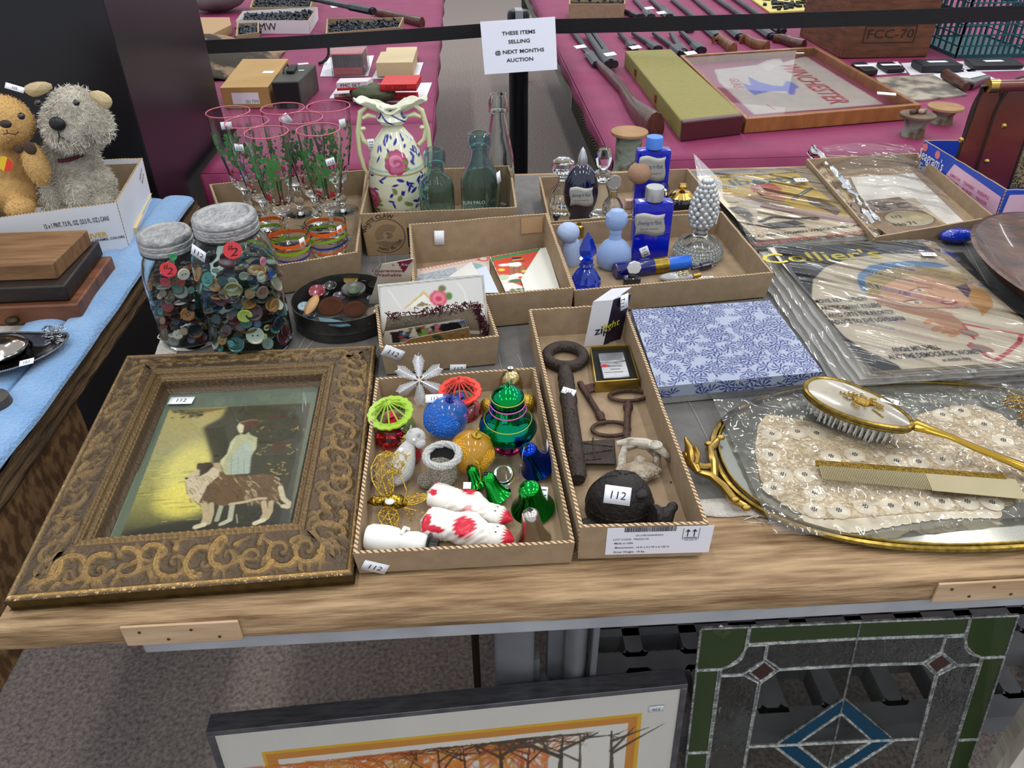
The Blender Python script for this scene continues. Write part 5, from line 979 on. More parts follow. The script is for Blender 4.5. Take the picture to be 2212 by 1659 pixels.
# frosted round bottle
t,p,H,x=pb('frosted_bottle','frosted pale blue swirled bottle with ball stopper beside the cobalt bottle',(700,1275),(725,768));R=WP(p,38);q=M(x)
q.lathe([(r*R,z*H)for r,z in((0,0),(.7,0),(.95,.08),(1,.2),(.9,.34),(.6,.45),(.36,.5),(.32,.57),(0,.57))],40,sy=.75,wob=lambda a,z:1+.018*math.sin(12*a+260*z));q.done('bottle_body',FRO,t)
q=M(x);q.lathe([(r*R,z*H)for r,z in((0,.55),(.3,.56),(.36,.62),(.3,.66),(.5,.7),(.62,.8),(.6,.9),(.35,.98),(0,1))],32,sy=.8);q.done('ball_stopper',FRO,t)
# frosted grey-blue with sphere
t,p,H,x=pb('frosted_bottle','frosted grey blue swirled bottle leaning at the left corner with a big sphere stopper',(330,1240),(290,890));R=WP(p,22);q=M(x)
q.lathe([(0,0),(R*.9,0),(R,.01),(R*.9,H*.45),(R*.75,H*.56),(0,H*.57)],32,wob=lambda a,z:1+.02*math.sin(10*a+200*z));q.done('bottle_body',FRB,t);q=M(x);q.sph((-.006,0,H*.77),(R*1.1,R,R*1.0),28,18,dis=lambda v:.012*math.sin(12*v.z+6*v.x));q.done('sphere_stopper',FRB,t)
t,p,H,x=pb('brass_sprayer','small bottle with fluted brass sprayer cap behind the sphere stopper',(400,1080),(400,885));R=WP(p,9.5);q=M(x);q.lathe([(0,0),(R*.9,0),(R*.9,H*.35),(0,H*.35)],20);q.done('bottle_body',FRB,t);q=M(x);q.lathe([(R,H*.35),(R,H*.8),(R*.9,H*.84),(R*.4,H*.88),(R*.4,H),(0,H)],24,wob=lambda a,z:1+.05*math.cos(12*a));q.done('brass_cap',BRS,t)
p=P(*zp(205,925),PZ);q=M();q.sph((p.x,p.y,PZ+.022),(.007,.006,.006),14,10);q.lathe([(.004,0),(.004,.018),(0,.018)],12,x=X((p.x,p.y,PZ)));tag(q.done('black_stoppered_vial',mt('black_glass'),None),'tiny black vial peeking over the left side of the perfume tray','perfume bottle',PG)
# blue faceted bottle
t,p,H,x=pb('faceted_blue_bottle','small vivid blue bell shaped bottle with faceted pointed stopper',(460,1455),(465,965));R=WP(p,32);BG_=mt('bright_blue_glass','#1a48d8',.04,tr=.75,ior=1.45,coat=.5);q=M(x)
q.lathe([(0,0),(R*.88,0),(R,H*.06),(R*.96,H*.16),(R*.66,H*.3),(R*.42,H*.38),(R*.5,H*.42),(R*.4,H*.46),(R*.46,H*.53),(0,H*.53)],24,wob=lambda a,z:1+.05*math.cos(12*a)*(z<H*.36));q.done('bottle_body',BG_,t,ang=18)
q=M(x);q.lathe([(0,H*.53),(R*.3,H*.54),(R*.62,H*.62),(R*.6,H*.7),(R*.3,H*.88),(0,H)],5,sy=.6);q.done('faceted_stopper',BG_,t,smooth=False)
a,b=P(*zp(715,1310),PZ+.0125),P(*zp(1365,1225),PZ+.0125);L=(b-a).length;t=thing('ribbed_tube_bottle','cobalt ribbed tube with gold band and bright blue cap lying across the tray','perfume bottle',V((a.x,a.y,PZ)),PG);m=AB(a,b)
RR=WP(a,18);q=M(m);q.lathe([(0,0),(RR*.9,0),(RR,.003),(RR,L*.5),(0,L*.5)],36,wob=lambda an,z:1+.012*math.cos(24*an));q.done('ribbed_body',mt('ribbed_navy','#0c1160',.15,coat=.6),t)
q=M(m);q.lathe([(RR*1.01,L*.5),(RR*1.01,L*.69),(RR*.9,L*.695),(0,L*.695)],36);q.done('gold_band',mt('gold_foil_print','#b39545',.3,.9,c2='#7a6428',ns=120),t);q=M(m);q.lathe([(RR*.84,L*.695),(RR*.86,L*.71),(RR*.82,L*.99),(RR*.7,L),(0,L)],32);q.done('blue_cap',mt('sky_cap','#1f64cf',.25),t)
a,b=P(*zp(1385,1290),PZ+.008),P(*zp(1580,1245),PZ+.008);L=(b-a).length;t=thing('small_lying_bottle','small dark blue vial with clear flat end lying by the blue cap','perfume bottle',V((a.x,a.y,PZ)),PG);m=AB(a,b);q=M(m);q.lathe([(0,0),(.003,0),(.0035,L*.35),(.0065,L*.4),(.007,L*.78),(0,L*.78)],16);q.done('vial',CBD,t);q=M(m);q.box((0,0,L*.9),(.012,.004,L*.24));q.done('clear_end',CRY,t)
t,p,H,x=pb('black_flower_bottle','small black bottle with round white flower stopper',(858,1432),(875,1230));q=M(x);q.box((0,0,H*.19),(.030,.016,H*.38));q.done('bottle_body',mt('black_glass'),t,bev=.003);q=M(x);q.lathe([(.006,H*.38),(.007,H*.46),(.005,H*.56),(0,H*.56)],16);q.done('neck',mt('smoked_glass','#2a2a2c',.1),t)
q=M(x@X((.002,-.002,H*.78),rx=PI/2));q.lathe([(0,-.002),(.0115,-.002),(.012,0),(.0115,.002),(0,.003)],32,wob=lambda a,z:1+.05*math.cos(8*a));q.done('flower_stopper',mt('white_enamel','#d9dade',.25,coat=.5),t)
p=P(*zp(1250,1370),PZ+.006);t=thing('stone_flask','flat grey stone flask with silver filigree and gold screw cap','perfume bottle',V((p.x,p.y,PZ)),PG);q=M();q.sph((p.x,p.y,PZ+.008),(.031,.012,.0075),28,14);q.done('stone_body',mt('grey_agate','#a8a8a4',.3,c2='#8f9092',ns=50,coat=.4),t);q=M();r=random.Random(2)
for k in range(16):
 a=r.uniform(0,6.28);c0=V((p.x+.010+r.uniform(-.010,.010),p.y+r.uniform(-.006,.006),PZ+.0155));q.tube([c0+V((.003*math.cos(g),.003*math.sin(g),0))for g in np.linspace(0,5,8)],.0008,5)
q.done('filigree',mt('filigree_silver','#b9ab8a',.25,1),t);q=M(AB(V((p.x+.030,p.y+.001,PZ+.008)),V((p.x+.043,p.y+.003,PZ+.009))));q.lathe([(0,0),(.0045,0),(.0045,.013),(0,.013)],16);q.done('screw_cap',BRS,t)
p=P(*zp(1510,1365),PZ+.001);q=M();q.box((p.x,p.y,PZ+.0005),(.028,.010,.0006));o=q.done('loose_price_tag',mt('sticker_paper'),None);tag(o,'loose white price tag lying in front right of perfume tray','price tag');text('112',.009,FT(PZ+.0008),p.x,p.y,INK,o,h=.0003)
p=P(*zp(835,760),PZ);q=M();q.box((p.x,p.y,PZ+.009),(.016,.014,.018));tag(q.done('peach_carton',mt('peach_card','#c7a596',.6),None,bev=.001),'little peach coloured box behind the tall cobalt bottle','box')
# clear plastic sheet standing behind
a,b,c_=P(*zp(1375,480),PZ),P(*zp(1560,560),PZ),0;q=M();q.add([P(1516,440,T+.05),P(1562,425,T+.05),P(1560,392,T+.07),P(1498,331,T+.12)],[(0,1,2,3)]);tag(q.done('plastic_sleeve',mt('clear_film','#ffffff',.05,tr=.0,al=.22,coat=1),None,sol=.0004),'stiff clear plastic sleeve corner sticking up beside the crystal bottle','plastic sleeve')
# ================================================================ CARDS IN THE TWO CARD BOXES
def film(name,k=1.3,rough=.06,bs=25,bd=.5,st=(1,1,1),haze=.05,dist=.01,rz=0):
 if name in MT:return MT[name]
 m=bpy.data.materials.new(name);m.use_nodes=True;nt=m.node_tree;N=nt.nodes;L=nt.links;N.remove(N['Principled BSDF']);out=N['Material Output']
 tr=N.new('ShaderNodeBsdfTransparent');tr.inputs[0].default_value=(.97,.97,.96,1);gl=N.new('ShaderNodeBsdfGlossy');gl.inputs['Roughness'].default_value=rough;df=N.new('ShaderNodeBsdfDiffuse');df.inputs[0].default_value=(.8,.8,.78,1)
 tc=N.new('ShaderNodeTexCoord');mp=N.new('ShaderNodeMapping');m0=N.new('ShaderNodeMapping');m0 .inputs['Rotation'].default_value=(0,0,rz);mp.inputs['Scale'].default_value=st;L.new(tc.outputs['Object'],m0 .inputs[0]);L.new(m0 .outputs[0],mp.inputs[0]);t=N.new('ShaderNodeTexNoise');t.inputs['Scale'].default_value=bs;t.inputs['Detail'].default_value=1 if max(st)>1 else 2;L.new(mp.outputs[0],t.inputs['Vector'])
 bp=N.new('ShaderNodeBump');bp.inputs['Strength'].default_value=bd;bp.inputs['Distance'].default_value=dist;L.new(t.outputs[0],bp.inputs['Height']);L.new(bp.outputs[0],gl.inputs['Normal'])
 fr=N.new('ShaderNodeFresnel');fr.inputs[0].default_value=1.5;L.new(bp.outputs[0],fr.inputs['Normal']);mu=N.new('ShaderNodeMath');mu.operation='MULTIPLY';mu.use_clamp=True;mu.inputs[1].default_value=k;L.new(fr.outputs[0],mu.inputs[0])
 m1=N.new('ShaderNodeMixShader');m1 .inputs[0].default_value=haze;L.new(tr.outputs[0],m1 .inputs[1]);L.new(df.outputs[0],m1 .inputs[2]);m2=N.new('ShaderNodeMixShader');L.new(mu.outputs[0],m2 .inputs[0]);L.new(m1 .outputs[0],m2 .inputs[1]);L.new(gl.outputs[0],m2 .inputs[2]);L.new(m2 .outputs[0],out.inputs[0]);MT[name]=m;return m
CREAM,WCARD='#d8d3c5','#dddcd8'
def card(label,pxs,zs,art=None,bg=WCARD,back=.0,cat='greeting card',g='greeting cards',res=.0016,name='greeting_card'):
 """pxs: corner pixels (bl, br, tr, tl); zs: height above table for the bottom and top edge"""
 a,b=P(*pxs[0],T+zs[0]),P(*pxs[1],T+zs[0]);c_,d=P(*pxs[2],T+zs[1]),P(*pxs[-1 if len(pxs)<5 else 3],T+zs[1]);f=Fr(a,b-a,((c_-b)+(d-a))/2);us=[f.uv(*p)for p in pxs]
 u0,u1=min(u[0]for u in us),max(u[0]for u in us);v0,v1=min(u[1]for u in us),max(u[1]for u in us);t=thing(name,label,cat,(a+b)/2,g)
 A=Art(u1-u0,v1-v0,res,bg,u0,v0);A.f=f
 if art:art(A)
 q=M();pts=us;q.prism([tuple(p)for p in pts],-.0008,-.0001,x=f.mat());q.done('card_stock',mt('card_cream','#d4cfc2',.6),t,smooth=False)
# keep only cells inside the outline
 o=A.flat('printed_face',ARTP,t,f,0)
 bm=bmesh.new();bm.from_mesh(o.data);I=WM[t.name];dl=[]
 for v in bm.verts:
  w_=I@v.co-f.O;u,vv=w_.dot(f.U),w_.dot(f.V);s_=[((pts[(i+1)%len(pts)][0]-pts[i][0])*(vv-pts[i][1])-(pts[(i+1)%len(pts)][1]-pts[i][1])*(u-pts[i][0]))for i in range(len(pts))]
  if min(s_)<-1e-5:dl.append(v)
 bmesh.ops.delete(bm,geom=dl,context='VERTS');bm.to_mesh(o.data);bm.free();return t,f
def G3(*p):return[z3(p[i],p[i+1])for i in range(0,len(p),2)]
rs=np.random.RandomState(9)
def art_white(A):
 A.line(G3(735,568,1480,492,1520,900),.0010,'#5a5a5c');A.line(G3(735,568,745,880),.0010,'#5a5a5c')
 A.poly(G3(915,725,1055,600,1150,690),'#d8c07a');A.poly(G3(935,722,1055,622,1130,692),'#efeee9');A.poly(G3(990,715,1040,675,1110,700),'#8f8258')
 for k in range(9):A.ell(z3(1165+42*math.cos(k*.7),650+34*math.sin(k*.7)),.0055,.0055,'#d8607a');
 A.ell(z3(1165,650),.009,.009,'#e88898');A.ell(z3(1165,655),.005,.004,'#c8405c');A.ell(z3(1240,635),.005,.006,'#5f8a48');A.ell(z3(1190,580),.006,.005,'#7c7a52');A.line(G3(800,590,850,660,890,720),.0016,'#f4f4f4');A.line(G3(1300,540,1350,600,1370,680),.0016,'#f4f4f4')
t,f=card('large white card with thin black border and pink rose in small box',G3(755,905,1530,910,1492,480,722,552),(.022,.104),art_white)
def art_wash(A):A.poly(G3(862,388,985,366,912,468),'#7e1c3c');A.ell(z3(836,412),.0016,.0016,'#2a1a1a')
t,f=card('cream garment hang tag with red script and maroon triangle',G3(660,690,935,690,988,363,755,405),(.03,.128),art_wash,bg='#d9cfbc',cat='tag',name='hang_tag')
MR=mt('maroon_ink','#8a3040',.6);tx('Guaranteed',*z3(800,450),.0105,f,t,MR,shear=.3,bold=.01);tx('Washable',*z3(800,480),.0105,f,t,MR,shear=.3,bold=.01);tx('Ritz',*z3(925,405),.008,f,t,mt('label_white'),shear=.3)
FUR=mt('grey_fluff','#a39c92',.95);MRF=mt('maroon_fringe','#46161f',.9);r=random.Random(8)
t,f=card('folded card edged with dark maroon chenille fringe',G3(770,900,1500,900,1440,725,790,790),(.022,.070),None,bg='#b3a78f');q=M()
for a_,b_ in(((790,775),(1440,690)),((1440,690),(1510,905))):
 for k in range(90):s_=r.random();x0,y0=a_[0]+(b_[0]-a_[0])*s_,a_[1]+(b_[1]-a_[1])*s_;p0=f.w(*f.uv(*z3(x0+r.uniform(-12,12),y0+r.uniform(-10,10))),.001);q.tube([p0,p0+V((r.uniform(-1,1),r.uniform(-.5,.2),r.uniform(-1,1))).normalized()*.006,p0+V((r.uniform(-1,1),-.5,r.uniform(-1,1))).normalized()*.009],.0007,4)
q.done('chenille_fringe',MRF,t);q=M()
for k in range(500):s_=r.random();p0=f.w(*f.uv(*z3(800+520*s_,835-105*s_+r.uniform(-22,22))),.003);q.tube([p0,p0+V((r.uniform(-1,1),-.6,r.uniform(-.2,1))).normalized()*r.uniform(.005,.011)],[.0004,.0001],3)
q.done('feather_trim',FUR,t)
t,f=card('small cream card with ivy sprig and scalloped corner',G3(1020,880,1330,830,1300,735,1040,800),(.02,.052),lambda A:[A.ell(z3(1150+30*k,790-12*k),.0035,.0028,'#5f6e3a')for k in range(5)],bg='#cdb98a')
def art_blk(A):
 A.poly(G3(815,900,1330,815,1330,870,860,975,830,975),'#17181c');cols=['#c23a44','#4e7a34','#d6cfc0','#7aa04a','#e07a86','#3c6a9a']
 for k in range(60):x=rs.uniform(890,1180);A.ell(z3(x,960-(x-880)*.25+rs.uniform(-75,20)),rs.uniform(.002,.0045),rs.uniform(.002,.004),cols[k%6])
 A.poly(G3(950,935,985,850,1020,930),'#dcd8c8');A.ell(z3(1065,900),.005,.008,'#86a850')
t,f=card('card with red roses and gnomes on black band at the front',G3(750,990,1370,945,1335,800,775,895),(.014,.048),art_blk,bg='#dcd8ce')
t,f=card('blue edged card lying behind the gold leaf card',G3(1180,900,1400,935,1350,805,1180,865),(.015,.044),lambda A:A.poly(G3(1190,900,1350,830,1370,950,1200,950),'#b8a468'),bg='#5078b8')
def art_gold(A):
 A.ell(z3(1150,930),.007,.006,'#2f5a3c');A.ell(z3(1170,945),.006,.005,'#3f6a44')
 for x in(1250,1335):A.ell(z3(x,900),.010,.008,'#b08a58');A.ell(z3(x,900),.006,.005,'#c8a878');[A.line(G3(x,930,x+30*math.cos(k),900+22*math.sin(k)),.0009,'#8c6a3c')for k in range(6)]
t,f=card('gold tan card with holly leaf and embossed fruit, foremost in the box',G3(900,985,1400,950,1385,860,960,945),(.014,.038),art_gold,bg='#b5935a')
# christmas box cards
def art_snow(A):
 A.poly(G3(1535,360,1910,285,1925,300,1550,380),'#3f7f50');A.poly(G3(1535,360,1555,375,1610,530,1580,520),'#3f7f50')
 A.ell(z3(1715,405),.0125,.0105,'#e6e3d8');A.poly(G3(1685,380,1700,355,1760,352,1780,372),'#222326');A.line(G3(1676,392,1785,380),.003,'#222326');A.line(G3(1700,374,1770,367),.0028,'#d8c848');A.ell(z3(1650,510),.017,.014,'#e2e0d4');A.ell(z3(1630,500),.010,.011,'#a9bf9a',.8);A.ell(z3(1735,490),.012,.010,'#e6e3d8')
 for k in range(26):A.ell(z3(1690+20*(k%6),425+12*(k//6)),.0022,.0018,'#23603a' if k%2 else '#3f7f50')
 A.ell(z3(1620,445),.006,.005,'#e2c84c');A.ell(z3(1640,410),.010,.005,'#dfe6dc');A.ell(z3(1785,455),.005,.004,'#e2c84c');A.ell(z3(1720,525),.012,.006,'#2f6a40');A.ell(z3(1760,500),.005,.004,'#c8302c');A.poly(G3(1640,600,1610,540,1700,540,1840,590),'#e6e3d8');[A.ell(z3(1700+45*k,590-4*k),.005,.004,'#2f7a44')for k in range(4)]
zx=TZ-T+.006
t,f=card('red Christmas card with green edge and snowman in top hat',G3(1650,605,2040,575,1910,285,1535,350),(zx+.012,zx+.014),art_snow,bg='#c8452f',g='Christmas cards',cat='greeting card')
t2_,f2_=card('plain white envelope overlapping the snowman card',G3(1790,600,2040,575,1945,280,1900,292,1760,510),(zx+.016,zx+.018),None,bg='#dddcd2',g='Christmas cards',cat='envelope',name='envelope')
t,f=card('pale blue envelope lying between the Christmas cards',G3(1340,615,1600,610,1510,415,1350,470),(zx+.006,zx+.009),None,bg='#c3cddf',g='Christmas cards',cat='envelope',name='envelope')
def art_lace(A):
 for k in range(18):A.ell(z3(1060+26*k,440-5*k),.007,.005,'#c44a48');A.ell(z3(1060+26*k,442-5*k),.004,.003,'#e2d8cc')
 A.ell(z3(1490,365),.012,.010,'#c44a48');A.ell(z3(1490,365),.007,.006,'#dfc8bf');A.ell(z3(1420,420),.016,.012,'#8aa8a8')
t,f=card('red scalloped lace edged valentine card at the left',G3(1010,560,1540,560,1530,345,1010,440),(zx+.001,zx+.004),art_lace,bg='#cbbfb4',g='Christmas cards')
t,f=card('sparkly silver blue card with tiny roses, left end',G3(1010,520,1300,540,1300,420,1010,480),(zx+.008,zx+.010),lambda A:A.noise(.5,1,5),bg='#9aa0a8',g='Christmas cards')
t,f=card('white triangular envelope flap pointing up in the middle',G3(1230,500,1460,480,1400,385),(zx+.012,zx+.014),None,bg='#cfcdc8',g='Christmas cards',cat='envelope',name='envelope')
# ================================================================ BLUE PATTERNED BOX
PB_,PF=(.2475,.848),(.478,.862)
bt=[P(*p,T+.034)for p in((1421,836),(1777,803),(1663,649),(1364,669))];bx=thing('gift_box','flat lidded box covered in silver and blue floral paper','box',V((.36,.95,T)))
def floral(A,seed):
 r=np.random.RandomState(seed);A.c[:]=C('#949db0')[:3];n=int(A.W*A.H/.00013)
 for i in range(n):
  cu,cv=A.u0+r.rand()*A.W,A.v0+r.rand()*A.H;R_=r.uniform(.009,.0145);a0=r.rand()*6.3;sp=r.uniform(1.2,2.4)
  m=(abs(A.U-cu)<R_)&(abs(A.Vv-cv)<R_)
  if not m.any():continue
  du,dv=A.U[m]-cu,A.Vv[m]-cv;rr=np.hypot(du,dv);th=np.angle(np.exp(1j*(np.arctan2(dv,du)-a0)));ins=(np.abs(th)<sp)&(rr<R_*(.85+.15*np.cos(9*th)))
  ray=np.clip(.5+1.6*(np.sin(th*9)*(.4+rr/R_)-.05),0,1);edge=np.exp(-((rr-R_*.88)/.0005)**2);core=rr<R_*.16;k=np.clip(np.maximum(np.maximum(ray*(rr>.001),edge*.9),core),0,1)
  base=A.c[m];base[ins]=C('#949db0')[:3];kk=(k*ins)[:,None];A.c[m]=base*(1-kk)+np.array(C('#14276e')[:3])*kk
PAPER=mt('foil_paper',attr=True,r=.3,m=.15)
tf=Fr(bt[0],bt[1]-bt[0],bt[3]-bt[0]);W_,H_=(bt[1]-bt[0]).length,(bt[3]-bt[0]).dot(tf.V)
A=Art(W_,H_,.00075,'#ffffff');floral(A,1)
def skew(u,v):
 s_,t_=u/W_,v/H_;b=[np.array(p)for p in bt];s_,t_=s_[...,None],t_[...,None];return b[0]*(1-s_)*(1-t_)+b[1]*s_*(1-t_)+b[2]*s_*t_+b[3]*(1-s_)*t_
A.mesh('lid_top',PAPER,bx,skew)
for i in range(4):
 a,b=bt[i],bt[(i+1)%4];L=(b-a).length;A=Art(L,.019,.0008,'#ffffff');floral(A,2+i);f=Fr(a-V((0,0,.019)),b-a,(0,0,1));A.flat('lid_side',PAPER,bx,f,0)
q=M();cn=sum(bt,V())/4;lo=[V((p.x,p.y,T+.0035)).lerp(V((cn.x,cn.y,T+.0035)),.015)for p in bt];q.hexa(lo+[p+V((0,0,.027))for p in lo]);lab(q.done('box_base',mt('silver_speckle','#8f9090',.5,.3,c2='#a9aaab',ns=700),bx,smooth=False),'speckled silver base of the box')
# ================================================================ MAGAZINES
FILM=film('magazine_sleeve_film',.95,.05,2.6,.5,(1.2,12,1),.02,.04,rz=.6);SLV=film('loose_sleeve_film',1.3,.05,6,.7,(9,1,1),.22,.02,rz=.12)
PGS=mt('yellowed_pages','#b8a890',.8,c2='#8f8068',ns=8,st=(1,1,220))
def magazine(label,c4,z0,th,draw,bg,pad=.012,res=.0012,filmm=None):
 c4=[V((p[0],p[1],z0+th))for p in c4];f=Fr(c4[0],c4[1]-c4[0],c4[3]-c4[0]);t=thing('magazine',label,'magazine',V((c4[0].x,c4[0].y,z0)),'old magazines in clear sleeves');W_,H_=(c4[1]-c4[0]).length,(c4[3]-c4[0]).dot(f.V)
 q=M();q.hexa([p-V((0,0,th*.96))for p in c4]+[p-V((0,0,.0004))for p in c4]);q.done('page_block',PGS,t,smooth=False)
 if draw is not None:
  A=Art(W_,H_,res,bg);A.f=f;draw(A,f,t);b=[np.array(p)for p in c4]
  def fn(u,v):s_,t_=(u/W_)[...,None],(v/H_)[...,None];r_=b[0]*(1-s_)*(1-t_)+b[1]*s_*(1-t_)+b[2]*s_*t_+b[3]*(1-s_)*t_;r_[...,2]+=.0008*np.sin(u*22)*np.sin(v*15);return r_
  o=A.flat('cover',mt('cover_print',attr=True,r=.35),t,f,0)
 else:q=M();q.hexa([p-V((0,0,.0004))for p in c4]+[*c4]);q.done('cover',mt('cover_plain_'+bg[1:],bg,.4,c2='#55504a',ns=14),t,smooth=False)
 q=M();cn=sum(c4,V())/4
 def sl(i,j):
  i2,j2=-pad/W_+i*(1+2*pad/W_),-pad/H_+j*(1+2*pad/H_);p=c4[0].lerp(c4[1],i2).lerp(c4[3].lerp(c4[2],i2),j2);e=min(i,1-i,j,1-j)*12;z=z0+th*min(1,.35+e*.65)+.0016
  return(p.x+.001*math.sin(40*j),p.y+.001*math.sin(33*i),z+.0004*mnoise.noise(V((p.x*20,p.y*20,z0*90)))+.0009)
 q.grid(sl,44,40);q.done('clear_sleeve',filmm or FILM,t);return t,f
zm=z4
def G4(*p):return[zm(p[i],p[i+1])for i in range(0,len(p),2)]
def col_cover(A,f,t):
 A.c[:]=C('#c4b9a6')[:3];BK='#22262c'
 A.poly(G4(540,650,1640,620,1700,760,1500,735,1280,735,1060,760,900,820,820,900,810,1000,850,1100,960,1220,1130,1340,1350,1440,1440,1520,1100,1540),BK,1,1)
 A.poly(G4(1030,760,1200,735,1580,740,1750,790,1650,780,1450,760,1150,770),BK,0)
 A.poly(G4(1100,900,1110,860,1180,810,1290,790,1450,780,1600,790,1700,815,1600,830,1250,860,1170,880,1160,990,1120,960),'#587fa8',1,1)
 A.poly(G4(1150,890,1250,840,1420,815,1600,820,1790,870,1830,930,1760,960,1620,925,1560,880,1440,880,1330,940,1240,1000,1210,1020,1160,980),'#a3905f',1,1)
 for k in range(40):x,y=rs.uniform(1170,1780),0;y=840+abs(x-1400)*.1+rs.uniform(-20,110)*(x<1350)+rs.uniform(-10,40);A.line(G4(x,y,x+60,y-8+rs.uniform(-12,12)),.0016,rs.choice(['#c2b078','#6e5c38','#7f7048']),.7)
 sk,sk2='#c9a082','#aa8060'
 A.poly(G4(1240,960,1330,910,1450,880,1560,885,1680,920,1760,975,1830,1040,1815,1080,1700,1090,1560,1080,1450,1060,1330,1030,1260,1000),sk,1,2)
 A.poly(G4(1150,985,1240,1000,1400,1060,1600,1090,1700,1115,1780,1180,1800,1210,1730,1250,1640,1200,1560,1150,1400,1110,1250,1060),sk2,1,1)
 A.poly(G4(1820,930,1900,960,1960,1010,1975,1070,1900,1140,1880,1090,1830,1060,1790,990),'#b98c58',1,1);A.poly(G4(1730,945,1800,925,1830,970,1810,1020),'#4e3a4c',1,1)
 A.line(G4(1430,975,1500,950,1580,955),.0025,'#6e4c34');A.ell(zm(1500,968),.010,.004,'#e0d6c6');A.ell(zm(1500,968),.0035,.0035,'#5c6a6a');A.line(G4(1400,1040,1460,1030,1520,1050),.003,'#3c2a22');A.ell(zm(1480,1046),.011,.0045,'#e0d6c6');A.ell(zm(1482,1048),.004,.0036,'#5c6a6a')
 A.line(G4(1560,980,1600,1005,1660,1015,1640,1030),.002,'#9a6648');A.ell(zm(1690,1048),.014,.006,'#9e2f34');A.ell(zm(1685,1046),.008,.003,'#e4ddd4');A.line(G4(1400,1075,1550,1085,1750,1080),.003,'#4a3226',.7)
 for x,y in((1610,1215),(1670,1230),(1720,1250),(1560,1170)):A.ell(zm(x,y),.012,.006,'#bd8c64',1,.5)
 RD='#a8383e';A.line(G4(1780,1185,2169,1255),.005,RD);A.line(G4(2150,1260,2140,1300,2060,1370,1985,1420,1950,1405,1870,1340,1830,1310),.007,RD);A.line(G4(1780,1190,1850,1280),.005,RD);A.ell(zm(1815,1240),.014,.009,RD,1,-.7);A.ell(zm(1815,1240),.011,.0065,'#8a7c70',1,-.7);A.ell(zm(1890,1340),.018,.010,RD,1,-.6);A.ell(zm(1890,1340),.0145,.0075,'#8a7c70',1,-.6)
 A.noise(.05,3,2)
q0=[(.553,.855),(.842,.866),(.850,1.260),(.560,1.257)]
for k,(dx,dy,rz_,col,lb)in enumerate(((-.040,-.004,.02,'#a08478','lowest sleeved magazine of the stack, showing red along its front edge'),(-.030,.003,.0,'#b0a99b','grey sleeved magazine second from the bottom of the stack'),(-.019,-.001,.012,'#bfb5a2','sleeved magazine in the middle of the stack beneath the portrait cover'),(-.009,.002,-.004,'#c8bfae','sleeved magazine directly under the portrait cover'))):
 c0=V((.70,1.05,0));qq=[Matrix.Rotation(rz_,3,'Z')@(V((x,y,0))-c0)+c0+V((dx,dy,0))for x,y in q0];magazine(lb,qq,T+.0035+k*.0062,.0045,None,col,filmm=SLV)
cm,f=magazine('cream magazine with black corners, woman in blue hat and red spectacles on cover',q0,T+.0035+4*.0062,.0045,col_cover,'#c4b9a6',res=.0011)
YI=mt('yellow_title','#c8b83a',.5);tx("Collier's",*zm(870,757),.052,f,cm,YI,bold=.012,sx=1.25,h=.0012);
for s_,(x,y)in(('MOVIE REVOLUTION',(995,1035)),('ARCTIC GIANT KILLERS',(1060,1078)),('WHO GETS THE PROFITS?',(1125,1122)),('ADVICE TO THE LOVELORN',(1170,1165))):tx(s_,x=zm(x,y)[0],y=zm(x,y)[1],size=.0165,fr=f,par=cm,bold=.012,sx=.56,h=.0012)
for s_,(x,y),z_ in(('ANGIE MITCHELL',(1475,1345),.0165),('AND THE DEMOCRATIC WOMEN',(1600,1382),.0165),('an election story',(1735,1413),.011)):tx(s_,x=zm(x,y)[0],y=zm(x,y)[1],size=z_,fr=f,par=cm,bold=.012,sx=.56,h=.0012)
sticker(cm,FT(T+.0375),zm(1560,740),.026,.014,-.1,h=.0005)
def G5(*p):return G4(*p)
def lib_cover(A,f,t):
 A.c[:]=C('#cfc0a6')[:3];A.poly(G4(150,230,900,150,1060,490,960,480,700,440,430,380,260,350,200,330),'#c8aa44',1,2);A.poly(G4(240,330,420,380,700,440,1000,490,1120,540,1050,540,700,480,450,420),'#a98890',.7,6)
 A.poly(G4(410,300,450,285,560,285,625,320,600,335,480,325,440,345),'#b04a2c',1,1);A.poly(G4(470,335,590,325,640,360,640,400,590,412,520,400,480,370),'#b88460',1,1);A.line(G4(460,340,500,370,490,400),.005,'#2c241e');A.line(G4(520,352,545,350),.003,'#2c1e18');A.line(G4(580,350,605,352),.003,'#2c1e18');A.line(G4(560,375,600,380),.002,'#7a4030')
 A.poly(G4(380,370,480,360,620,410,690,425,620,440,480,410),'#7a6850',.9,1);A.line(G4(690,385,810,315),.010,'#2e3230');A.line(G4(700,378,800,320),.003,'#9aa0a0');A.poly(G4(770,370,860,380,960,430,1000,460,970,490,880,450,800,420),'#5e4a34',1,1);A.line(G4(850,400,960,470),.006,'#8a6a44')
 A.poly(G4(270,440,330,430,400,450,450,510,430,540,340,490),'#6e6a5c',1,2);A.line(G4(480,530,560,500,700,510,840,505),.011,'#1c1c1e');A.line(G4(400,545,560,570,760,560),.007,'#1c1c1e');A.poly(G4(480,545,700,520,770,545,600,575),'#2a2a2c',1,1);A.ell(zm(830,512),.010,.007,'#4a443c');A.noise(.06,3,3)
q1=[(.535,1.309),(.764,1.326),(.790,1.687),(.552,1.655)]
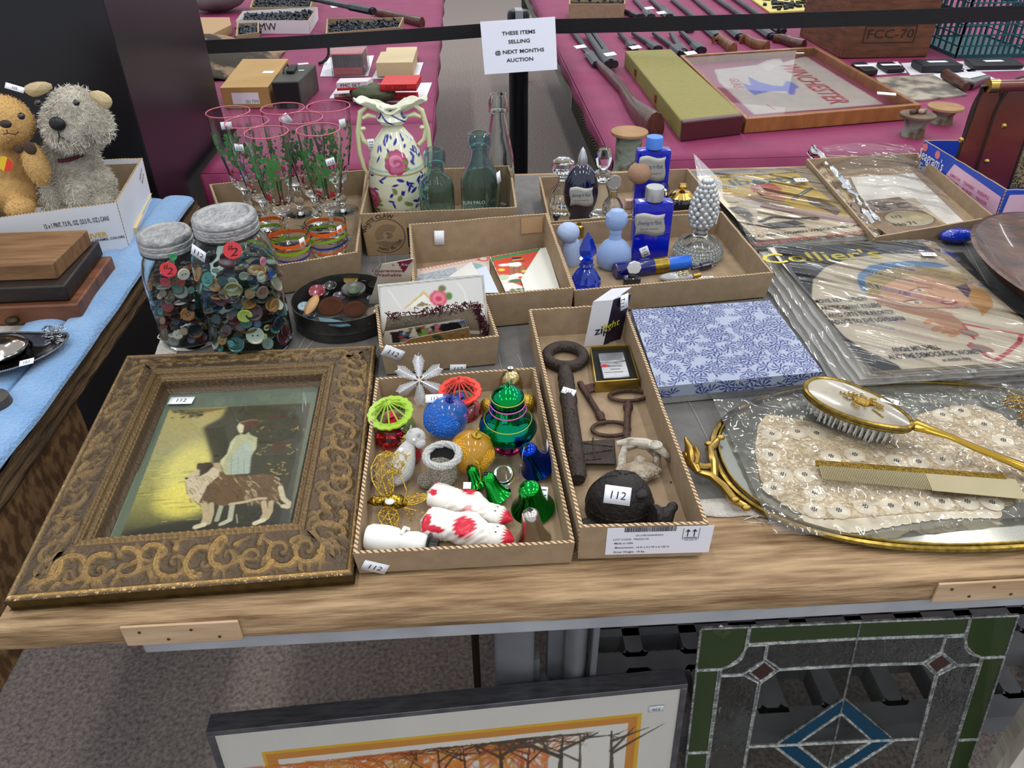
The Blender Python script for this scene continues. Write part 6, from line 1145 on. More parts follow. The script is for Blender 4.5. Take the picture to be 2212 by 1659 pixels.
for k,(dx,rz_,col,lb)in enumerate(((.012,-.01,'#9c917e','lowest sleeved magazine of the rear stack behind the portrait magazine'),(.004,.01,'#a8997c','second sleeved magazine of the rear stack'),(.008,-.006,'#b0a286','sleeved magazine just under the yellow cover'))):
 c0=V((.66,1.49,0));qq=[Matrix.Rotation(rz_,3,'Z')@(V((x,y,0))-c0)+c0+V((dx,-.004,0))for x,y in q1];magazine(lb,qq,T+.0035+k*.0052,.0038,None,col,filmm=SLV)
lm,f=magazine('yellow and cream magazine cover with red capped man and telescope, rear stack',q1,T+.0035+3*.0052,.004,lib_cover,'#cfc0a6',res=.0012)
tx('Liberty',*zm(455,272),.050,f,lm,mt('blue_title','#33627c',.5),bold=.014,sx=1.35,a=.03);tx('LAND OFF LOS ANGELES  LORELLE',*zm(460,232),.012,f,lm,bold=.012,a=.03);tx('DO CAREER WOMEN WRECK THEIR MEN?',*zm(780,592),.0135,f,lm,bold=.012,sx=1.0,a=.09);tx('THE WAR IN KENTUCKY   BY ROOSEVELT',*zm(800,635),.0135,f,lm,mt('red_ink2','#a83038',.5),bold=.012,sx=1.0,a=.1)
sticker(lm,FT(T+.031),zm(740,265),.028,.02,0,'154')
# wrinkled sleeve pile between magazine and alphabet tray
q=M()
def wr(i,j):
 a=P(*zm(770+60*i,120),T);b=P(*zm(1170+75*i,610),T);p=a.lerp(b,j);z=T+.012+.020*math.sin(i*PI)+.008*mnoise.noise(V((i*7,j*9,1)))
 return(p.x+.006*mnoise.noise(V((i*5,j*12,5))),p.y,z)
q.grid(wr,24,70);tw=thing('magazine','rolled up magazine in crinkled clear sleeve leaning on the alphabet book tray','magazine',P(*zm(1000,400),T),'old magazines in clear sleeves');q.done('clear_sleeve',SLV,tw)
q=M();a,b=P(*zm(850,170),T+.014),P(*zm(1215,600),T+.014);q.tube([a.lerp(b,s_)for s_ in np.linspace(0,1,12)],.011,14,sc=(1.2,.7));q.done('rolled_pages',mt('mottled_pages','#a08a68',.7,c2='#5a4630',ns=30,sharp=.08),tw)
# ================================================================ ALPHABET BOOK IN TRAY
zb=TZ+.004
def sheet(label,name,cat,px4,z,th,mat,g=None):c4=[P(*p,z+th)for p in px4];q=M();q.hexa([p-V((0,0,th))for p in c4]+c4);o=q.done(name,mat,None,smooth=False);return tag(o,label,cat,g)
sheet('plain white folder lying flat in alphabet book tray','paper_folder','folder',[zm(1230,600),zm(1800,545),zm(1465,220),zm(1060,245)],zb,.003,mt('white_folder','#cfcac2',.5))
c4=[P(*zm(*k),zb+.014)for k in((1292,610),(1700,562),(1468,378),(1155,395))];bk=thing('alphabet_book','worn brown childrens book with letters A B C and an oval picture','book',c4[0]);q=M();q.hexa([p-V((0,0,.0105))for p in c4]+[p-V((0,0,.0004))for p in c4]);q.done('page_block',PGS,bk,smooth=False)
f=Fr(c4[0],c4[1]-c4[0],c4[3]-c4[0]);A=Art((c4[1]-c4[0]).length,(c4[3]-c4[0]).dot(f.V),.0016,'#6e553c');A.f=f;A.noise(.35,12,6);A.poly(G4(1170,400,1290,395,1350,410,1340,425,1190,430),'#3f2e26',.7,2);A.ell(zm(1435,508),.052,.040,'#3a3226');A.ell(zm(1435,508),.049,.037,'#8c8266');A.ell(zm(1480,500),.014,.010,'#a8946a',.8,soft=6);A.noise(.15,3,7);A.poly(G4(1600,470,1690,560,1660,570,1580,480),'#8a7c48',.8,2)
A.flat('cover',ARTP,bk,f,0);tx('A B C',*zm(1275,442),.036,f,bk,mt('faded_black','#2a231c',.7),bold=.02,sx=1.35);tx('112',*zm(1350,500),.016,f,bk,INK);tx('No 71',*zm(1410,545),.020,f,bk,mt('faded_black'))
tb2=thing('plastic_bag','large clear plastic bag rising over the alphabet book tray','plastic bag',P(*zm(1300,300),zb));q=M()
def bag(i,j):
 p=P(*zm(1180+560*i,560),T).lerp(P(*zm(850+590*i,135),T),j);return(p.x,p.y,T+.024+.010*math.sin(i*PI)+.03*max(0,j-.75)*1.2+.006*mnoise.noise(V((i*5,j*5,3))))
q.grid(bag,50,40);q.done('bag_film',film('bag_film',.6,.05,3,.5,(1,7,1),.03,.03,rz=.4),tb2)
# ================================================================ BLUE ITEM, BOWL
q=M();p=P(2062,528,T);q.sph((p.x,p.y,T+.018),(.034,.016,.014),20,12,dis=lambda v:.12*mnoise.noise(v*3));o=q.done('blue_wrapped_item',mt('blue_cellophane','#1a34b0',.12,coat=1,bs=60,bd=.6),None);tag(o,'shiny blue wrapped item wedged between wooden bowl and alphabet tray','package')
wl=P(2082,525,T+.06);cx_=.845+.175;cy_=1.065;q=M(X((cx_,cy_,T+.0035),rx=.0));R=.175
q.lathe([(0,0),(R*.45,0),(R*.62,.010),(R*.88,.038),(R*1.0,.062),(R*.965,.0635),(R*.84,.043),(R*.6,.018),(R*.3,.012),(0,.011)],72,sy=1.38);o=q.done('wooden_bowl',wood('walnut_bowl','#5f3c28','#33201a',st=(3,14,6),ns=4,r=.3,coat=.35),None);tag(o,'large dark walnut wooden bowl at the right edge','bowl')
q=M();q.hexa([P(*k,T+.0016)for k in((2010,545),(2230,790),(2260,780),(2080,545))]+[P(*k,T+.0026)for k in((2010,545),(2230,790),(2260,780),(2080,545))]);tag(q.done('black_cloth',mt('black_runner','#24221f',.9),None,smooth=False),'strip of black cloth under the wooden bowl','cloth')
# ================================================================ MIRROR TRAY WITH LACE, COMB AND BRUSH
MX,MY,MA,MB=.562,.7025,.27,.1555
z5=Z(1450,780,2.903)
def oval(a,k=1,n=2.3,z=0):c,s_=math.cos(a),math.sin(a);return(MX+MA*k*math.copysign(abs(c)**(2/n),c),MY+MB*k*math.copysign(abs(s_)**(2/n),s_),z)
mr=thing('mirror_tray','oval gilt rimmed vanity tray with a brass bird on its left end','tray',V((MX,MY,T+.004)));q=M();ring=[oval(2*PI*i/120,.975,z=0)for i in range(120)];q.prism([(p[0],p[1])for p in ring],T+.006,T+.0095);q.done('mirror_glass',mt('aged_mirror','#b3b2a8',.12,.75,c2='#9c9b90',ns=8),mr,smooth=False)
GR=mt('gilt_rim','#937b3c',.28,1,c2='#655222',ns=150);q=M();q.tube([oval(2*PI*i/140,1,z=T+.009)for i in range(140)],.0042,8,closed=True);q.tube([oval(2*PI*i/140,.975,z=T+.0125)for i in range(140)],.0018,6,closed=True);q.done('gilt_rim',GR,mr)
q=M()
for i in range(300):a=2*PI*i/300;q.sph(oval(a,1.008,z=T+.0105),.0015,6,4)
o=q.done('beaded_edge',GR,mr);o['kind']='stuff'
for k in range(3):q=M(X(V(oval(k*2.1+.6,.9,z=T+.0036))));q.lathe([(0,0),(.008,0),(.008,.003),(0,.003)],12);q.done('foot',GR,mr)
q=M();PT_=lambda x,y,z:P(*z5(x,y),T+z);q.tube([PT_(x,y,z)for x,y,z in((490,925,.010),(400,880,.013),(330,790,.014),(250,720,.016),(150,690,.018))],[.0035,.005,.0055,.005,.003],10);q.tube([PT_(x,y,z)for x,y,z in((270,740,.015),(265,640,.017),(240,560,.018),(300,485,.016))],[.005,.0055,.006,.003],10);q.tube([PT_(x,y,z)for x,y,z in((240,660,.018),(200,660,.020),(150,650,.021))],[.0045,.0045,.005],8)
for x,y in((235,520),(400,870),(310,480),(470,920)):q.sph(PT_(x,y,.018),(.006,.004,.004),8,6)
q.done('branch_handle',BRS,mr);q=M();q.tube([PT_(x,y,z)for x,y,z in((170,700,.020),(130,630,.026),(120,580,.032),(110,530,.042),(85,475,.052))],[.004,.0085,.0075,.005,.0012],12);q.sph(PT_(95,590,.030),.006,12,8);q.tube([PT_(95,590,.030),PT_(70,580,.030)],[.003,.0006],6);q.tube([PT_(150,640,.028),PT_(165,575,.036),PT_(150,530,.044)],[.005,.0045,.001],8);q.done('bird',BRS,mr)
LZ=T+.0125;LC=mt('cream_lace','#efe7d6',.8,c2='#e2d3b4',ns=80);ly=thing('lace_doily','folded cream lace doily with beaded flowers inside a clear bag on tray','doily',V((MX,MY,LZ)));out=[z5(*k)for k in((600,330),(720,350),(880,380),(1050,440),(1250,500),(1450,440),(1560,330),(1720,290),(1900,275),(2060,330),(2212,430),(2290,600),(2260,800),(2130,900),(1900,930),(1650,940),(1400,960),(1150,980),(900,985),(760,930),(640,850),(560,740),(525,560),(545,400))]
op=[P(*k,LZ)for k in out];q=M();q.prism([(p.x,p.y)for p in op][::-1],LZ-.0022,LZ-.0002);lab(q.done('under_layer',mt('lace_under_cream','#bda582',.9,c2='#d6c6a6',ns=220,sharp=.05),ly,smooth=False),'tan lower layer of lace')  # lower lace layer in its own mottled tan and cream
def inpoly(x,y):
 r_=False
 for i in range(len(op)):
  a,b=op[i],op[i-1]
  if(a.y>y)!=(b.y>y)and x<(b.x-a.x)*(y-a.y)/(b.y-a.y)+a.x:r_=not r_
 return r_
fl_pts=[(630,460),(790,445),(910,455),(700,715),(835,715),(895,935),(1050,940),(1215,915),(1375,910),(1540,900),(1695,885),(1855,885),(1700,340),(1815,315),(1550,635),(1700,620),(1410,630),(2010,890),(1960,400),(2080,500),(620,590),(1000,600),(1150,590),(640,800),(900,830),(2150,640),(1850,520)]
q=M();qb=M();r=random.Random(6);fw=[]
for x,y in fl_pts:
 p=P(*z5(x,y),LZ);fw.append(p);q.lathe([(0,.0006),(.004,.0012),(.0108,.0010),(.0120,.0002),(.0114,-.0005)],24,x=X(p),cap=False,wob=lambda a,z:1+.10*abs(math.cos(4*a)))
 for k in range(6):qb.sph(p+V((.0026*math.cos(k*1.05),.0026*math.sin(k*1.05),.0016))*1,.0010,6,5)
 qb.sph(p+V((0,0,.002)),.0009,6,5)
n=0
while n<430:
 x,y=r.uniform(MX-.27,MX+.27),r.uniform(MY-.15,MY+.16)
 if not inpoly(x,y)or any((V((x,y,0))-V((p.x,p.y,0))).length<.0105 for p in fw):continue
 n+=1;a0=r.uniform(0,6.28);z_=LZ+r.uniform(.0,.0012)
 if n%4==0:L_=r.uniform(.006,.012);q.tube([(x+L_*s_*math.cos(a0+s_*.9),y+L_*s_*math.sin(a0+s_*.9),z_)for s_ in(0,.25,.5,.75,1)],[.0004,.0022,.003,.0022,.0004],6,sc=(1,.3))
 else:rr=r.uniform(.002,.0048);q.tube([(x+rr*(1-.12*k)*math.cos(a0+k*.9),y+rr*(1-.12*k)*math.sin(a0+k*.9),z_)for k in range(7)],.0007,4)
for k in range(22):
 p=P(*z5(700+62*k,985+20*math.sin(k*.3)+(60 if k>3 else 0)-k*5),LZ-.0015)
 if k>2:q.lathe([(0,-.0002),(.012,-.0001),(.0115,-.0008)],18,x=X(p),cap=False)
q.done('lace_top',LC,ly);o=qb.done('silver_beads',mt('steel_beads','#5c5f6c',.25,.9),ly);o['kind']='stuff'
bgf=thing('plastic_bag','crinkled clear plastic bag wrapped around the lace doily','plastic bag',V((MX,MY,LZ+.004)))
q=M()
def bf(i,j):
 a=P(*z5(270,340),T);x=a.x+(MX+.27-a.x)*i;y=MY-.125+.265*j-.03*(1-j)*i*0+.012*math.sin(i*8)*(j-.5);e=min(i,1-i,j,1-j)*8
 return(x,y,LZ+.0028+.0045*min(1,e)+.0035*mnoise.noise(V((x*28,y*28,2)))+.002*mnoise.noise(V((x*90,y*90,4))))
q.grid(bf,90,60);q.done('bag_film',film('crinkled_bag',1.0,.05,22,.55,(1,1,1),.05,.02),bgf)
cz=LZ+.012;cb=thing('hair_comb','pale horn comb with etched gilt spine lying on the lace','comb',P(*z5(1500,750),cz));f=Fr(P(*z5(905,640),cz),P(*z5(2095,730),cz)-P(*z5(905,640),cz),(0,1,0));L=(P(*z5(2095,730),cz)-P(*z5(905,640),cz)).length
q=M(f.mat());q.box((L/2,0,0),(L,.0095,.004));q.done('gilt_spine',mt('etched_gilt','#a38232',.35,.9,c2='#6b5520',ns=260,bs=400,bd=.6),cb,bev=.0015)
HN=mt('pale_horn','#a09370',.3,c2='#93865f',ns=9,sub=.1);q=M(f.mat());nt_=62
for k in range(nt_):x=.003+(L*.56)*k/nt_;ln=.024+.008*x/L;q.hexa([(x,-.004-ln,-.0004),(x+.0008,-.004-ln,-.0004),(x+.0012,-.003,-.0012),(x,-.003,-.0012),(x,-.004-ln,.0004),(x+.0008,-.004-ln,.0004),(x+.0012,-.003,.0012),(x,-.003,.0012)])
o=q.done('fine_teeth',HN,cb,smooth=False);o['kind']='stuff'
q=M(f.mat());n2=100
for k in range(n2):x=.003+L*.56+(L*.47)*k/n2;ln=.029+.006*(x-L*.5)/L;q.hexa([(x,-.004-ln,-.0004),(x+.00115,-.004-ln,-.0004),(x+.0012,-.003,-.0012),(x,-.003,-.0012),(x,-.004-ln,.0004),(x+.00115,-.004-ln,.0004),(x+.0012,-.003,.0012),(x,-.003,.0012)])
o=q.done('coarse_teeth',HN,cb,smooth=False);o['kind']='stuff'
hz=T+.052;br=thing('hair_brush','gilt vanity hair brush with pearly back, gold filigree and price tag','brush',P(*z5(1200,300),T+.02));ax0,ax1=P(*z5(850,150),hz),P(*z5(1495,415),hz-.004);fb=Fr((ax0+ax1)/2,ax1-ax0,(0,1,.08));La=(ax1-ax0).length/2;Wb=.030
def bo(a,k=1):c,s_=math.cos(a),math.sin(a);return(La*k*math.copysign(abs(c)**.8,c)*(1 if c<0 else 1.02),Wb*k*s_*(1-.22*math.cos(a)+.04*math.cos(4*a)))
pl=[bo(2*PI*i/60)for i in range(60)];q=M(fb.mat());q.grid(lambda i,j:(*bo(2*PI*i,.965*(1-j)),.0045+.004*(1-(1-j)**2)),60,8,cu=True);q.done('pearly_back',mt('mother_of_pearl','#a8a08c',.2,coat=.6,c2='#7c736a',ns=16,sharp=.12),br)
q=M(fb.mat());q.tube([(*p,.003)for p in pl],.0034,8,closed=True);q.tube([(*bo(2*PI*i/60,1.0),-.002)for i in range(60)],.0028,8,closed=True);q.prism(pl,-.005,.002);q.done('gilt_border',GR,br)
q=M(fb.mat());r=random.Random(12)
for k in range(46):a=r.uniform(0,6.28);rr=r.random()**.6;c0=V((.004+.026*rr*math.cos(a),.014*rr*math.sin(a),.0095));q.tube([c0+V((.0026*math.cos(s_+a),.0026*math.sin(s_+a),.0006*s_%.001))for s_ in np.linspace(0,4,7)],.0008,5)
q.sph((.004,0,.010),(.012,.007,.003),14,8);q.tube([(.02,-.006,.009),(.036,-.011,.008)],.001,5);q.done('filigree_mount',mt('antique_gold','#a58540',.3,1,bs=300,bd=.5),br)
q=M(fb.mat());
for i in range(17):
 for j in range(7):
  x,y=-La*.82+La*1.62*i/16,-Wb*.7+Wb*1.4*j/6
  if(x/La)**2+(y/Wb)**2>.82:continue
  for k in range(5):dx,dy=r.uniform(-.001,.001),r.uniform(-.001,.001);q.tube([(x,y,-.004),(x+dx*2.2,y+dy*2-.001,-.030)],.00035,3)
o=q.done('bristles',mt('white_bristle','#d8d6cf',.4),br);o['kind']='stuff'
q=M();q.tube([P(*z5(x,y),T+z)for x,y,z in((1490,400,.049),(1530,400,.050),(1620,430,.050),(1740,470,.046),(1900,540,.040),(2050,600,.036),(2212,665,.030),(2330,710,.026))],[.004,.0105,.0075,.0052,.006,.0062,.008,.004],12,sc=(1,.55));q.done('gilt_handle',mt('brass_handle','#b59038',.2,1),br)
sticker(br,Fr(P(*z5(1368,252),hz+.004),(.9,-.42,0),(.35,.9,0)),z5(1368,252),.022,.0115,-.12)
# jewellery at the right edge
t=thing('gold_brooch','tangled gold filigree jewellery cut off by the right edge','jewellery',P(*z5(2190,300),T+.012));q=M();r=random.Random(3);p0=P(*z5(2190,320),T+.014)
for k in range(70):c0=p0+V((r.uniform(-.016,.05),r.uniform(-.026,.026),r.uniform(0,.012)));q.tube([c0+V((.004*math.cos(s_+k),.004*math.sin(s_+k),.001*s_))for s_ in np.linspace(0,5,8)],.0008,5)
q.done('filigree',BRS,t);q=M();q.sph(p0+V((.02,-.012,.014)),(.007,.005,.003),10,8);q.done('turquoise_stone',mt('turquoise','#4f9a8c',.3),t)
# ================================================================ LEFT TABLE WITH BLUE BLANKET
LX=-.605;zl,zk=Z(0,440,3.607),Z(0,130,3.857)
lt_=thing('side_table','thick rough plank table on the left under a blue quilted blanket','table',(-1.1,1.1,0));OLD=wood('old_timber','#6e5638','#3a2a1a',st=(16,1.0,26),ns=5,r=.85,bd=.9)
q=M();q.grid(lambda i,j:(LX+[0,-.004,.002,-.005,.001,-.006,-.03][int(i*6+.01)]+.004*mnoise.noise(V((i*9,j*40,0))),.2+1.47*j,T-.006-.054*i),7,120);q.box((LX-.40,.935,T-.033),(.78,1.47,.05));q.done('timber_top',OLD,lt_)
q=M();q.box((LX-.03,.62,.72),(.03,.75,.20));lab(q.done('chipboard_panel',mt('chipboard','#7d5f3c',.9,c2='#54391f',ns=38,sharp=.07,st=(1,2,1),bs=60,bd=.3),lt_,bev=.003),'chipboard side panel under the plank top')
q=M();q.box((LX-.05,1.3,.3),(.04,.5,.28));lab(q.done('dark_red_crossbar',mt('oxblood_paint','#3a1512',.5),lt_),'dark red board between the legs')
QL=mt('white_quilt_cloth','#b7b0a6',.95,bs=60,bd=.3)
q=M();q.grid(lambda i,j:(LX-.11-.70*i,.25+1.40*j,T+.002+.001*math.sin(i*30+j*17)),30,40);tag(q.done('white_cloth',QL,None,sol=.002),'off white cloth spread on the left table below the silver tray','cloth')
BLK=mt('blue_blanket','#7fa8d4',.95,c2='#6c98c8',ns=20,bs=220,bd=.6,sh=.4);BLK2=mt('aqua_stripe','#62a4bf',.95,c2='#6f98c4',ns=9,bs=220,bd=.5)
bl=thing('blue_blanket','folded pale blue fleece blanket strip along the edge of left table','blanket',(LX-.06,1.0,T))
def fold(x0,wd,h0,amp,ph):
 def fn(i,j):
  y=.22+1.42*j;a=PI*i;return(LX+x0+wd*(.5-.5*math.cos(a))*1+.004*math.sin(j*9+ph)+.004*mnoise.noise(V((i,j*14,ph))),y,T+.003+h0*math.sin(a)**.6+amp*mnoise.noise(V((i*2,j*18,ph+4)))*math.sin(a))
 return fn
q=M();q.grid(fold(-.125,.066,.010,.004,1),12,110);q.done('blanket_fold',BLK,bl);q=M();q.grid(fold(-.060,.066,.014,.005,3),12,110);q.done('blanket_fold',BLK,bl);q=M();q.grid(lambda i,j:(LX-.072+.022*i,.22+1.1*j,T+.0035+.006*i*i+.002*mnoise.noise(V((i,j*20,8)))),6,80);lab(q.done('aqua_stripe',BLK2,bl),'aqua satin stripe between the folds')
# white drinks carton of plush toys
wbx,wf_,wt_,wb_=carton('cardboard_tray','white printed drinks carton holding two plush toys','box',[(-95,482),(251,438),(308,341),(10,352)],.098,z0=T+.004,mats=[CARDW,CORR],flare=.004)
BK_=mt('carton_ink','#1f1f26',.6);q=M()
for s_,o_ in(('F',.0046),('R',.0046),('B',.0046),('L',.0046)):
 f=wf_[s_];w0=(wb_[('FRBL'.index(s_)+1)%4]-wb_['FRBL'.index(s_)]).length;q.hexa([f.w(u,v,-o_-h)for h in(.0005,0)for u,v in((.008,.002),(w0-.008,.002),(w0-.008,.088),(.008,.088))])
lab(q.done('kraft_lining',CARD,wbx,smooth=False),'plain brown inside of the carton')
f=wf_['F'];tx('12 x 1 PINT, 7.5 FL. OZ. (23.5 FL. OZ.) CANS',*zk(640,1352),.0125,f,wbx,BK_,bold=.012,fit=.108);tx('RIVER',*zk(800,1462),.014,f,wbx,mt('amber_ink','#d8a83a',.5),bold=.02,sx=1.1);tx('CARAMEL COLORS',*zk(905,1487),.0065,f,wbx,BK_,bold=.02)
f=wf_['R'];tx('DRINK ICE',*zk(1170,950),.008,f,wbx,BK_,a=.35,bold=.01);tx('BEAR IN',*zk(1188,985),.008,f,wbx,BK_,a=.35,bold=.01);q=M();u,v=f.uv(*zk(1210,1240));q.tube([f.w(*f.uv(*zk(1255,1110)),.0004),f.w(*f.uv(*zk(1165,1290)),.0004)],.0025,4,sc=(1,.1));q.tube([f.w(*f.uv(*zk(1165,1290)),.0004),f.w(*f.uv(*zk(1110,1400)),.0004),f.w(*f.uv(*zk(1125,1450)),.0004)],.006,4,sc=(1,.05));q.done('printed_guitar',mt('amber_ink_pale','#e0c890',.5),wbx)
# plush toys: one continuous body (merged by voxels) plus a coat of short pile
def plush(name,label,blobs,mat,furmat,cat,base,nf,fl,grav=.3,seed=1,also=()):
 t=thing(name,label,cat,base);q=M()
 for c,r in blobs:q.sph(c,r,24,16)
 o=q.done('body',mat,t);m=o.modifiers.new('merge','REMESH');m.mode='VOXEL';m.voxel_size=.0035;m.use_smooth_shade=True;s=o.modifiers.new('soft','SMOOTH');s.iterations=6
 rg=np.random.RandomState(seed);B=[(np.array(c),np.array(r if hasattr(r,'__len__')else(r,r,r)))for c,r in blobs];ar=np.array([b[1].prod()**(2/3)for b in B]);ar/=ar.sum();vs=[];fs=[]
 cnt=0
 while cnt<nf:
  k=rg.choice(len(B),p=ar);d=rg.normal(size=3);d/=np.linalg.norm(d);p=B[k][0]+d*B[k][1]*.98
  if any(i!=k and(((p-c)/r)**2).sum()<.93 for i,(c,r)in enumerate(B)):continue
  nrm=d/B[k][1];nrm/=np.linalg.norm(nrm);sw=rg.normal(size=3)*.45;v=nrm*.6+sw+np.array([0,0,-grav]);v-=nrm*min(0,v.dot(nrm));v/=np.linalg.norm(v);L=fl*rg.uniform(.6,1.2);sd=np.cross(v,nrm+.01);sd=sd/(np.linalg.norm(sd)+1e-9)*.0007
  vs+=[p-sd,p+sd,p+v*L*.6+nrm*L*.15,p+v*L];b=4*cnt;fs+=[(b,b+1,b+2),(b,b+2,b+3)];cnt+=1
 q=M();q.add([tuple(v)for v in vs],fs);q.done('pile_coat',furmat,t,smooth=False);return t
def E_(x,y,yy):
 r=R3@V(((x-CX)/F,-(y-CY)/F,-1));return CAM+r*(yy/r.y)
D0=1.50;hc=E_(168,262,D0);bc=E_(165,385,D0+.02);
dog=plush('plush_dog','shaggy grey plush terrier dog with black nose, sitting in white carton',[(hc,(.052,.046,.050)),(hc+V((-.008,-.034,-.012)),(.034,.026,.028)),(hc+V((-.030,-.010,-.004)),(.026,.03,.03)),(hc+V((.030,-.006,-.006)),(.028,.03,.03)),(hc+V((0,.005,.026)),(.036,.034,.03)),(bc+V((0,.005,.03)),(.046,.044,.05)),(bc+V((.0,.0,-.015)),(.062,.052,.055)),(bc+V((.045,-.02,-.045)),(.030,.034,.028)),(bc+V((-.035,-.035,-.03)),(.022,.024,.045)),(bc+V((.018,-.042,-.03)),(.020,.022,.045))],mt('plush_backing_grey','#c0baac',.95,bs=80,bd=.5),mt('grey_mohair','#e6e0d3',.9,c2='#c2bbae',ns=28,sh=.3),'plush toy',(hc.x,D0,T+.004),15000,.014,seed=2)
NS,EY=mt('black_stitch','#14151a',.35),mt('glass_eye','#0a0a0a',.05,coat=1)
q=M();nz=E_(124,268,D0-.062);q.sph(nz,(.0145,.008,.0125),18,12);q.done('nose',NS,dog,bev=.001);q=M();q.tube([nz+V((-.001,-.004,-.012)),nz+V((-.002,-.003,-.020)),nz+V((-.009,-.001,-.032))],.0012,5);q.tube([nz+V((-.002,-.003,-.020)),nz+V((.013,-.002,-.034))],.0012,5);q.done('mouth_stitch',NS,dog)
for px in((165,222),(82,222)):q=M();q.sph(E_(*px,D0-.046),.0058,12,8);q.done('eye',EY,dog)
EAR=mt('cream_felt','#c9b58c',.9,c2='#b8a47c',ns=30,bs=200,bd=.3)
for pts in(((128,188),(100,172),(60,178),(44,192),(62,208),(80,214)),((180,200),(212,190),(238,205),(247,220),(238,238),(226,238),(214,225))):
 q=M();e=[E_(*k,D0-.010-.004*(i%2))for i,k in enumerate(pts)];c_=sum(e,V())/len(e)+V((0,-.012,0));q.add([*e,c_],[(i,(i+1)%len(e),len(e))for i in range(len(e))]);q.done('ear',EAR,dog,sol=.004,sub=1)
q=M();q.tube([bc+V((.04*math.cos(a),.0-.042*math.sin(a),.055-.006*math.sin(a)))for a in np.linspace(-.3,1.6,10)],.0035,6);lab(q.done('collar',mt('maroon_ribbon','#5a1522',.6),dog),'thin maroon collar')
D1=1.47;h1,b1_=E_(8,262,D1),E_(12,375,D1+.01)
bear=plush('plush_bear','golden tan teddy bear with brown bow beside the plush dog',[(h1,(.050,.042,.046)),(h1+V((.0,-.034,-.012)),(.026,.02,.02)),(b1_+V((0,0,.015)),(.044,.038,.05)),(b1_+V((0,-.004,-.03)),(.050,.042,.045)),(E_(78,355,D1-.03),(.020,.022,.040)),(E_(44,448,D1-.045),(.024,.03,.020)),(h1+V((-.03,0,.04)),(.018,.012,.018))],mt('plush_backing_gold','#cca468',.95,bs=120,bd=.3),mt('gold_mohair','#dcb878',.9,c2='#c8a060',ns=40,sh=.3),'plush toy',(h1 .x,D1,T+.004),8000,.005,seed=5)
q=M();q.sph(E_(12,268,D1-.056),(.0105,.006,.007),14,10);q.done('nose',mt('brown_stitch','#2e2220',.5),bear);q=M();q.sph(E_(46,251,D1-.038),.0062,12,8);q.done('eye',EY,bear)
q=M();m0=E_(14,280,D1-.056);q.tube([m0,m0+V((0,0,-.006)),m0+V((.010,.003,-.010)),m0+V((.016,.006,-.006))],.0010,5);q.tube([m0+V((0,0,-.006)),m0+V((-.010,.003,-.009))],.0010,5);q.done('mouth_stitch',mt('brown_stitch'),bear)
q=M();e0=E_(52,320,D1-.045);q.sph(e0+V((.010,0,0)),(.012,.005,.012),12,8);q.sph(e0+V((-.012,.002,-.002)),(.009,.005,.008),10,8);q.done('bow',mt('brown_velvet','#4a3830',.9),bear)
f=Fr(E_(12,354,D1-.046),(1,0,0),(0,.15,1));q=M(f.mat());q.lathe([(0,0),(.0135,0),(.0135,.0012),(0,.0012)],28);o=q.done('round_badge',mt('badge_yellow','#e0b81c',.3),bear);q=M(f.mat());q.prism([(.0135*math.cos(a),.0135*math.sin(a))for a in np.linspace(-2.0,1.0,14)],.0012,.0016);q.done('badge_half',mt('badge_red','#cf3a20',.3),o)
sticker(bear,Fr(E_(30,190,D1-.04),(1,0,-.35),(.2,.5,.8)),(32,190),.030,.010,0,'105')
# stacked wooden blocks
def tapered(name,label,ftr,btr,z0,z1,mat,xl=-1.08,cut=0,cat='wooden tray'):
 a,b=P(*zl(*ftr),z1),P(*zl(*btr),z1);q=M();sl=(b-a).normalized();fl_=V((xl,a.y-.004,z1));bl_=V((xl,b.y-.004,z1));q.hexa([V((p.x,p.y,z0))for p in(fl_,a,b,bl_)]+[fl_,a,b,bl_]);return q,a,b
TN_,DKW,RW=wood('tan_block','#8a6846','#6a4a2c',st=(2,18,6),ns=5,r=.6),wood('dark_block','#2e211a','#1c1512',st=(2,16,6),ns=4,r=.5),wood('red_block','#7a4a2e','#54301c',st=(2,18,6),ns=4,r=.5)
q,a,b=tapered('','',(600,785),(872,405),T+.0045,T+.038,RW);o=q.done('wooden_tray',RW,None,bev=.003);tag(o,'reddish brown wooden tray at the bottom of the left stack','wooden tray')
q=M();p=P(*zl(115,880),T+.022);q.sph((p.x,a.y-.014,T+.020),(.011,.011,.007),14,8);q.lathe([(.004,0),(.004,.01)],8,x=X((p.x,a.y-.008,T+.02),PI/2));o2=q.done('metal_knob',mt('dark_bronze','#3c3020',.45,.8),None);
o2 .parent=o;o2 .matrix_parent_inverse=WM[o.name].inverted();WM[o2 .name]=WM[o.name]
q,a,b=tapered('','',(500,640),(772,288),T+.0385,T+.066,DKW);tag(q.done('wooden_tray',DKW,None,bev=.003),'nearly black wooden tray in the middle of the left stack','wooden tray')
q,a,b=tapered('','',(405,468),(680,202),T+.0665,T+.094,TN_);tag(q.done('wooden_tray',TN_,None,bev=.002),'pale tan wooden block on top of the left stack','wooden tray')
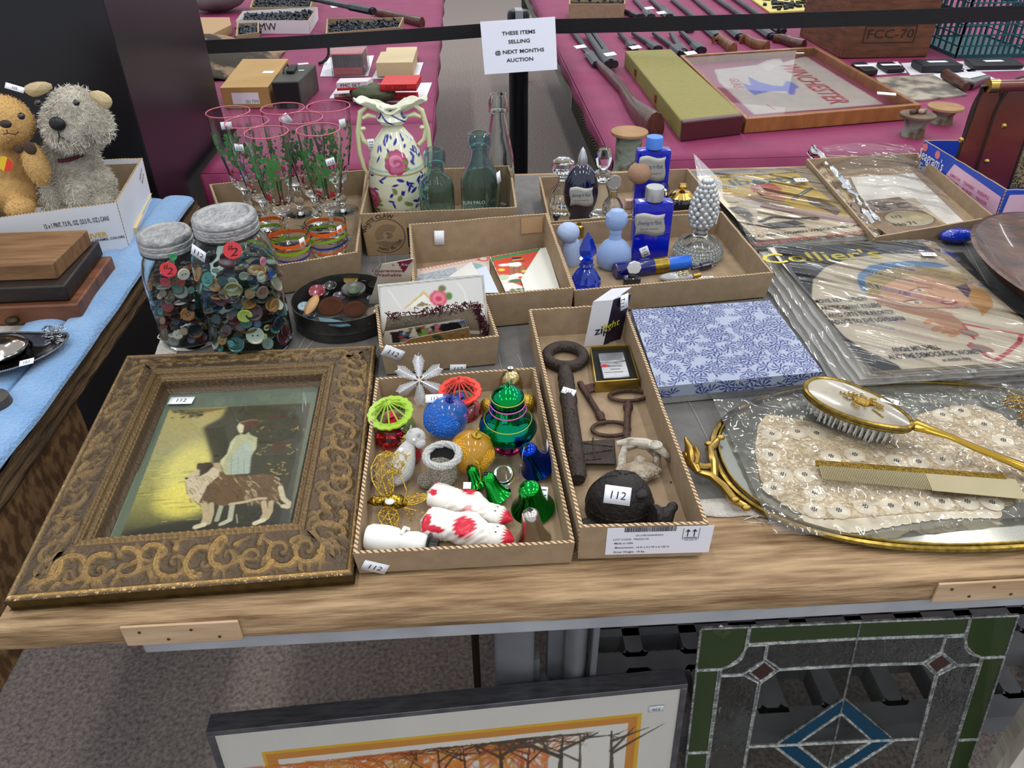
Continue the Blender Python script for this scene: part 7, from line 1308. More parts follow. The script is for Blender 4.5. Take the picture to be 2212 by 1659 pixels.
# silver tray with lidded dish and tag
TS=mt('tarnished_silver','#5a5a60',.18,1,c2='#2c2b30',ns=14);st_=thing('silver_tray','dark tarnished oval silver tray with beaded rim at the left edge','tray',P(40,770,T+.016));cx_,cy_=P(20,770,T+.02).x-.02,P(60,772,T+.02).y
def sr(a,k=1):c,s_=math.cos(a),math.sin(a);return(cx_+(P(152,722,T+.03).x-cx_)*k*c,cy_+.058*k*s_*(1+.28*max(0,c)**8)+.030*max(0,c)**3*k,0)
q=M();q.grid(lambda i,j:(*sr(2*PI*i,j)[:2],T+.0175+.012*max(0,j-.62)**1.2/.3+.0),64,12,cu=True);q.done('tray_body',TS,st_,sol=.0016);q=M()
for i in range(200):p=sr(2*PI*i/200,1.0);q.sph((p[0],p[1],T+.0175+.0125),.0017,6,4)
o=q.done('beaded_rim',mt('bright_silver','#9a9a9e',.2,1),st_);o['kind']='stuff'
q=M();r=random.Random(4)
for k in range(40):c0=P(120+r.uniform(-26,18),718+r.uniform(-16,22),T+.029);q.tube([c0+V((.004*math.cos(s_+k),.003*math.sin(s_+k),0))for s_ in np.linspace(0,4,6)],.0009,5)
q.done('scroll_handle',mt('bright_silver'),st_);sticker(st_,Fr(P(58,783,T+.036),(1,.12,.12),(0,1,.3)),(58,783),.020,.011,.08,'101')
q=M(X((cx_-.005,cy_-.004,T+.0055)));q.lathe([(0,0),(.03,0),(.03,.010),(0,.010)],24);q.done('foot',TS,st_)
dc=P(2,752,T+.028);ds=thing('silver_dish_lid','round polished silver lidded dish standing on the tarnished tray','dish',dc);q=M(X((dc.x,dc.y,T+.0195)));q.lathe([(0,0),(.030,.001),(.034,.006),(.035,.010),(.032,.011),(.026,.016),(.015,.021),(0,.023)],44);q.done('dish_body',mt('warm_silver','#b0a59a',.12,1),ds)
q=M();q.tube([(dc.x+.0355*math.cos(a),dc.y+.0355*math.sin(a),T+.0295)for a in np.linspace(0,2*PI,41)[:-1]],.0016,6,closed=True);q.done('rope_rim',mt('bright_silver'),ds);sticker(ds,Fr(P(0,772,T+.04),(1,0,0),(0,1,.5)),(0,774),.010,.010,.7,'')
q=M();p=P(-8,862,T+.02);q.lathe([(0,0),(.02,0),(.024,.010),(.022,.024),(.012,.030),(0,.031)],30,x=X((p.x,p.y-.01,T+.0055)),wob=lambda a,z:1+.02*math.cos(3*a));tag(q.done('round_stone_weight',mt('grey_stone','#4c4743',.6,c2='#37322f',ns=30,bs=60,bd=.4),None),'rounded dark grey stone weight at the far left edge','weight')
# tall black display cabinet behind
bxa,bxb=P(338,432,T),P(500,432,T)
BKP=mt('black_laminate','#0d0d12',.3,c2='#14121a',ns=6);q=M();y0=1.74;x0=P(330,415,T).x
xm_=E_(224,10,y0).x*.5+E_(345,430,y0).x*.5
yk=y0
for _ in range(400):
 yk+=.005;pass
# pixel column of the far upright edge where it crosses the top of the picture
 zz_=next((z for z in np.linspace(1.2,2.2,60)if Q((xm_,yk,z))[1]<5),2.2)
 if Q((xm_,yk,zz_))[0]>415:break
YK=yk;XM=xm_
q.box((xm_-.45,(y0+yk)/2,1.1),(.9,yk-y0,2.2));o=q.done('black_cabinet',BKP,None,smooth=False,bev=.003);tag(o,'tall plain black cabinet panel rising behind the plush toys','cabinet')
# ================================================================ BELOW THE TABLE
zu,zt_=Z(400,1250,1.975),Z(1500,1300,3.107)
BPL=mt('black_moulded_plastic','#6c6e73',.38,c2='#5c5e63',ns=12,bs=40,bd=.05)
# ventilated shelf deck with rounded rectangular openings
sh_=thing('storage_rack','black moulded plastic storage rack with slotted deck below the table','rack',(.9,1.2,0));SZ=.22;q=M();X0,X1,Y0,Y1=.17,1.75,.745,1.66
def slot_deck(q,x0,x1,y0,y1,z,th):
 nx,ny=14,7;px,py=(x1-x0)/nx,(y1-y0)/ny
 def add(ax,bx_,ay,by):q.box(((ax+bx_)/2,(ay+by)/2,z-th/2),(bx_-ax,by-ay,th))
 for j in range(ny+1):y=y0+j*py;add(x0,x1,y-.022,y+.022)
 for j in range(ny):
  off=0
  for i in range(nx+1):x=x0+i*px;w_=.017 if i%3 else.028;add(x-w_,x+w_,y0+j*py+.012,y0+(j+1)*py-.012)
  for i in range(nx):
   if j%3==1:add(x0+i*px,x0+(i+1)*px,y0+j*py+.06,y0+j*py+.078)
   for sx in(0,1):
    for sy in(0,1):
     cx,cy=x0+(i+sx)*px+(.017 if not sx else-.017),y0+(j+sy)*py+(.020 if not sy else-.020)
     q.prism([(cx-.009,cy),(cx,cy-.009),(cx+.009,cy),(cx,cy+.009)],z-th,z)
slot_deck(q,X0,X1,Y0,Y1,SZ,.05);q.done('slotted_deck',BPL,sh_,smooth=False)
for x,y in((X0+.05,Y1-.08),(X1-.05,Y1-.08),(X1-.05,Y0+.08)):q=M();q.lathe([(0,0),(.034,0),(.034,.24),(0,.24)],20,x=X((x,y,0)));q.done('leg',BPL,sh_)
# curved post standing at the rack's near corner
ps=thing('plastic_post','curved black plastic rack post with a square opening, under the table front','post',(.14,.72,.0));q=M()
pa,pb_=P(1062,1400,.50),P(1215,1400,.50);yy=.72;xa,xb=E_(1070,1400,yy).x,E_(1218,1400,yy).x;xc=E_(1290,1400,yy).x;wz=lambda f:xa+(xb-xa)*f
def curv(i,j):a=(i-.5)*1.9;return(xa+(xb-xa)*i,yy+.035*(1-math.cos(a)),.0+.80*j)
q.grid(lambda i,j:curv(i*.56,j),12,2);q.done('curved_panel',BPL,ps,sol=.006)
q=M();q.box((wz(.93),yy+.03,.40),(.030,.03,.80));q.box((wz(.60),yy+.02,.24),(.012,.03,.44));q.box((wz(.60),yy+.02,.75),(.012,.03,.10));q.box((wz(.76),yy+.02,.742),(.06,.03,.05));q.prism([(wz(.52),.40),(wz(.80),.40),(wz(.92),.34),(wz(.45),.34)],0,.03,x=Matrix.Translation((0,yy+.03,0))@Matrix.Rotation(PI/2,4,'X'));q.done('slotted_web',BPL,ps)
q=M();q.grid(lambda i,j:(xb+.004+(xc-xb)*.62*i,yy-.012+.02*(1-math.sin(PI*i)),.80*j),14,2);q.done('fluted_column',BPL,ps,sol=.006)
q=M();q.box((xc-.006,yy,.40),(.010,.03,.80));q.done('edge_flange',BPL,ps,bev=.002)
# cardboard leaning behind at right, thin wooden slat
q=M();p=E_(2150,1330,1.0);q.box((p.x+.16,1.02,.55),(.38,.02,.32));tag(q.done('cardboard_sheet',mt('dark_kraft','#8a6a48',.85,c2='#775a3c',ns=10),None),'brown cardboard sheet standing beside the rack behind the leaded glass panel','cardboard')
q=M();p=E_(1032,1400,.95);q.box((p.x-.004,.95,.40),(.014,.05,.79));tag(q.done('wooden_batten',wood('dark_batten','#4d3a26','#33271b',st=(20,20,2)),None,bev=.001),'thin dark wooden batten standing left of the black plastic post','batten')
# framed autumn print leaning back
pr=P(443,1583,.45),P(1487,1478,.45);fa0,fa1=pr;U_=(fa1-fa0).normalized();dn=V((0,0,-1))*math.cos(.098)+V((U_.y,-U_.x,0)).normalized()*math.sin(.098)*1;
if dn.y>0:dn=V((0,0,-1))*math.cos(.098)-V((U_.y,-U_.x,0)).normalized()*math.sin(.098)
W_=(fa1-fa0).length;H_=.455;fr_=Fr(fa0+dn*H_,U_,-dn);au=thing('framed_print','chrome framed print of orange autumn trees leaning below the table','picture',(fa0+fa1)/2+dn*H_)
ALU=mt('dark_chrome_frame','#6a6b70',.3,.55,c2='#4c4d53',ns=30,st=(1,6,1));dpt=.032
for(u0,v0),(u1,v1)in(((0,H_-.010),(W_,H_)),((0,0),(W_,.010))):q=M();q.hexa([fr_.w(u,v,h)for h in(-dpt,0)for u,v in((u0,v0),(u1,v0),(u1,v1),(u0,v1))]);q.done('frame_rail',ALU,au,bev=.0012)
for u0 in(0,W_-.010):q=M();q.hexa([fr_.w(u,v,h)for h in(-dpt,0)for u,v in((u0,.010),(u0+.010,.010),(u0+.010,H_-.010),(u0,H_-.010))]);q.done('frame_rail',ALU,au,bev=.0012)
f=fr_;A=Art(W_-.02,H_-.02,.0016,'#d5d2c9',.010,.010);A.f=f
ou=[f.uv(*zu(*k))for k in((322,752),(1952,577))];tl,tr_=ou;vt=(tl[1]+tr_[1])/2;lu,ru=tl[0],tr_[0];A.f=None
for k,(c_,d)in enumerate((('#d8ac2c',0),('#c8863c',.006),('#dfdcd2',.021))):A.poly([(lu+d,-.05),(ru-d,-.05),(ru-d,vt-d),(lu+d,vt-d)],c_)
r=random.Random(31);tv=vt-.036;x0_,x1_=lu+.026,ru-.026
def tree(A,x,y0,y1,wd,col,al,depth=3):
 def br(x,y,a,L,w_,d):
  x2,y2=x+L*math.sin(a),min(y+L*math.cos(a),tv+r.uniform(-.002,.004));A.line([(x,y),((x+x2)/2+r.uniform(-.002,.002),(y+y2)/2),(x2,y2)],w_,col,al,True)
  if d:
   for k in range(3):br(x+(x2-x)*r.uniform(.4,1),y+(y2-y)*r.uniform(.4,1),a+r.choice([-1,1])*r.uniform(.35,.9),L*r.uniform(.45,.7),w_*.6,d-1)
 br(x,y0,r.uniform(-.06,.06),y1-y0,wd,depth)
n=26
for k in range(n):x=x0_+(x1_-x0_)*k/n*.80;tree(A,x+r.uniform(-.008,.008),tv-.16,tv-r.uniform(0,.02),r.uniform(.009,.015),['#d9832c','#cf6a22','#c8902c','#b8541c'][k%4],.75,2)
for k in range(110):A.ell((r.uniform(x0_+.02,x1_-.12),tv-r.uniform(.005,.12)),r.uniform(.006,.015),r.uniform(.005,.013),r.choice(['#d8802a','#c86420','#cf9a34']),.5,soft=4)
for fx,wd,c_ in((.44,.006,'#5a3a22'),(.53,.005,'#4a3220'),(.64,.009,'#4a3526'),(.70,.006,'#7a3c1c'),(.80,.010,'#4a4238'),(.865,.006,'#554a3c'),(.975,.008,'#4c4438'),(.30,.004,'#a8481c'),(.2,.004,'#b86420')):tree(A,x0_+(x1_-x0_)*fx,tv-.16,tv,wd*1.5,c_,.95,3 if fx<.97 else 1)
A.flat('print',ARTP,au,f,-.0035);q=M();q.hexa([f.w(u,v,h)for h in(-.012,-.0045)for u,v in((.008,.008),(W_-.008,.008),(W_-.008,H_-.008),(.008,H_-.008))]);q.done('backing_board',mt('card_cream'),au,smooth=False)
sticker(au,f,zu(2012,560),.024,.014,PI,'779',h=-.002);q=M();q.hexa([f.w(u,v,h)for h in(-.0026,-.0016)for u,v in((.008,.008),(W_-.008,.008),(W_-.008,H_-.008),(.008,H_-.008))]);q.done('glazing',mt('picture_glazing','#ffffff',.02,tr=1,ior=1.1),au,smooth=False)
# leaded glass panel
g0,g1=P(1514,1357,.497),P(2199,1328,.497);U_=(g1-g0).normalized();n_=V((U_.y,-U_.x,0)).normalized();n_=-n_ if n_.y>0 else n_;dn=V((0,0,-1))*math.cos(.188)+n_*math.sin(.188);W_=(g1-g0).length;H_=.50
f=Fr(g0+dn*H_,U_,-dn);lg=thing('leaded_glass_panel','leaded glass panel with green border, rippled clear glass and blue diamond','glass panel',(g0+g1)/2+dn*H_)
def U(x,y):return f.uv(*zt_(x,y))
tl=U(45,180);g=lambda*p:[U(p[i],p[i+1])for i in range(0,len(p),2)]
GG=mt('olive_green_glass','#4c5f3c',.12,tr=.55,ior=1.1,coat=.3);RIP=mt('rippled_glass','#dfe6e2',.08,tr=1,ior=1.35,bs=55,bd=1.0,st=(1,1,.45));CLG=mt('plain_leaded_glass','#e8ece8',.03,tr=1,ior=1.1);BLG=mt('steel_blue_glass','#174a66',.12,tr=.4,ior=1.1,coat=.3);BRG=mt('brown_glass','#3a1a16',.12,tr=.3,coat=.3);LEAD=mt('lead_came','#7d8284',.45,.7,c2='#b5b7b2',ns=90,sharp=.1,bs=200,bd=.5)
lead=M()
def pane(nm,pts,mat,th=.0015,mirror=False,lbl=None):
 q=M();q.prism(pts,-th,th,x=f.mat());o=q.done(nm,mat,lg,smooth=False);q2=pts+[pts[0]]
 for i in range(len(pts)):lead.tube([f.w(*pts[i],.0005),f.w(*q2[i+1],.0005)],.0034,6,sc=(1,.7))
 if lbl:lab(o,lbl)
UB=W_;h_,wv=H_,.052
bt_=lambda a,b:[(a,-0.0),(b,-0.0)]
# border greens (true rectangles of the panel), left-right symmetrical
s_=.068;b1=.058
for m_ in(0,1):
 mx=(lambda x:W_-x)if m_ else(lambda x:x);P2=lambda*p:[(mx(p[i]),H_-p[i+1])for i in range(0,len(p),2)]
 cor=[0,0,.076,0,.074,.050]+sum([[.074-.034*math.sin(a)*0-.030*(1-math.cos(a)),.050+.030*math.sin(a)]for a in(.4,.8,1.2)],[])+[.040,.084,0,.084]
 pane('corner_pane',P2(*cor),GG);pane('border_pane',P2(.078,0,W_/2,0,W_/2,.032,.078,.034),GG);pane('border_pane',P2(0,.086,.036,.086,.036,.27,0,.27),GG);pane('border_pane',P2(0,.272,.036,.272,.036,.43,0,.43),GG);pane('corner_pane',P2(0,.432,.076,.432,.076,H_,0,H_),GG)
 pane('ripple_pane',P2(.078,.038,.108,.038,.108,.070,.076,.098,.040,.098,.040,.084,.052,.078,.068,.062),RIP);pane('diamond_pane',P2(.108,.072,.128,.092,.108,.114,.086,.094),BRG)
 pane('ripple_pane',P2(.040,.100,.078,.100,.104,.118,.100,.43,.038,.43),RIP)
 pane('ripple_pane',P2(.110,.036,W_/2,.034,W_/2,.088,.136,.090,.110,.068),RIP)
 pane('clear_pane',P2(.134,.092,W_/2,.090,W_/2,.160,.150,.262,.104,.262,.108,.118),CLG)
 pane('blue_bar',P2(W_/2,.160,W_/2,.194,.188,.262,.150,.262),BLG);pane('bevel_pane',P2(W_/2,.196,W_/2,.262,.188,.262),CLG)
 pane('blue_bar',P2(.150,.264,.188,.264,W_/2,.330,W_/2,.364),BLG);pane('clear_pane',P2(.104,.264,.148,.264,W_/2,.368,W_/2,.43,.102,.43),CLG);pane('bevel_pane',P2(.190,.264,W_/2,.264,W_/2,.328),CLG);pane('border_pane',P2(.078,.432,W_/2,.432,W_/2,H_,.078,H_),GG)
lead.done('lead_came',LEAD,lg);sticker(lg,f,zt_(185,200),.024,.018,-.7,'X')
# white frame corner at the lower right edge
q=M();a,b=P(2160,1690,.42),P(2290,1500,.47);q.tube([a,b],.013,4);q.box((b.x+.01,b.y+.02,b.z-.24),(.03,.03,.47));tag(q.done('white_frame_edge',wood('limed_wood','#b8b2a4','#9a9284',st=(3,3,20)),None,smooth=False),'corner of a whitewashed wooden frame at the bottom right edge','frame')
# ================================================================ BACKGROUND TABLES
MZ=.80;MG=mt('magenta_cloth','#862a56',.65,c2='#772149',ns=9,bs=14,bd=.15);za,zc_,zd=Z(400,0,4.022),Z(950,0,4.022),Z(1450,0,2.903)
def PB(x,y,z=0):return P(x,y,MZ+z)
LGX=-.105
mgl=thing('cloth_table','long table covered in magenta cloth behind the tall glasses','table',(-.7,3.6,0));q=M();q.box((-.72,4.14,MZ-.012),(1.23,3.5,.02));q.box(((XM+LGX)/2,2.19,MZ-.012),(LGX-XM-.04,.40,.02));q.done('table_top',mt('dark_board','#3a302c',.8),mgl)
q=M();q.grid(lambda i,j:(LGX-(LGX-XM-.02)*(1-i),1.99+.39*j,MZ),20,6);q.grid(lambda i,j:(LGX-1.25*(1-i),2.38+3.5*j,MZ+.001*math.sin(9*i+7*j)),20,40);q.grid(lambda i,j:(LGX+.002+.004*math.sin(j*60)*i,1.99+3.9*j,MZ-.05*i),4,90);q.grid(lambda i,j:(XM+.02+(LGX-XM-.02)*i,1.985+.008*math.sin(i*50)*(1-j),MZ-.28*(1-j)),70,5);q.done('magenta_cloth',MG,mgl,sol=.002)
for x in(-.25,-1.2):
 for y in(2.6,5.6):q=M();q.box((x,y,.39),(.04,.04,.78));q.done('leg',mt('dark_steel'),mgl)
RX0=.385;RY0=P(2000,330,MZ).y-.005
mgr=thing('cloth_table','long magenta covered table of rifles behind the perfume trays','table',(1.4,4,0));q=M();q.box((RX0+1.30,RY0+2.2,MZ-.014),(2.58,4.35,.02));q.done('table_top',mt('dark_board'),mgr)
q=M();q.grid(lambda i,j:(RX0+2.6*i,RY0+4.4*j,MZ+.0015*math.sin(14*i+3*j)*math.sin(11*j)),40,60);q.grid(lambda i,j:(RX0+2.6*i,RY0-.004-.012*math.sin(i*90+3*math.sin(j*3))*(1-j)-.02*(1-j),MZ-.62*(1-j)),130,8);q.grid(lambda i,j:(RX0-.003-.004*math.sin(j*80)*i,RY0+4.4*j,MZ-.045*i),4,120);q.done('magenta_cloth',MG,mgr,sol=.002)
GRY=mt('grey_green_metal','#7c7f74',.6,.2,c2='#5d5a4c',ns=20);
q=M();q.box((RX0+.012,RY0+2.2,MZ-.075),(.03,4.3,.05));lab(q.done('metal_edge_rail',GRY,mgr),'grey green metal rail along the table edge')
q=M()
for k in range(26):q.box((RX0-.006,RY0+.10+k*.028,MZ-.066),(.008,.012,.045))
o=q.done('fluted_trim',mt('dark_fluting','#3a3528',.6,.4),mgr);o['kind']='stuff'
for x in(.45,2.8):
 for y in(RY0+.25,RY0+4.1):q=M();q.box((x,y,.37),(.05,.05,.74));q.done('leg',GRY,mgr)
def slabb(name,label,cat,px4,bot,mats,z0=0,g=None,bev=.001,hmin=.004,parent=None):
 """top corners FL FR BR BL in pixels; bot: pixel row of the front left bottom corner"""
 lo,hi=.001,.5
 for _ in range(30):
  h=(lo+hi)/2;t0=PB(*px4[0],z0+h);b0=V((t0 .x,t0 .y,MZ+z0))
  if Q(b0)[1]<bot:lo=h
  else:hi=h
 h=max(lo,hmin);tp=[PB(*p,z0+h)for p in px4];q=M();q.hexa([V((p.x,p.y,MZ+z0+.0015))for p in tp]+tp);o=q.done(name,mats,parent,smooth=False,bev=bev)
 if parent is None:tag(o,label,cat,g)
 return o,tp,h
def za_(*p):return[za(p[i],p[i+1])for i in range(0,len(p),2)]
def lblq(par,f,px,w_,h_,mat='sticker_paper',name='paper_label',a=0,h=.0006):u,v=f.uv(*px);q=M();q.box((0,0,0),(w_,h_,.0006),x=f.mat(u,v,h,a));return q.done(name,mt(mat),par,smooth=False)
KB=mt('tan_kraft','#b8935a',.7,c2='#ac8750',ns=9)
o,tp,h=slabb('shipping_box','closed tan cardboard box with white address label, left magenta table','box',za_(300,762,720,755,895,510,500,512),za(0,948)[1],KB)
f=Fr(V((tp[0].x,tp[0].y,MZ)),tp[1]-tp[0],(0,0,1));lblq(o,f,za(525,855),.085,.035);text('||||| 7205',.012,f,*f.uv(*za(585,880)),INK,o,h=.0012);f2=Fr(tp[0],tp[1]-tp[0],tp[3]-tp[0]);lblq(o,f2,za(722,628),.035,.03);
AM=mt('olive_ammo_paint','#4c4d42',.5,.3,c2='#3d3e36',ns=12);DKM=mt('black_ammo_paint','#202225',.5,.3)
o,tp,h=slabb('ammunition_can','dark olive metal ammunition can beside the tan box','metal can',za_(745,712,985,705,1135,560,905,560),za(0,948)[1],AM,bev=.004);f2=Fr(tp[0],tp[1]-tp[0],tp[3]-tp[0]);u,v=f2 .uv(*za(930,615));q=M();q.box((0,0,0),(.025,.09,.008),x=f2 .mat(u,v,.006));q.tube([f2 .w(u-.02,v-.05,.003),f2 .w(u-.02,v-.04,.014),f2 .w(u-.02,v+.04,.014),f2 .w(u-.02,v+.05,.003)],.003,6);q.done('lid_handle',DKM,o,bev=.002);f=Fr(V((tp[0].x,tp[0].y,MZ)),tp[1]-tp[0],(0,0,1));q=M();w_=(tp[1]-tp[0]).length;q.hexa([f.w(u,v,hh)for hh in(0,.002)for u,v in((.004,.004),(w_-.004,.004),(w_-.004,h-.004),(.004,h-.004))]);lab(q.done('front_panel',DKM,o,smooth=False),'black front panel');lblq(o,f2,za(1025,555),.035,.020,a=.3);lblq(o,f2,za(1010,612),.018,.009)
WT=mt('white_foam','#d9d7dd',.6)
def tray_(px4,label):o,tp,h=slabb('foam_tray',label,'tray',px4,px4[0][1]+2,WT,g='white foam trays',bev=.002,hmin=.006);return o
tray_(za_(1170,660,1590,655,1640,480,1220,500),'white foam tray under the black and red cartridge block')
tray_(za_(1620,680,2030,660,2070,540,1680,560),'white foam tray under the cream coloured boxes')
tray_(za_(1250,850,1640,860,1690,720,1330,740),'white foam tray under the red and white cartridge boxes')
tray_(za_(1640,880,2080,880,2145,715,1720,730),'white foam tray under the red cartridge boxes')
RC,RW2,CRM=mt('red_carton','#c42a2a',.5),mt('red_white_carton','#d3c9cc',.5),mt('cream_carton','#c8b48c',.6)
def stack(px4,bots,mats,labels,name='cartridge_box',g='cartridge boxes on the left magenta table',z0=.008):
 ob=None
 for k,(b,m,l)in enumerate(zip(bots,mats,labels)):
  dy=px4[0][1];ob=slabb(name,l,'box',[(x,y+(b[0]-dy))for x,y in px4],b[1],m,z0=z0 if k==len(bots)-1 else z0+b[2],g=g)
 return ob
o,tp,h=slabb('cartridge_block','block of dark grey and red cartridges under clear wrap','box',za_(1270,480,1530,475,1570,415,1270,425),za(0,655)[1],mt('grey_shells','#5a5a66',.5,c2='#4a4a54',ns=60,st=(40,1,1)),z0=.008)
f=Fr(V((tp[0].x,tp[0].y,MZ+.008)),tp[1]-tp[0],(0,0,1));w_=(tp[1]-tp[0]).length;q=M();q.hexa([f.w(u,v,hh)for hh in(0,.003)for u,v in((.002,.002),(w_-.002,.002),(w_-.002,h*.38),(.002,h*.38))]);lab(q.done('red_band',mt('pale_red','#d2616a',.5),o,smooth=False),'red cartridge tips');f2=Fr(tp[0],tp[1]-tp[0],tp[3]-tp[0]);q=M();q.hexa([a+V((0,0,z))for z in(.0006,.0016)for a in tp]);lab(q.done('pink_top',mt('pale_red'),o,smooth=False),'pink lid')
for k in range(9):q=M();q.tube([f.w(w_*(k+1)/10,h*.42,.001),f.w(w_*(k+1)/10,h*.95,.001)],.0016,4);q.done('cartridge_row',mt('dark_row','#3c3c46',.5),o)
q=M();q.hexa([V((p.x,p.y,MZ+.0085))+(p-sum(tp,V())/4)*.12 for p in tp]+[p+V((0,0,.006))+(p-sum(tp,V())/4)*.08 for p in tp]);q.done('clear_wrap',film('wrap_film',.8,.06,20,.5,(1,1,1),.12,.02),o,smooth=False)
for k,(px4,b,l)in enumerate(((za_(1655,545,1975,540,2010,430,1700,450),672,'front cream coloured box on the foam tray'),(za_(1740,470,2010,455,2015,405,1750,412),540,'rear cream coloured box, a little taller'))):slabb('cream_box',l,'box',px4,za(0,b)[1],CRM,z0=.008,g='cream boxes on the foam tray')
for px4,b,m,l in((za_(1310,720,1580,708,1630,672,1345,680),795,RW2,'red and white cartridge box, upper of the pair'),(za_(1290,815,1580,805,1600,790,1300,795),862,RW2,'red and white cartridge box, lower of the pair'),(za_(1690,735,2005,730,2050,650,1740,655),800,RC,'bright red cartridge box, upper of the pair'),(za_(1700,815,2010,808,2025,800,1720,802),880,RC,'bright red cartridge box, lower of the pair')):
 z0=.045 if 'upper' in l else.008
 o,tp,h=slabb('cartridge_box',l,'box',px4,za(0,b)[1],m,z0=z0,g='cartridge boxes on the left magenta table',bev=.0008);f=Fr(V((tp[0].x,tp[0].y,MZ+z0)),tp[1]-tp[0],(0,0,1));w_=(tp[1]-tp[0]).length
 q=M();q.hexa([f.w(u,v,hh)for hh in(0,.0008)for u,v in((0,h*.1),(w_,h*.1),(w_,h*.38),(0,h*.38))]);lab(q.done('printed_band',mt('red_carton')if m is RW2 else mt('dark_red_print','#7c1a1c',.5),o,smooth=False),'printed band');text('PMC SKT' if m is RW2 else 'AA SUPER',.016,f,w_*.45,h*.62,INK if m is RW2 else mt('dark_red_print'),o,h=.001)
# camouflage cloth, olive bag, basketry
CAM_=mt('camouflage_cloth','#8a745c',.9,c2='#3c342c',ns=9,sharp=.04,bs=20,bd=.3)
q=M();q.grid(lambda i,j:(-1.35+.62*i,2.95+.55*j,MZ+.004+.10*math.sin(PI*i)*math.sin(PI*j)+.02*mnoise.noise(V((i*5,j*5,0)))),24,24);tag(q.done('camouflage_bundle',CAM_,None,sol=.002),'rumpled camouflage cloth bundle behind the black cabinet edge','cloth')
q=M();p=PB(*za(1560,900));q.sph((p.x+.03,p.y+.0,MZ+.032),(.075,.05,.030),24,14,dis=lambda v:.12*mnoise.noise(v*3));tag(q.done('olive_pouch',mt('olive_canvas','#5a6048',.8,c2='#444a38',ns=9,bs=40,bd=.3),None),'olive green canvas pouch behind the porcelain vase','pouch')
q=M();p=PB(*za(1160,560));q.tube([V((p.x+.05*math.cos(a),p.y-.02,MZ+.008+.05*(1+math.sin(a))))for a in np.linspace(-1.5,2.5,14)],.006,8);tag(q.done('leather_strap',mt('dark_leather','#2c1c18',.4),None),'curled dark leather strap beside the ammunition can','strap')
# trays of dark bullets (countless) with rims
SLG=mt('lead_bullets','#24262a',.35,.6,c2='#4a4d54',ns=300);
def bulletbox(px4,zr,label,white=False,n=420,seed=0):
 o,fr2,t_,b_=carton('bullet_box',label,'box',px4,zr,z0=MZ+.002,mats=[CARDW if white else CARD,CORR],th=.006);r=random.Random(seed);q=M();q.hexa([V((p.x,p.y,MZ+.006))for p in b_]+[V((p.x,p.y,MZ+zr*.6))for p in b_])
 for k in range(n):i,j=r.random(),r.random();p=b_[0].lerp(b_[1],.04+.92*i).lerp(b_[3].lerp(b_[2],.04+.92*i),.04+.92*j);c=V((p.x,p.y,MZ+zr*.62+r.uniform(0,.008)));q.tube([c,c+V((r.uniform(-1,1),r.uniform(-1,1),r.uniform(-.2,.6))).normalized()*.018],[.005,.0045],5)
 g_=q.done('loose_bullets',SLG,None,smooth=False);tag(g_,'heap of dark lead bullets filling the '+label,'bullets',None,'stuff');return o,fr2
o,fw2=bulletbox(za_(440,178,1075,178,1150,60,500,95),.055,'white printed box beyond the rope barrier',True,520,1);f=fw2['F'];text('MW',.045,f,*f.uv(*za(715,235)),mt('black_print'),o,h=.001)
bulletbox(za_(560,65,1090,60,1130,-60,600,-60),.055,'brown box farthest left',seed=2,n=300);bulletbox(za_(1220,290,1860,235,1900,150,1230,160),.045,'brown box right of the white one',seed=3,n=300);bulletbox(za_(440,310,640,280,640,190,450,200),.05,'small torn box in front of the white one',seed=4,n=160)
q=M();p=PB(*za(280,100));q.sph((p.x,p.y,MZ+.09),(.17,.13,.088),30,18,dis=lambda v:.05*mnoise.noise(v*4));tag(q.done('grey_vinyl_bag',mt('grey_vinyl','#8f8f8c',.25,c2='#6d6d6a',ns=5,bs=10,bd=.3),None),'glossy grey vinyl bag at the top left of far table','bag')
slabb('kraft_box','closed brown carton left of the bullet boxes','box',za_(150,335,400,215,385,150,100,150),za(0,420)[1],mt('kraft_light'))
BRL,STK=mt('blued_steel','#3a3b40',.35,.8,c2='#4b4c52',ns=30),wood('gun_stock','#5c3424','#3a2016',st=(6,6,2),ns=8,r=.35,coat=.3);TAGM=mt('sticker_paper')
def rifle(label,a,b,br=.010,stock=None,tagp=None,dbl=False,zz=.014,g='long guns on the right magenta table',col=None):
 A_,B_=PB(*a,zz),PB(*b,zz);t=thing('rifle',label,'rifle',V((A_.x,A_.y,MZ)),g);d=(B_-A_).normalized();s_=d.cross(V((0,0,1))).normalized();q=M()
 for k in((-1,1)if dbl else(0,)):q.tube([A_+s_*br*k,B_+s_*br*k],[br*.85,br*1.1],10)
 q.done('barrel',BRL,t);q=M();m=AB(A_.lerp(B_,.75),B_);q.tube([A_.lerp(B_,.72),B_.lerp(A_,.02)],br*1.7,8,sc=(1.2,.8));q.done('receiver',BRL,t)
 if stock:
  pts=[PB(*p,.018)for p in stock];n=len(pts);q=M();q.tube(pts,[.016,.021,.021,.026,.036,.046,.048][:n]if n<=7 else.02,12,sc=(.6,1.0));q.done('stock',STK if not col else col,t)
 if tagp:q=M();p=PB(*tagp,.05);q.box((0,0,0),(.05,.022,.001),x=X(p,rx=.3,rz=.5));q.tube([p,A_.lerp(B_,.8)],.0008,4);q.done('price_tag',TAGM,t)
 return t
zz3=lambda*p:[zc_(p[i],p[i+1])for i in range(0,len(p),2)]
rifle('rifle with brown walnut stock closest to the aisle',zc_(1140,250),zc_(1380,570),.011,zz3(1380,560,1480,660,1590,780,1660,900,1720,980,1800,1060,1870,1120),zc_(1220,405));q=M()
rifle('double barrelled gun with open black breech',zc_(1290,260),zc_(1490,560),.013,None,zc_(1480,470),dbl=True,zz=.03)
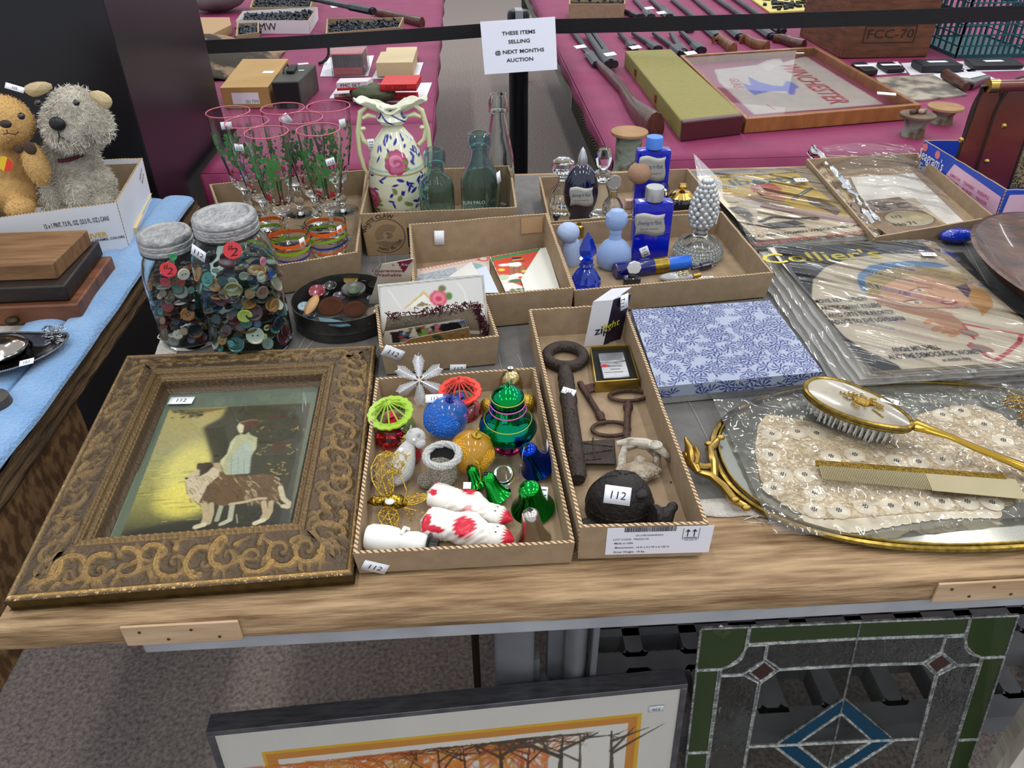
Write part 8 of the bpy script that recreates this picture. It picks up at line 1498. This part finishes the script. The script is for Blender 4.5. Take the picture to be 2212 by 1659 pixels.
for k,(a,b,tg,l)in enumerate(((zc_(1520,60),zc_(1740,150),None,'gun barrel nearest the far cardboard box'),(zc_(1560,290),zc_(1690,420),zc_(1700,410),'thin barrelled gun left of green case'),(zc_(1680,290),zc_(1900,430),None,'gun lying just behind the green case'),(zc_(1860,290),zc_(2110,470),zc_(2180,460),'grey barrelled gun crossing behind the framed banner'),(zc_(1680,-20),zc_(1840,150),zc_(1820,70),'gun with hanging tag beyond the rope barrier'),(zc_(1820,-20),zc_(2000,150),zc_(1925,110),'second gun with hanging tag beyond the rope barrier'))):rifle(l,a,b,.011,tagp=tg)
for k,(a,b,st,l)in enumerate(((zd(0,210),zd(70,330),None,'gun barrel ending at the left corner of the framed banner'),(zd(60,200),zd(190,320),None,'dark barrel ending behind the framed banner'),(zd(0,-10),zd(300,240),[zd(265,250),zd(300,240),zd(330,265),zd(390,310)],'gun with pale brown stock behind the framed banner'),(zd(120,-30),zd(440,240),[zd(430,245),zd(470,245),zd(520,275),zd(600,300)],'second gun with pale brown stock behind the framed banner'),(zd(250,-30),zd(640,235),[zd(640,240),zd(690,245),zd(760,270),zd(830,290)],'gun with dark brown stock ending near the wooden crate'),(zd(370,-30),zd(700,200),None,'dark barrel passing under the rope toward the crate'),(zd(-60,40),zd(120,190),None,'gun barrel left of the yellow tray'))):rifle(l,a,b,.012,st,col=wood('pale_stock','#8a5c3a','#5c3824',st=(6,6,2),ns=8,r=.4)if 'pale' in l else None)
rifle('shotgun lying on top of cartons on the far left table',za(1000,-30),za(1640,100),.012,[za(1640,100),za(1760,130),za(1900,160),za(2060,200)],za(1310,55),zz=.11,g='long guns on the left magenta table')
q=M();p=PB(*zc_(1790,1110));
GC=mt('green_tweed_case','#8c8448',.7,c2='#7a733c',ns=60,st=(1,6,1),bs=90,bd=.2);LE=mt('oxblood_leather','#4a1c20',.35,coat=.3)
o,tp,h=slabb('gun_case','long slim green tweed case with dark red leather end','case',zz3(2110,1060,2640,1000,2010,425,1610,440),zc_(0,1235)[1],GC,bev=.004)
lift=V((0,0,.0015));e0,e1=tp[0],tp[1];bk_=(tp[3]-tp[0]).normalized()*.02;q=M();q.hexa([V((p.x,p.y,MZ+.0018))for p in(e0-bk_*.25,e1-bk_*.25,e1+bk_,e0+bk_)]+[p+lift for p in(e0-bk_*.25,e1-bk_*.25,e1+bk_,e0+bk_)]);lab(q.done('leather_end',LE,o,smooth=False,bev=.004),'dark red leather end cap')
f=Fr(V((tp[3].x,tp[3].y,MZ)),tp[0]-tp[3],(0,0,1));
for s_ in(.25,.62):q=M();p=tp[3].lerp(tp[0],s_);q.box((p.x-.003,p.y,MZ+h*.55),(.006,.02,.022));q.done('brass_latch',BRS,o)
# framed banner
fz=.045;c4=[PB(*zd(*k),fz)for k in((470,745),(1570,655),(905,290),(55,345))];fbn=thing('framed_banner','shallow oak frame under glass holding a pale cloth banner with red letters','picture',sum(c4,V())/4-V((0,0,fz)));OAK=wood('oak_frame','#9a6432','#7c4c22',st=(5,5,2),ns=6,r=.4,coat=.3)
cn=sum(c4,V())/4;inn=[p.lerp(cn,.045)for p in c4]
for i in range(4):j=(i+1)%4;q=M();lo=lambda p:V((p.x,p.y,MZ+.0025));q.hexa([lo(c4[i]),lo(c4[j]),lo(inn[j]),lo(inn[i]),c4[i],c4[j],inn[j],inn[i]]);q.done('frame_rail',OAK,fbn,smooth=False,bev=.002)
f=Fr(V((c4[0].x,c4[0].y,MZ+.012)),c4[1]-c4[0],c4[3]-c4[0]);us=[f.uv(*Q(p))for p in c4];u0,u1=min(u[0]for u in us),max(u[0]for u in us);v0,v1=min(u[1]for u in us),max(u[1]for u in us)
A=Art(u1-u0,v1-v0,.0035,'#7e2a4a',u0,v0);A.f=f
def G6(*p):return[zd(p[i],p[i+1])for i in range(0,len(p),2)]
A.poly(G6(270,440,540,410,600,380,680,370,700,395,840,355,1330,655,520,720,300,520),'#b5aca4',1,1);A.poly(G6(560,420,640,370,690,385,700,400,600,450),'#c2b8ac',1,1);A.noise(.07,8,2)
BB='#5a62a8';A.poly(G6(440,520,500,540,480,480,560,520,640,540,700,545,720,510,760,520,805,550,780,560,770,600,740,595,720,575,650,575,600,580,560,590,520,600,470,560),BB,1,1);A.line(G6(600,660,650,690),.006,'#a84a4c')
W2=M();o=A.flat('banner_cloth',ARTP,fbn,f,0);bm=bmesh.new();bm.from_mesh(o.data);I=WM[fbn.name];dl=[];ctr=cn;poly_=[(p-f.O)for p in[q_.lerp(cn,.03)for q_ in c4]];pts=[(p.dot(f.U),p.dot(f.V))for p in poly_]
for v in bm.verts:
 w_=I@v.co-f.O;u,vv=w_.dot(f.U),w_.dot(f.V)
 if min([((pts[(i+1)%4][0]-pts[i][0])*(vv-pts[i][1])-(pts[(i+1)%4][1]-pts[i][1])*(u-pts[i][0]))for i in range(4)])<0:dl.append(v)
bmesh.ops.delete(bm,geom=dl,context='VERTS');bm.to_mesh(o.data);bm.free()
RD=mt('faded_red_print','#a03a44',.7);a0,a1=f.uv(*zd(735,420)),f.uv(*zd(1040,640));text('WINCHESTER',.10,f,(a0[0]+a1[0])/2,(a0[1]+a1[1])/2,RD,o,a=math.atan2(a1[1]-a0[1],a1[0]-a0[0]),bold=.01,fit=math.hypot(a1[0]-a0[0],a1[1]-a0[1])*1.12,h=.001);a0,a1=f.uv(*zd(370,470)),f.uv(*zd(440,590));text('GUNS',.05,f,(a0[0]+a1[0])/2,(a0[1]+a1[1])/2,RD,o,a=math.atan2(a1[1]-a0[1],a1[0]-a0[0]),h=.001)
q=M();q.hexa([V((p.x,p.y,MZ+fz-.006))for p in inn]+[V((p.x,p.y,MZ+fz-.003))for p in inn]);q.done('glass_pane',mt('picture_glazing'),fbn,smooth=False);lblq(fbn,Fr(V((0,0,MZ+fz-.002)),(1,0,0),(0,1,0)),zd(1350,588),.055,.03,name='price_tag',a=-.4);lblq(fbn,Fr(V((0,0,MZ+fz-.002)),(1,0,0),(0,1,0)),zd(808,333),.03,.012,name='price_tag')
# wooden crate, teal crate
CRW=wood('crate_pine','#6e4226','#4c2c1a',st=(2,2,12),ns=6,r=.6);g0,g1,=PB(*zd(835,360)),PB(*zd(1610,385));yb=PB(*zd(1100,372)).y;xa,xb=PB(*zd(1040,360)).x,PB(*zd(1620,370)).x;ct=thing('wooden_crate','big dark stained pine crate stencilled on its side, right magenta table','crate',((xa+xb)/2,yb,MZ));hh=.42
x0c=PB(*zd(850,300)).x;
for k in range(3):q=M();q.box(((xa+xb)/2,yb+.01,MZ+.002+hh/3*(k+.5)),(xb-xa,.02,hh/3-.003));q.done('side_board',CRW,ct,bev=.002)
for x in(xa+.01,xb-.01):q=M();q.box((x,yb+.22,MZ+hh/2),(.02,.40,hh-.004));q.done('end_panel',CRW,ct,bev=.002)
q=M();q.box(((xa+xb)/2,yb+.43,MZ+hh/2),(xb-xa,.02,hh-.004));q.done('back_panel',CRW,ct);f=Fr(V((xa,yb-.0005,MZ)),(1,0,0),(0,0,1));tx('FCC-70',*zd(1375,215),.045,f,ct,mt('burnt_stencil','#2a170e',.7),bold=.0,sx=1.3);u,v=f.uv(*zd(1372,213));q=M();q.tube([f.w(u+a*.10,v+b*.03,.001)for a,b in((-1,-1),(1,-1),(1,1),(-1,1))],.002,4,closed=True);q.done('stencil_border',mt('burnt_stencil'),ct)
TC=mt('teal_plastic','#144a52',.4);x0,x1=PB(*zd(1760,360)).x,PB(*zd(2290,360)).x;y0=PB(*zd(1800,368)).y;t=thing('plastic_crate','teal plastic lattice crate at the top right','crate',((x0+x1)/2,y0,MZ));H2=.30;nbx=14
for nm,yy_,sl in(('front_lattice',y0,0),('back_lattice',y0+.36,0)):
 q=M()
 for k in range(nbx+1):x=x0+(x1-x0)*k/nbx;q.box((x,yy_,MZ+.004+H2/2),(.006,.006,H2))
 for k in range(9):q.box(((x0+x1)/2,yy_,MZ+.008+H2*k/8),(x1-x0,.007,.014 if k in(0,4,8)else.005))
 q.done(nm,TC,t,smooth=False)
for x in(x0,x1):
 q=M()
 for k in range(9):q.box((x,y0+.18,MZ+.008+H2*k/8),(.007,.36,.014 if k in(0,4,8)else.005))
 for k in range(9):q.box((x,y0+.36*k/8,MZ+.004+H2/2),(.006,.006,H2))
 q.done('side_lattice',TC,t,smooth=False)
q=M();q.box(((x0+x1)/2,y0+.18,MZ+.006),(x1-x0,.36,.006));q.done('crate_floor',TC,t)
# black pistol cases, papers, pistol, print
BKC=mt('black_case_plastic','#1c1d22',.45);WP_=mt('white_foam')
for px4,l in((G6(1290,470,1480,455,1420,385,1220,395),'white paper under the two left black pistol boxes'),(G6(1500,470,1840,450,1780,380,1440,395),'white paper under the middle black pistol box'),(G6(1700,580,2035,495,1900,430,1640,460),'white paper under the revolver'),(G6(1860,450,2240,440,2140,380,1780,385),'white paper under the right black pistol case')):slabb('white_paper',l,'paper',px4,px4[0][1]+.3,WP_,g='white papers on the right magenta table',hmin=.0025)
for k,(px4,b,l)in enumerate(((G6(1215,440,1300,435,1210,385,1130,390),478,'black pistol box at the left of row'),(G6(1360,430,1470,425,1390,385,1290,388),462,'black pistol box second in the row'),(G6(1580,410,1835,405,1750,365,1510,372),458,'black pistol box in the middle of row'),(G6(1900,410,2215,405,2130,355,1840,365),440,'flat black pistol case under the teal crate'))):
 o,tp,h=slabb('pistol_case',l,'case',px4,zd(0,b)[1],BKC,z0=.004,g='black pistol cases',bev=.003);c_=sum(tp,V())/4;q=M();q.box((c_.x,c_.y,c_.z+.001),(.07,.022,.001));q.done('price_tag',TAGM,o)
t=thing('revolver','old revolver with dark wooden grip lying on white paper','revolver',PB(*zd(1820,540)));q=M();q.tube([PB(*zd(*k),.02)for k in((1800,510),(1870,530),(1980,490))],[.014,.020,.012],10);q.done('frame',chrome('nickel_silver','#8c8a88',.3),t);q=M();q.tube([PB(*zd(*k),.02)for k in((1720,465),(1790,510),(1850,545))],[.018,.017,.013],10);q.done('grip',STK,t)
o,tp,h=slabb('old_print','faded black and white picture under clear wrap near the pistol cases','picture',G6(1420,640,1860,590,1640,465,1280,485),zd(0,645)[1],mt('faded_picture','#a39a88',.5,c2='#5c5650',ns=14,sharp=.09),hmin=.008);
# rusty iron pedestals with round tops
RU=mt('chipped_grey_enamel','#8c9488',.6,.2,c2='#5c4a34',ns=16,sharp=.06,bs=60,bd=.3);RT=mt('tan_disc','#a3805c',.8,c2='#86643f',ns=14)
def pedestal(px,top_y,rt,rb,label,topm,rim=False,z0=MZ+.001):
 p=P(*px,z0);H=HT(p,top_y);t=thing('iron_pedestal',label,'pedestal',p,'chipped enamel pedestals');q=M(X(p));q.lathe([(0,0),(rb*1.1,0),(rb,.01),(rb*.95,H*.5),(rt*.72,H-.012),(rt*.8,H-.008),(0,H-.008)],28);q.done('pedestal_body',RU,t)
 q=M(X(p));q.lathe([(0,H-.0078),(rt,H-.007),(rt*1.02,H-.003),(rt,H),(0,H if not rim else H-.003)],36);q.done('disc_top',topm,t);return t,p,H
pedestal((1353,372),283,.046,.034,'chipped grey enamel pedestal with tan disc top at the aisle corner',RT)
t,p,H=pedestal(zd(1510,850),zd(0,715)[1],.048,.030,'chipped enamel pedestal holding small rusty bits at right',mt('rust_disc','#6e5a48',.7,c2='#4c3c30',ns=20))
for k in range(4):q=M();q.sph((p.x+.012*(k-1.5),p.y+.006*(k%2),p.z+H+.007),(.010,.007,.007),10,7,dis=lambda v:.2*mnoise.noise(v*4+V((k,0,0))));tag(q.done('rusty_lump',mt(('lump_rust','lump_black','lump_pink','lump_grey')[k],('#5a4034','#1c1c1c','#b08a78','#7c7468')[k],.7),None),('brown','black','pinkish','grey')[k]+' lump lying on top of the rusty pedestal','lump')
pedestal(zd(1690,770),zd(0,665)[1],.050,.030,'chipped enamel pedestal with tan top behind the leather case',RT)
# yellow tray of parts and box on far right table
o,tp,h=slabb('yellow_tray','pale yellow tray of dark parts on the far right table','tray',G6(620,75,1000,55,960,-40,500,-10),zd(0,88)[1],mt('pale_yellow','#c8b868',.6));r=random.Random(2);q=M()
for k in range(60):p=tp[0].lerp(tp[1],r.random()*.9+.05).lerp(tp[3].lerp(tp[2],r.random()),r.random()*.9+.05);q.box((0,0,0),(r.uniform(.01,.05),.012,.010),x=X((p.x,p.y,p.z+.006),rz=r.uniform(0,3)))
tag(q.done('metal_parts',DKM,None),'scattered small dark metal parts lying in yellow tray','parts',None,'stuff')
bulletbox(zz3(1120,35,1610,35,1620,-60,1130,-60),.09,'brown carton with hand hole by the barrier post',seed=6,n=40)
q=M();f=Fr(PB(*zc_(1380,130)),(1,0,0),(0,0,1))
# ================================================================ BARRIER POST, BELT AND NOTICE
dp=2.86;tp_=PD(1120,40,dp);px_,py_=tp_.x,tp_.y;st=thing('barrier_post','black retractable belt barrier post in the aisle with paper notice','barrier post',(px_,py_,0));BM=mt('black_powder_coat','#121318',.4,.3);ztop=PD(1120,20,dp).z
q=M(X((px_,py_,0)));q.lathe([(0,0),(.17,0),(.17,.008),(.03,.03),(.0,.03)],40);q.done('base',BM,st);q=M(X((px_,py_,0)));q.lathe([(0,.03),(.0375,.03),(.0375,ztop-.06),(0,ztop-.06)],28);q.done('pole',BM,st)
q=M(X((px_,py_,0)));q.lathe([(0,ztop-.10),(.042,ztop-.10),(.042,ztop-.012),(.036,ztop),(0,ztop+.002)],28);q.done('cassette',BM,st);q=M();q.box((px_,py_-.036,ztop-.012),(.028,.02,.035));q.box((px_,py_,ztop+.0025),(.028,.07,.003));lab(q.done('belt_clip',mt('clip_grey','#8f9198',.4),st),'grey clip on the post head')
BT=mt('black_webbing','#0f1016',.7,bs=300,bd=.3)
def belt(label,pts):
 q=M();n=len(pts);vs=[]
 for x,y,w_,d in pts:a,b=PD(x,y-w_/2,d),PD(x,y+w_/2,d);b=V((a.x,a.y,b.z));vs+=[a,b,V((a.x,a.y+.002,a.z)),V((b.x,b.y+.002,b.z))]
 fs=[]
 for i in range(n-1):a=4*i;c=a+4;fs+=[(a,a+1,c+1,c),(a+2,c+2,c+3,a+3),(a,c,c+2,a+2),(a+1,a+3,c+3,c+1)]
 q.add(vs,fs);tag(q.done('barrier_belt',BT,None),label,'barrier belt','barrier belts')
belt('black barrier belt running left from the post to the black cabinet',[(x,y,w_,d)for x,y,w_,d in((440,104,34,2.45),(600,97,34,2.55),(800,85,34,2.66),(950,75,34,2.76),(1082,65,34,2.85))])
belt('black barrier belt running right from the post out of view',[(x,y,w_,d)for x,y,w_,d in((1160,60,36,2.85),(1400,55,36,2.78),(1700,47,38,2.7),(2000,38,38,2.62),(2300,27,38,2.55))])
s4=[PD(1047,161,dp-.10),PD(1204,150,dp-.10),PD(1199,36,dp-.10),PD(1037,47,dp-.10)];f=Fr(s4[0],s4[1]-s4[0],s4[3]-s4[0]);q=M();q.hexa([p+V((0,.0008,0))for p in s4]+s4);sg=q.done('paper_notice',mt('notice_paper','#cfd2e0',.6),None,smooth=False);tag(sg,'white paper notice taped to the barrier post with four lines of black text','notice')
NK=mt('notice_ink','#15151a',.6)
for s_,x,y in(('THESE ITEMS',685,285),('SELLING',690,360),('@ NEXT MONTHS',693,447),('AUCTION',698,520)):u,v=f.uv(*zc_(x,y));text(s_,.0185,f,u,v,NK,sg,bold=.022,h=.0012,sx=1.15)
# ================================================================ LEATHER CASE IN PRINTED CARTON, RIGHT
z6=Z(1960,140,3.948);BLC=mt('royal_blue_print','#2348b8',.45);PKC=mt('pink_print','#d9a8c4',.5,c2='#e2bcd2',ns=20)
rim=[(2175,411),(2420,405),(2300,300),(1996,303)];sc_,sf,stp,sbt=carton('printed_carton','blue and pink printed drinks carton holding the leather case','box',rim,.07,z0=T+.004,mats=[BLC,CORR])
f=sf['L'];WLb=(sbt[0]-sbt[3]).length;q=M();pts=[(WLb*.36,.012),(WLb*.985,.012),(WLb*.985,.052),(WLb*.42,.060),(WLb*.36,.030)];q.prism(pts,.0003,.0008,x=f.mat());q.done('pink_panel',PKC,sc_,smooth=False)
u,v=f.uv(*z6(205,810));text("Seagram's",.033,f,u,v,mt('label_white'),sc_,bold=.01,shear=.15,fit=WLb*.33,h=.001);text('Escapes',.026,f,u-.0,v-.028,mt('label_white'),sc_,bold=.01,shear=.2,fit=WLb*.26,h=.001);MG2=mt('rose_ink','#c0507c',.5)
for k,(a_,b_)in enumerate((('JAMAICAN','ME HAPPY'),('STRAWBERRY','BLEND'),('PINEAPPLE','PARADISE'))):text(a_,.0105,f,WLb*(.47+.17*k),.036,MG2,sc_,fit=WLb*.13,h=.001,bold=.02);text(b_,.0105,f,WLb*(.47+.17*k),.023,MG2,sc_,fit=WLb*.12,h=.001,bold=.02)
for uu in(.03,.20):q=M(f.mat(WLb*uu,.058,.0004));q.lathe([(0,0),(.009,0),(.009,.0006),(0,.0006)],20);q.done('melon_print',mt('melon_pink','#d87a80',.5),sc_)
f=sf['F'];q=M();q.prism([(.006,.006),(.20,.006),(.24,.06),(.006,.06)],.0003,.0008,x=f.mat());q.done('pink_panel',PKC,sc_,smooth=False);text('2',.05,f,.065,.025,BLC,sc_,bold=.03,h=.0015)
TWD=mt('herringbone_tweed','#b09c6c',.9,c2='#4a3c26',ns=260,sharp=.05);DL=mt('chestnut_leather','#6e2e24',.3,c2='#48190f' if False else '#5c221a',ns=9,coat=.3);PIP=mt('dark_piping','#2a1c14',.5)
cs=thing('leather_case','upright chestnut leather and tweed case with brass studs, in printed carton','case',P(2180,400,T+.012))
yb0=1.47;up=V((-.01,.03,.995)).normalized()
# rounded leather side gussets, piped seams, tweed panel between (built as real slabs leaning to the right)
def gus(x0,w_,yy_,h_,th,mat,nm,r_=.35,par=cs,z0=.012):
 n=14;pts=[(-w_/2,0)]+[(-w_/2+w_*.5*(1-math.cos(a)),h_*(1-r_)+h_*r_*math.sin(a))for a in np.linspace(0,PI,n)]+[(w_/2,0)]
 U_=V((.86,-.51,0));N_=U_.cross(up).normalized();m=Matrix((U_,up,N_)).transposed().to_4x4();m.translation=V((x0,yy_,T+z0));q=M(m);q.prism(pts,-th/2,th/2);o=q.done(nm,mat,par,bev=.002,ang=30)
 q=M(m)
 for s_ in(-1,1):q.tube([(a,b,s_*th/2)for a,b in pts],.0024,6)
 q.done('piping',PIP,par);return m,pts
gx=E_(2075,330,yb0+.02).x
gx=1.094
m1,_=gus(gx+.0,.052,yb0+.12,.215,.030,DL,'leather_gusset');m2,_=gus(gx+.042,.070,yb0+.09,.228,.034,DL,'leather_gusset');m3,pts=gus(gx+.125,.13,yb0+.08,.215,.020,TWD,'tweed_panel',.18);m4,_=gus(gx+.17,.03,yb0+.05,.18,.012,DL,'leather_strap',.1)
for px in((825,520),(678,822),(460,640)):q=M();p=P(*z6(*px),T+.10);r_=(p-CAM);q.sph(E_(*z6(*px),yb0+.05),.0055,14,10);q.done('brass_stud',BRS,cs)
q=M();a=E_(*z6(735,180),yb0+.08);b=E_(*z6(1150,170),yb0+.05);q.tube([a,b],.011,14);q.done('handle',DL,cs);q=M(AB(a-V((.012,0,0)),a+V((.008,0,0))));q.lathe([(0,0),(.0135,0),(.0135,.02),(0,.02)],18);q.done('brass_ferrule',BRS,cs);q=M();q.tube([a+V((0,0,.004)),E_(*z6(640,180),yb0+.09),E_(*z6(560,420),yb0+.10),E_(*z6(480,640),yb0+.10)],.006,8,sc=(1,.5));q.done('strap',PIP,cs)
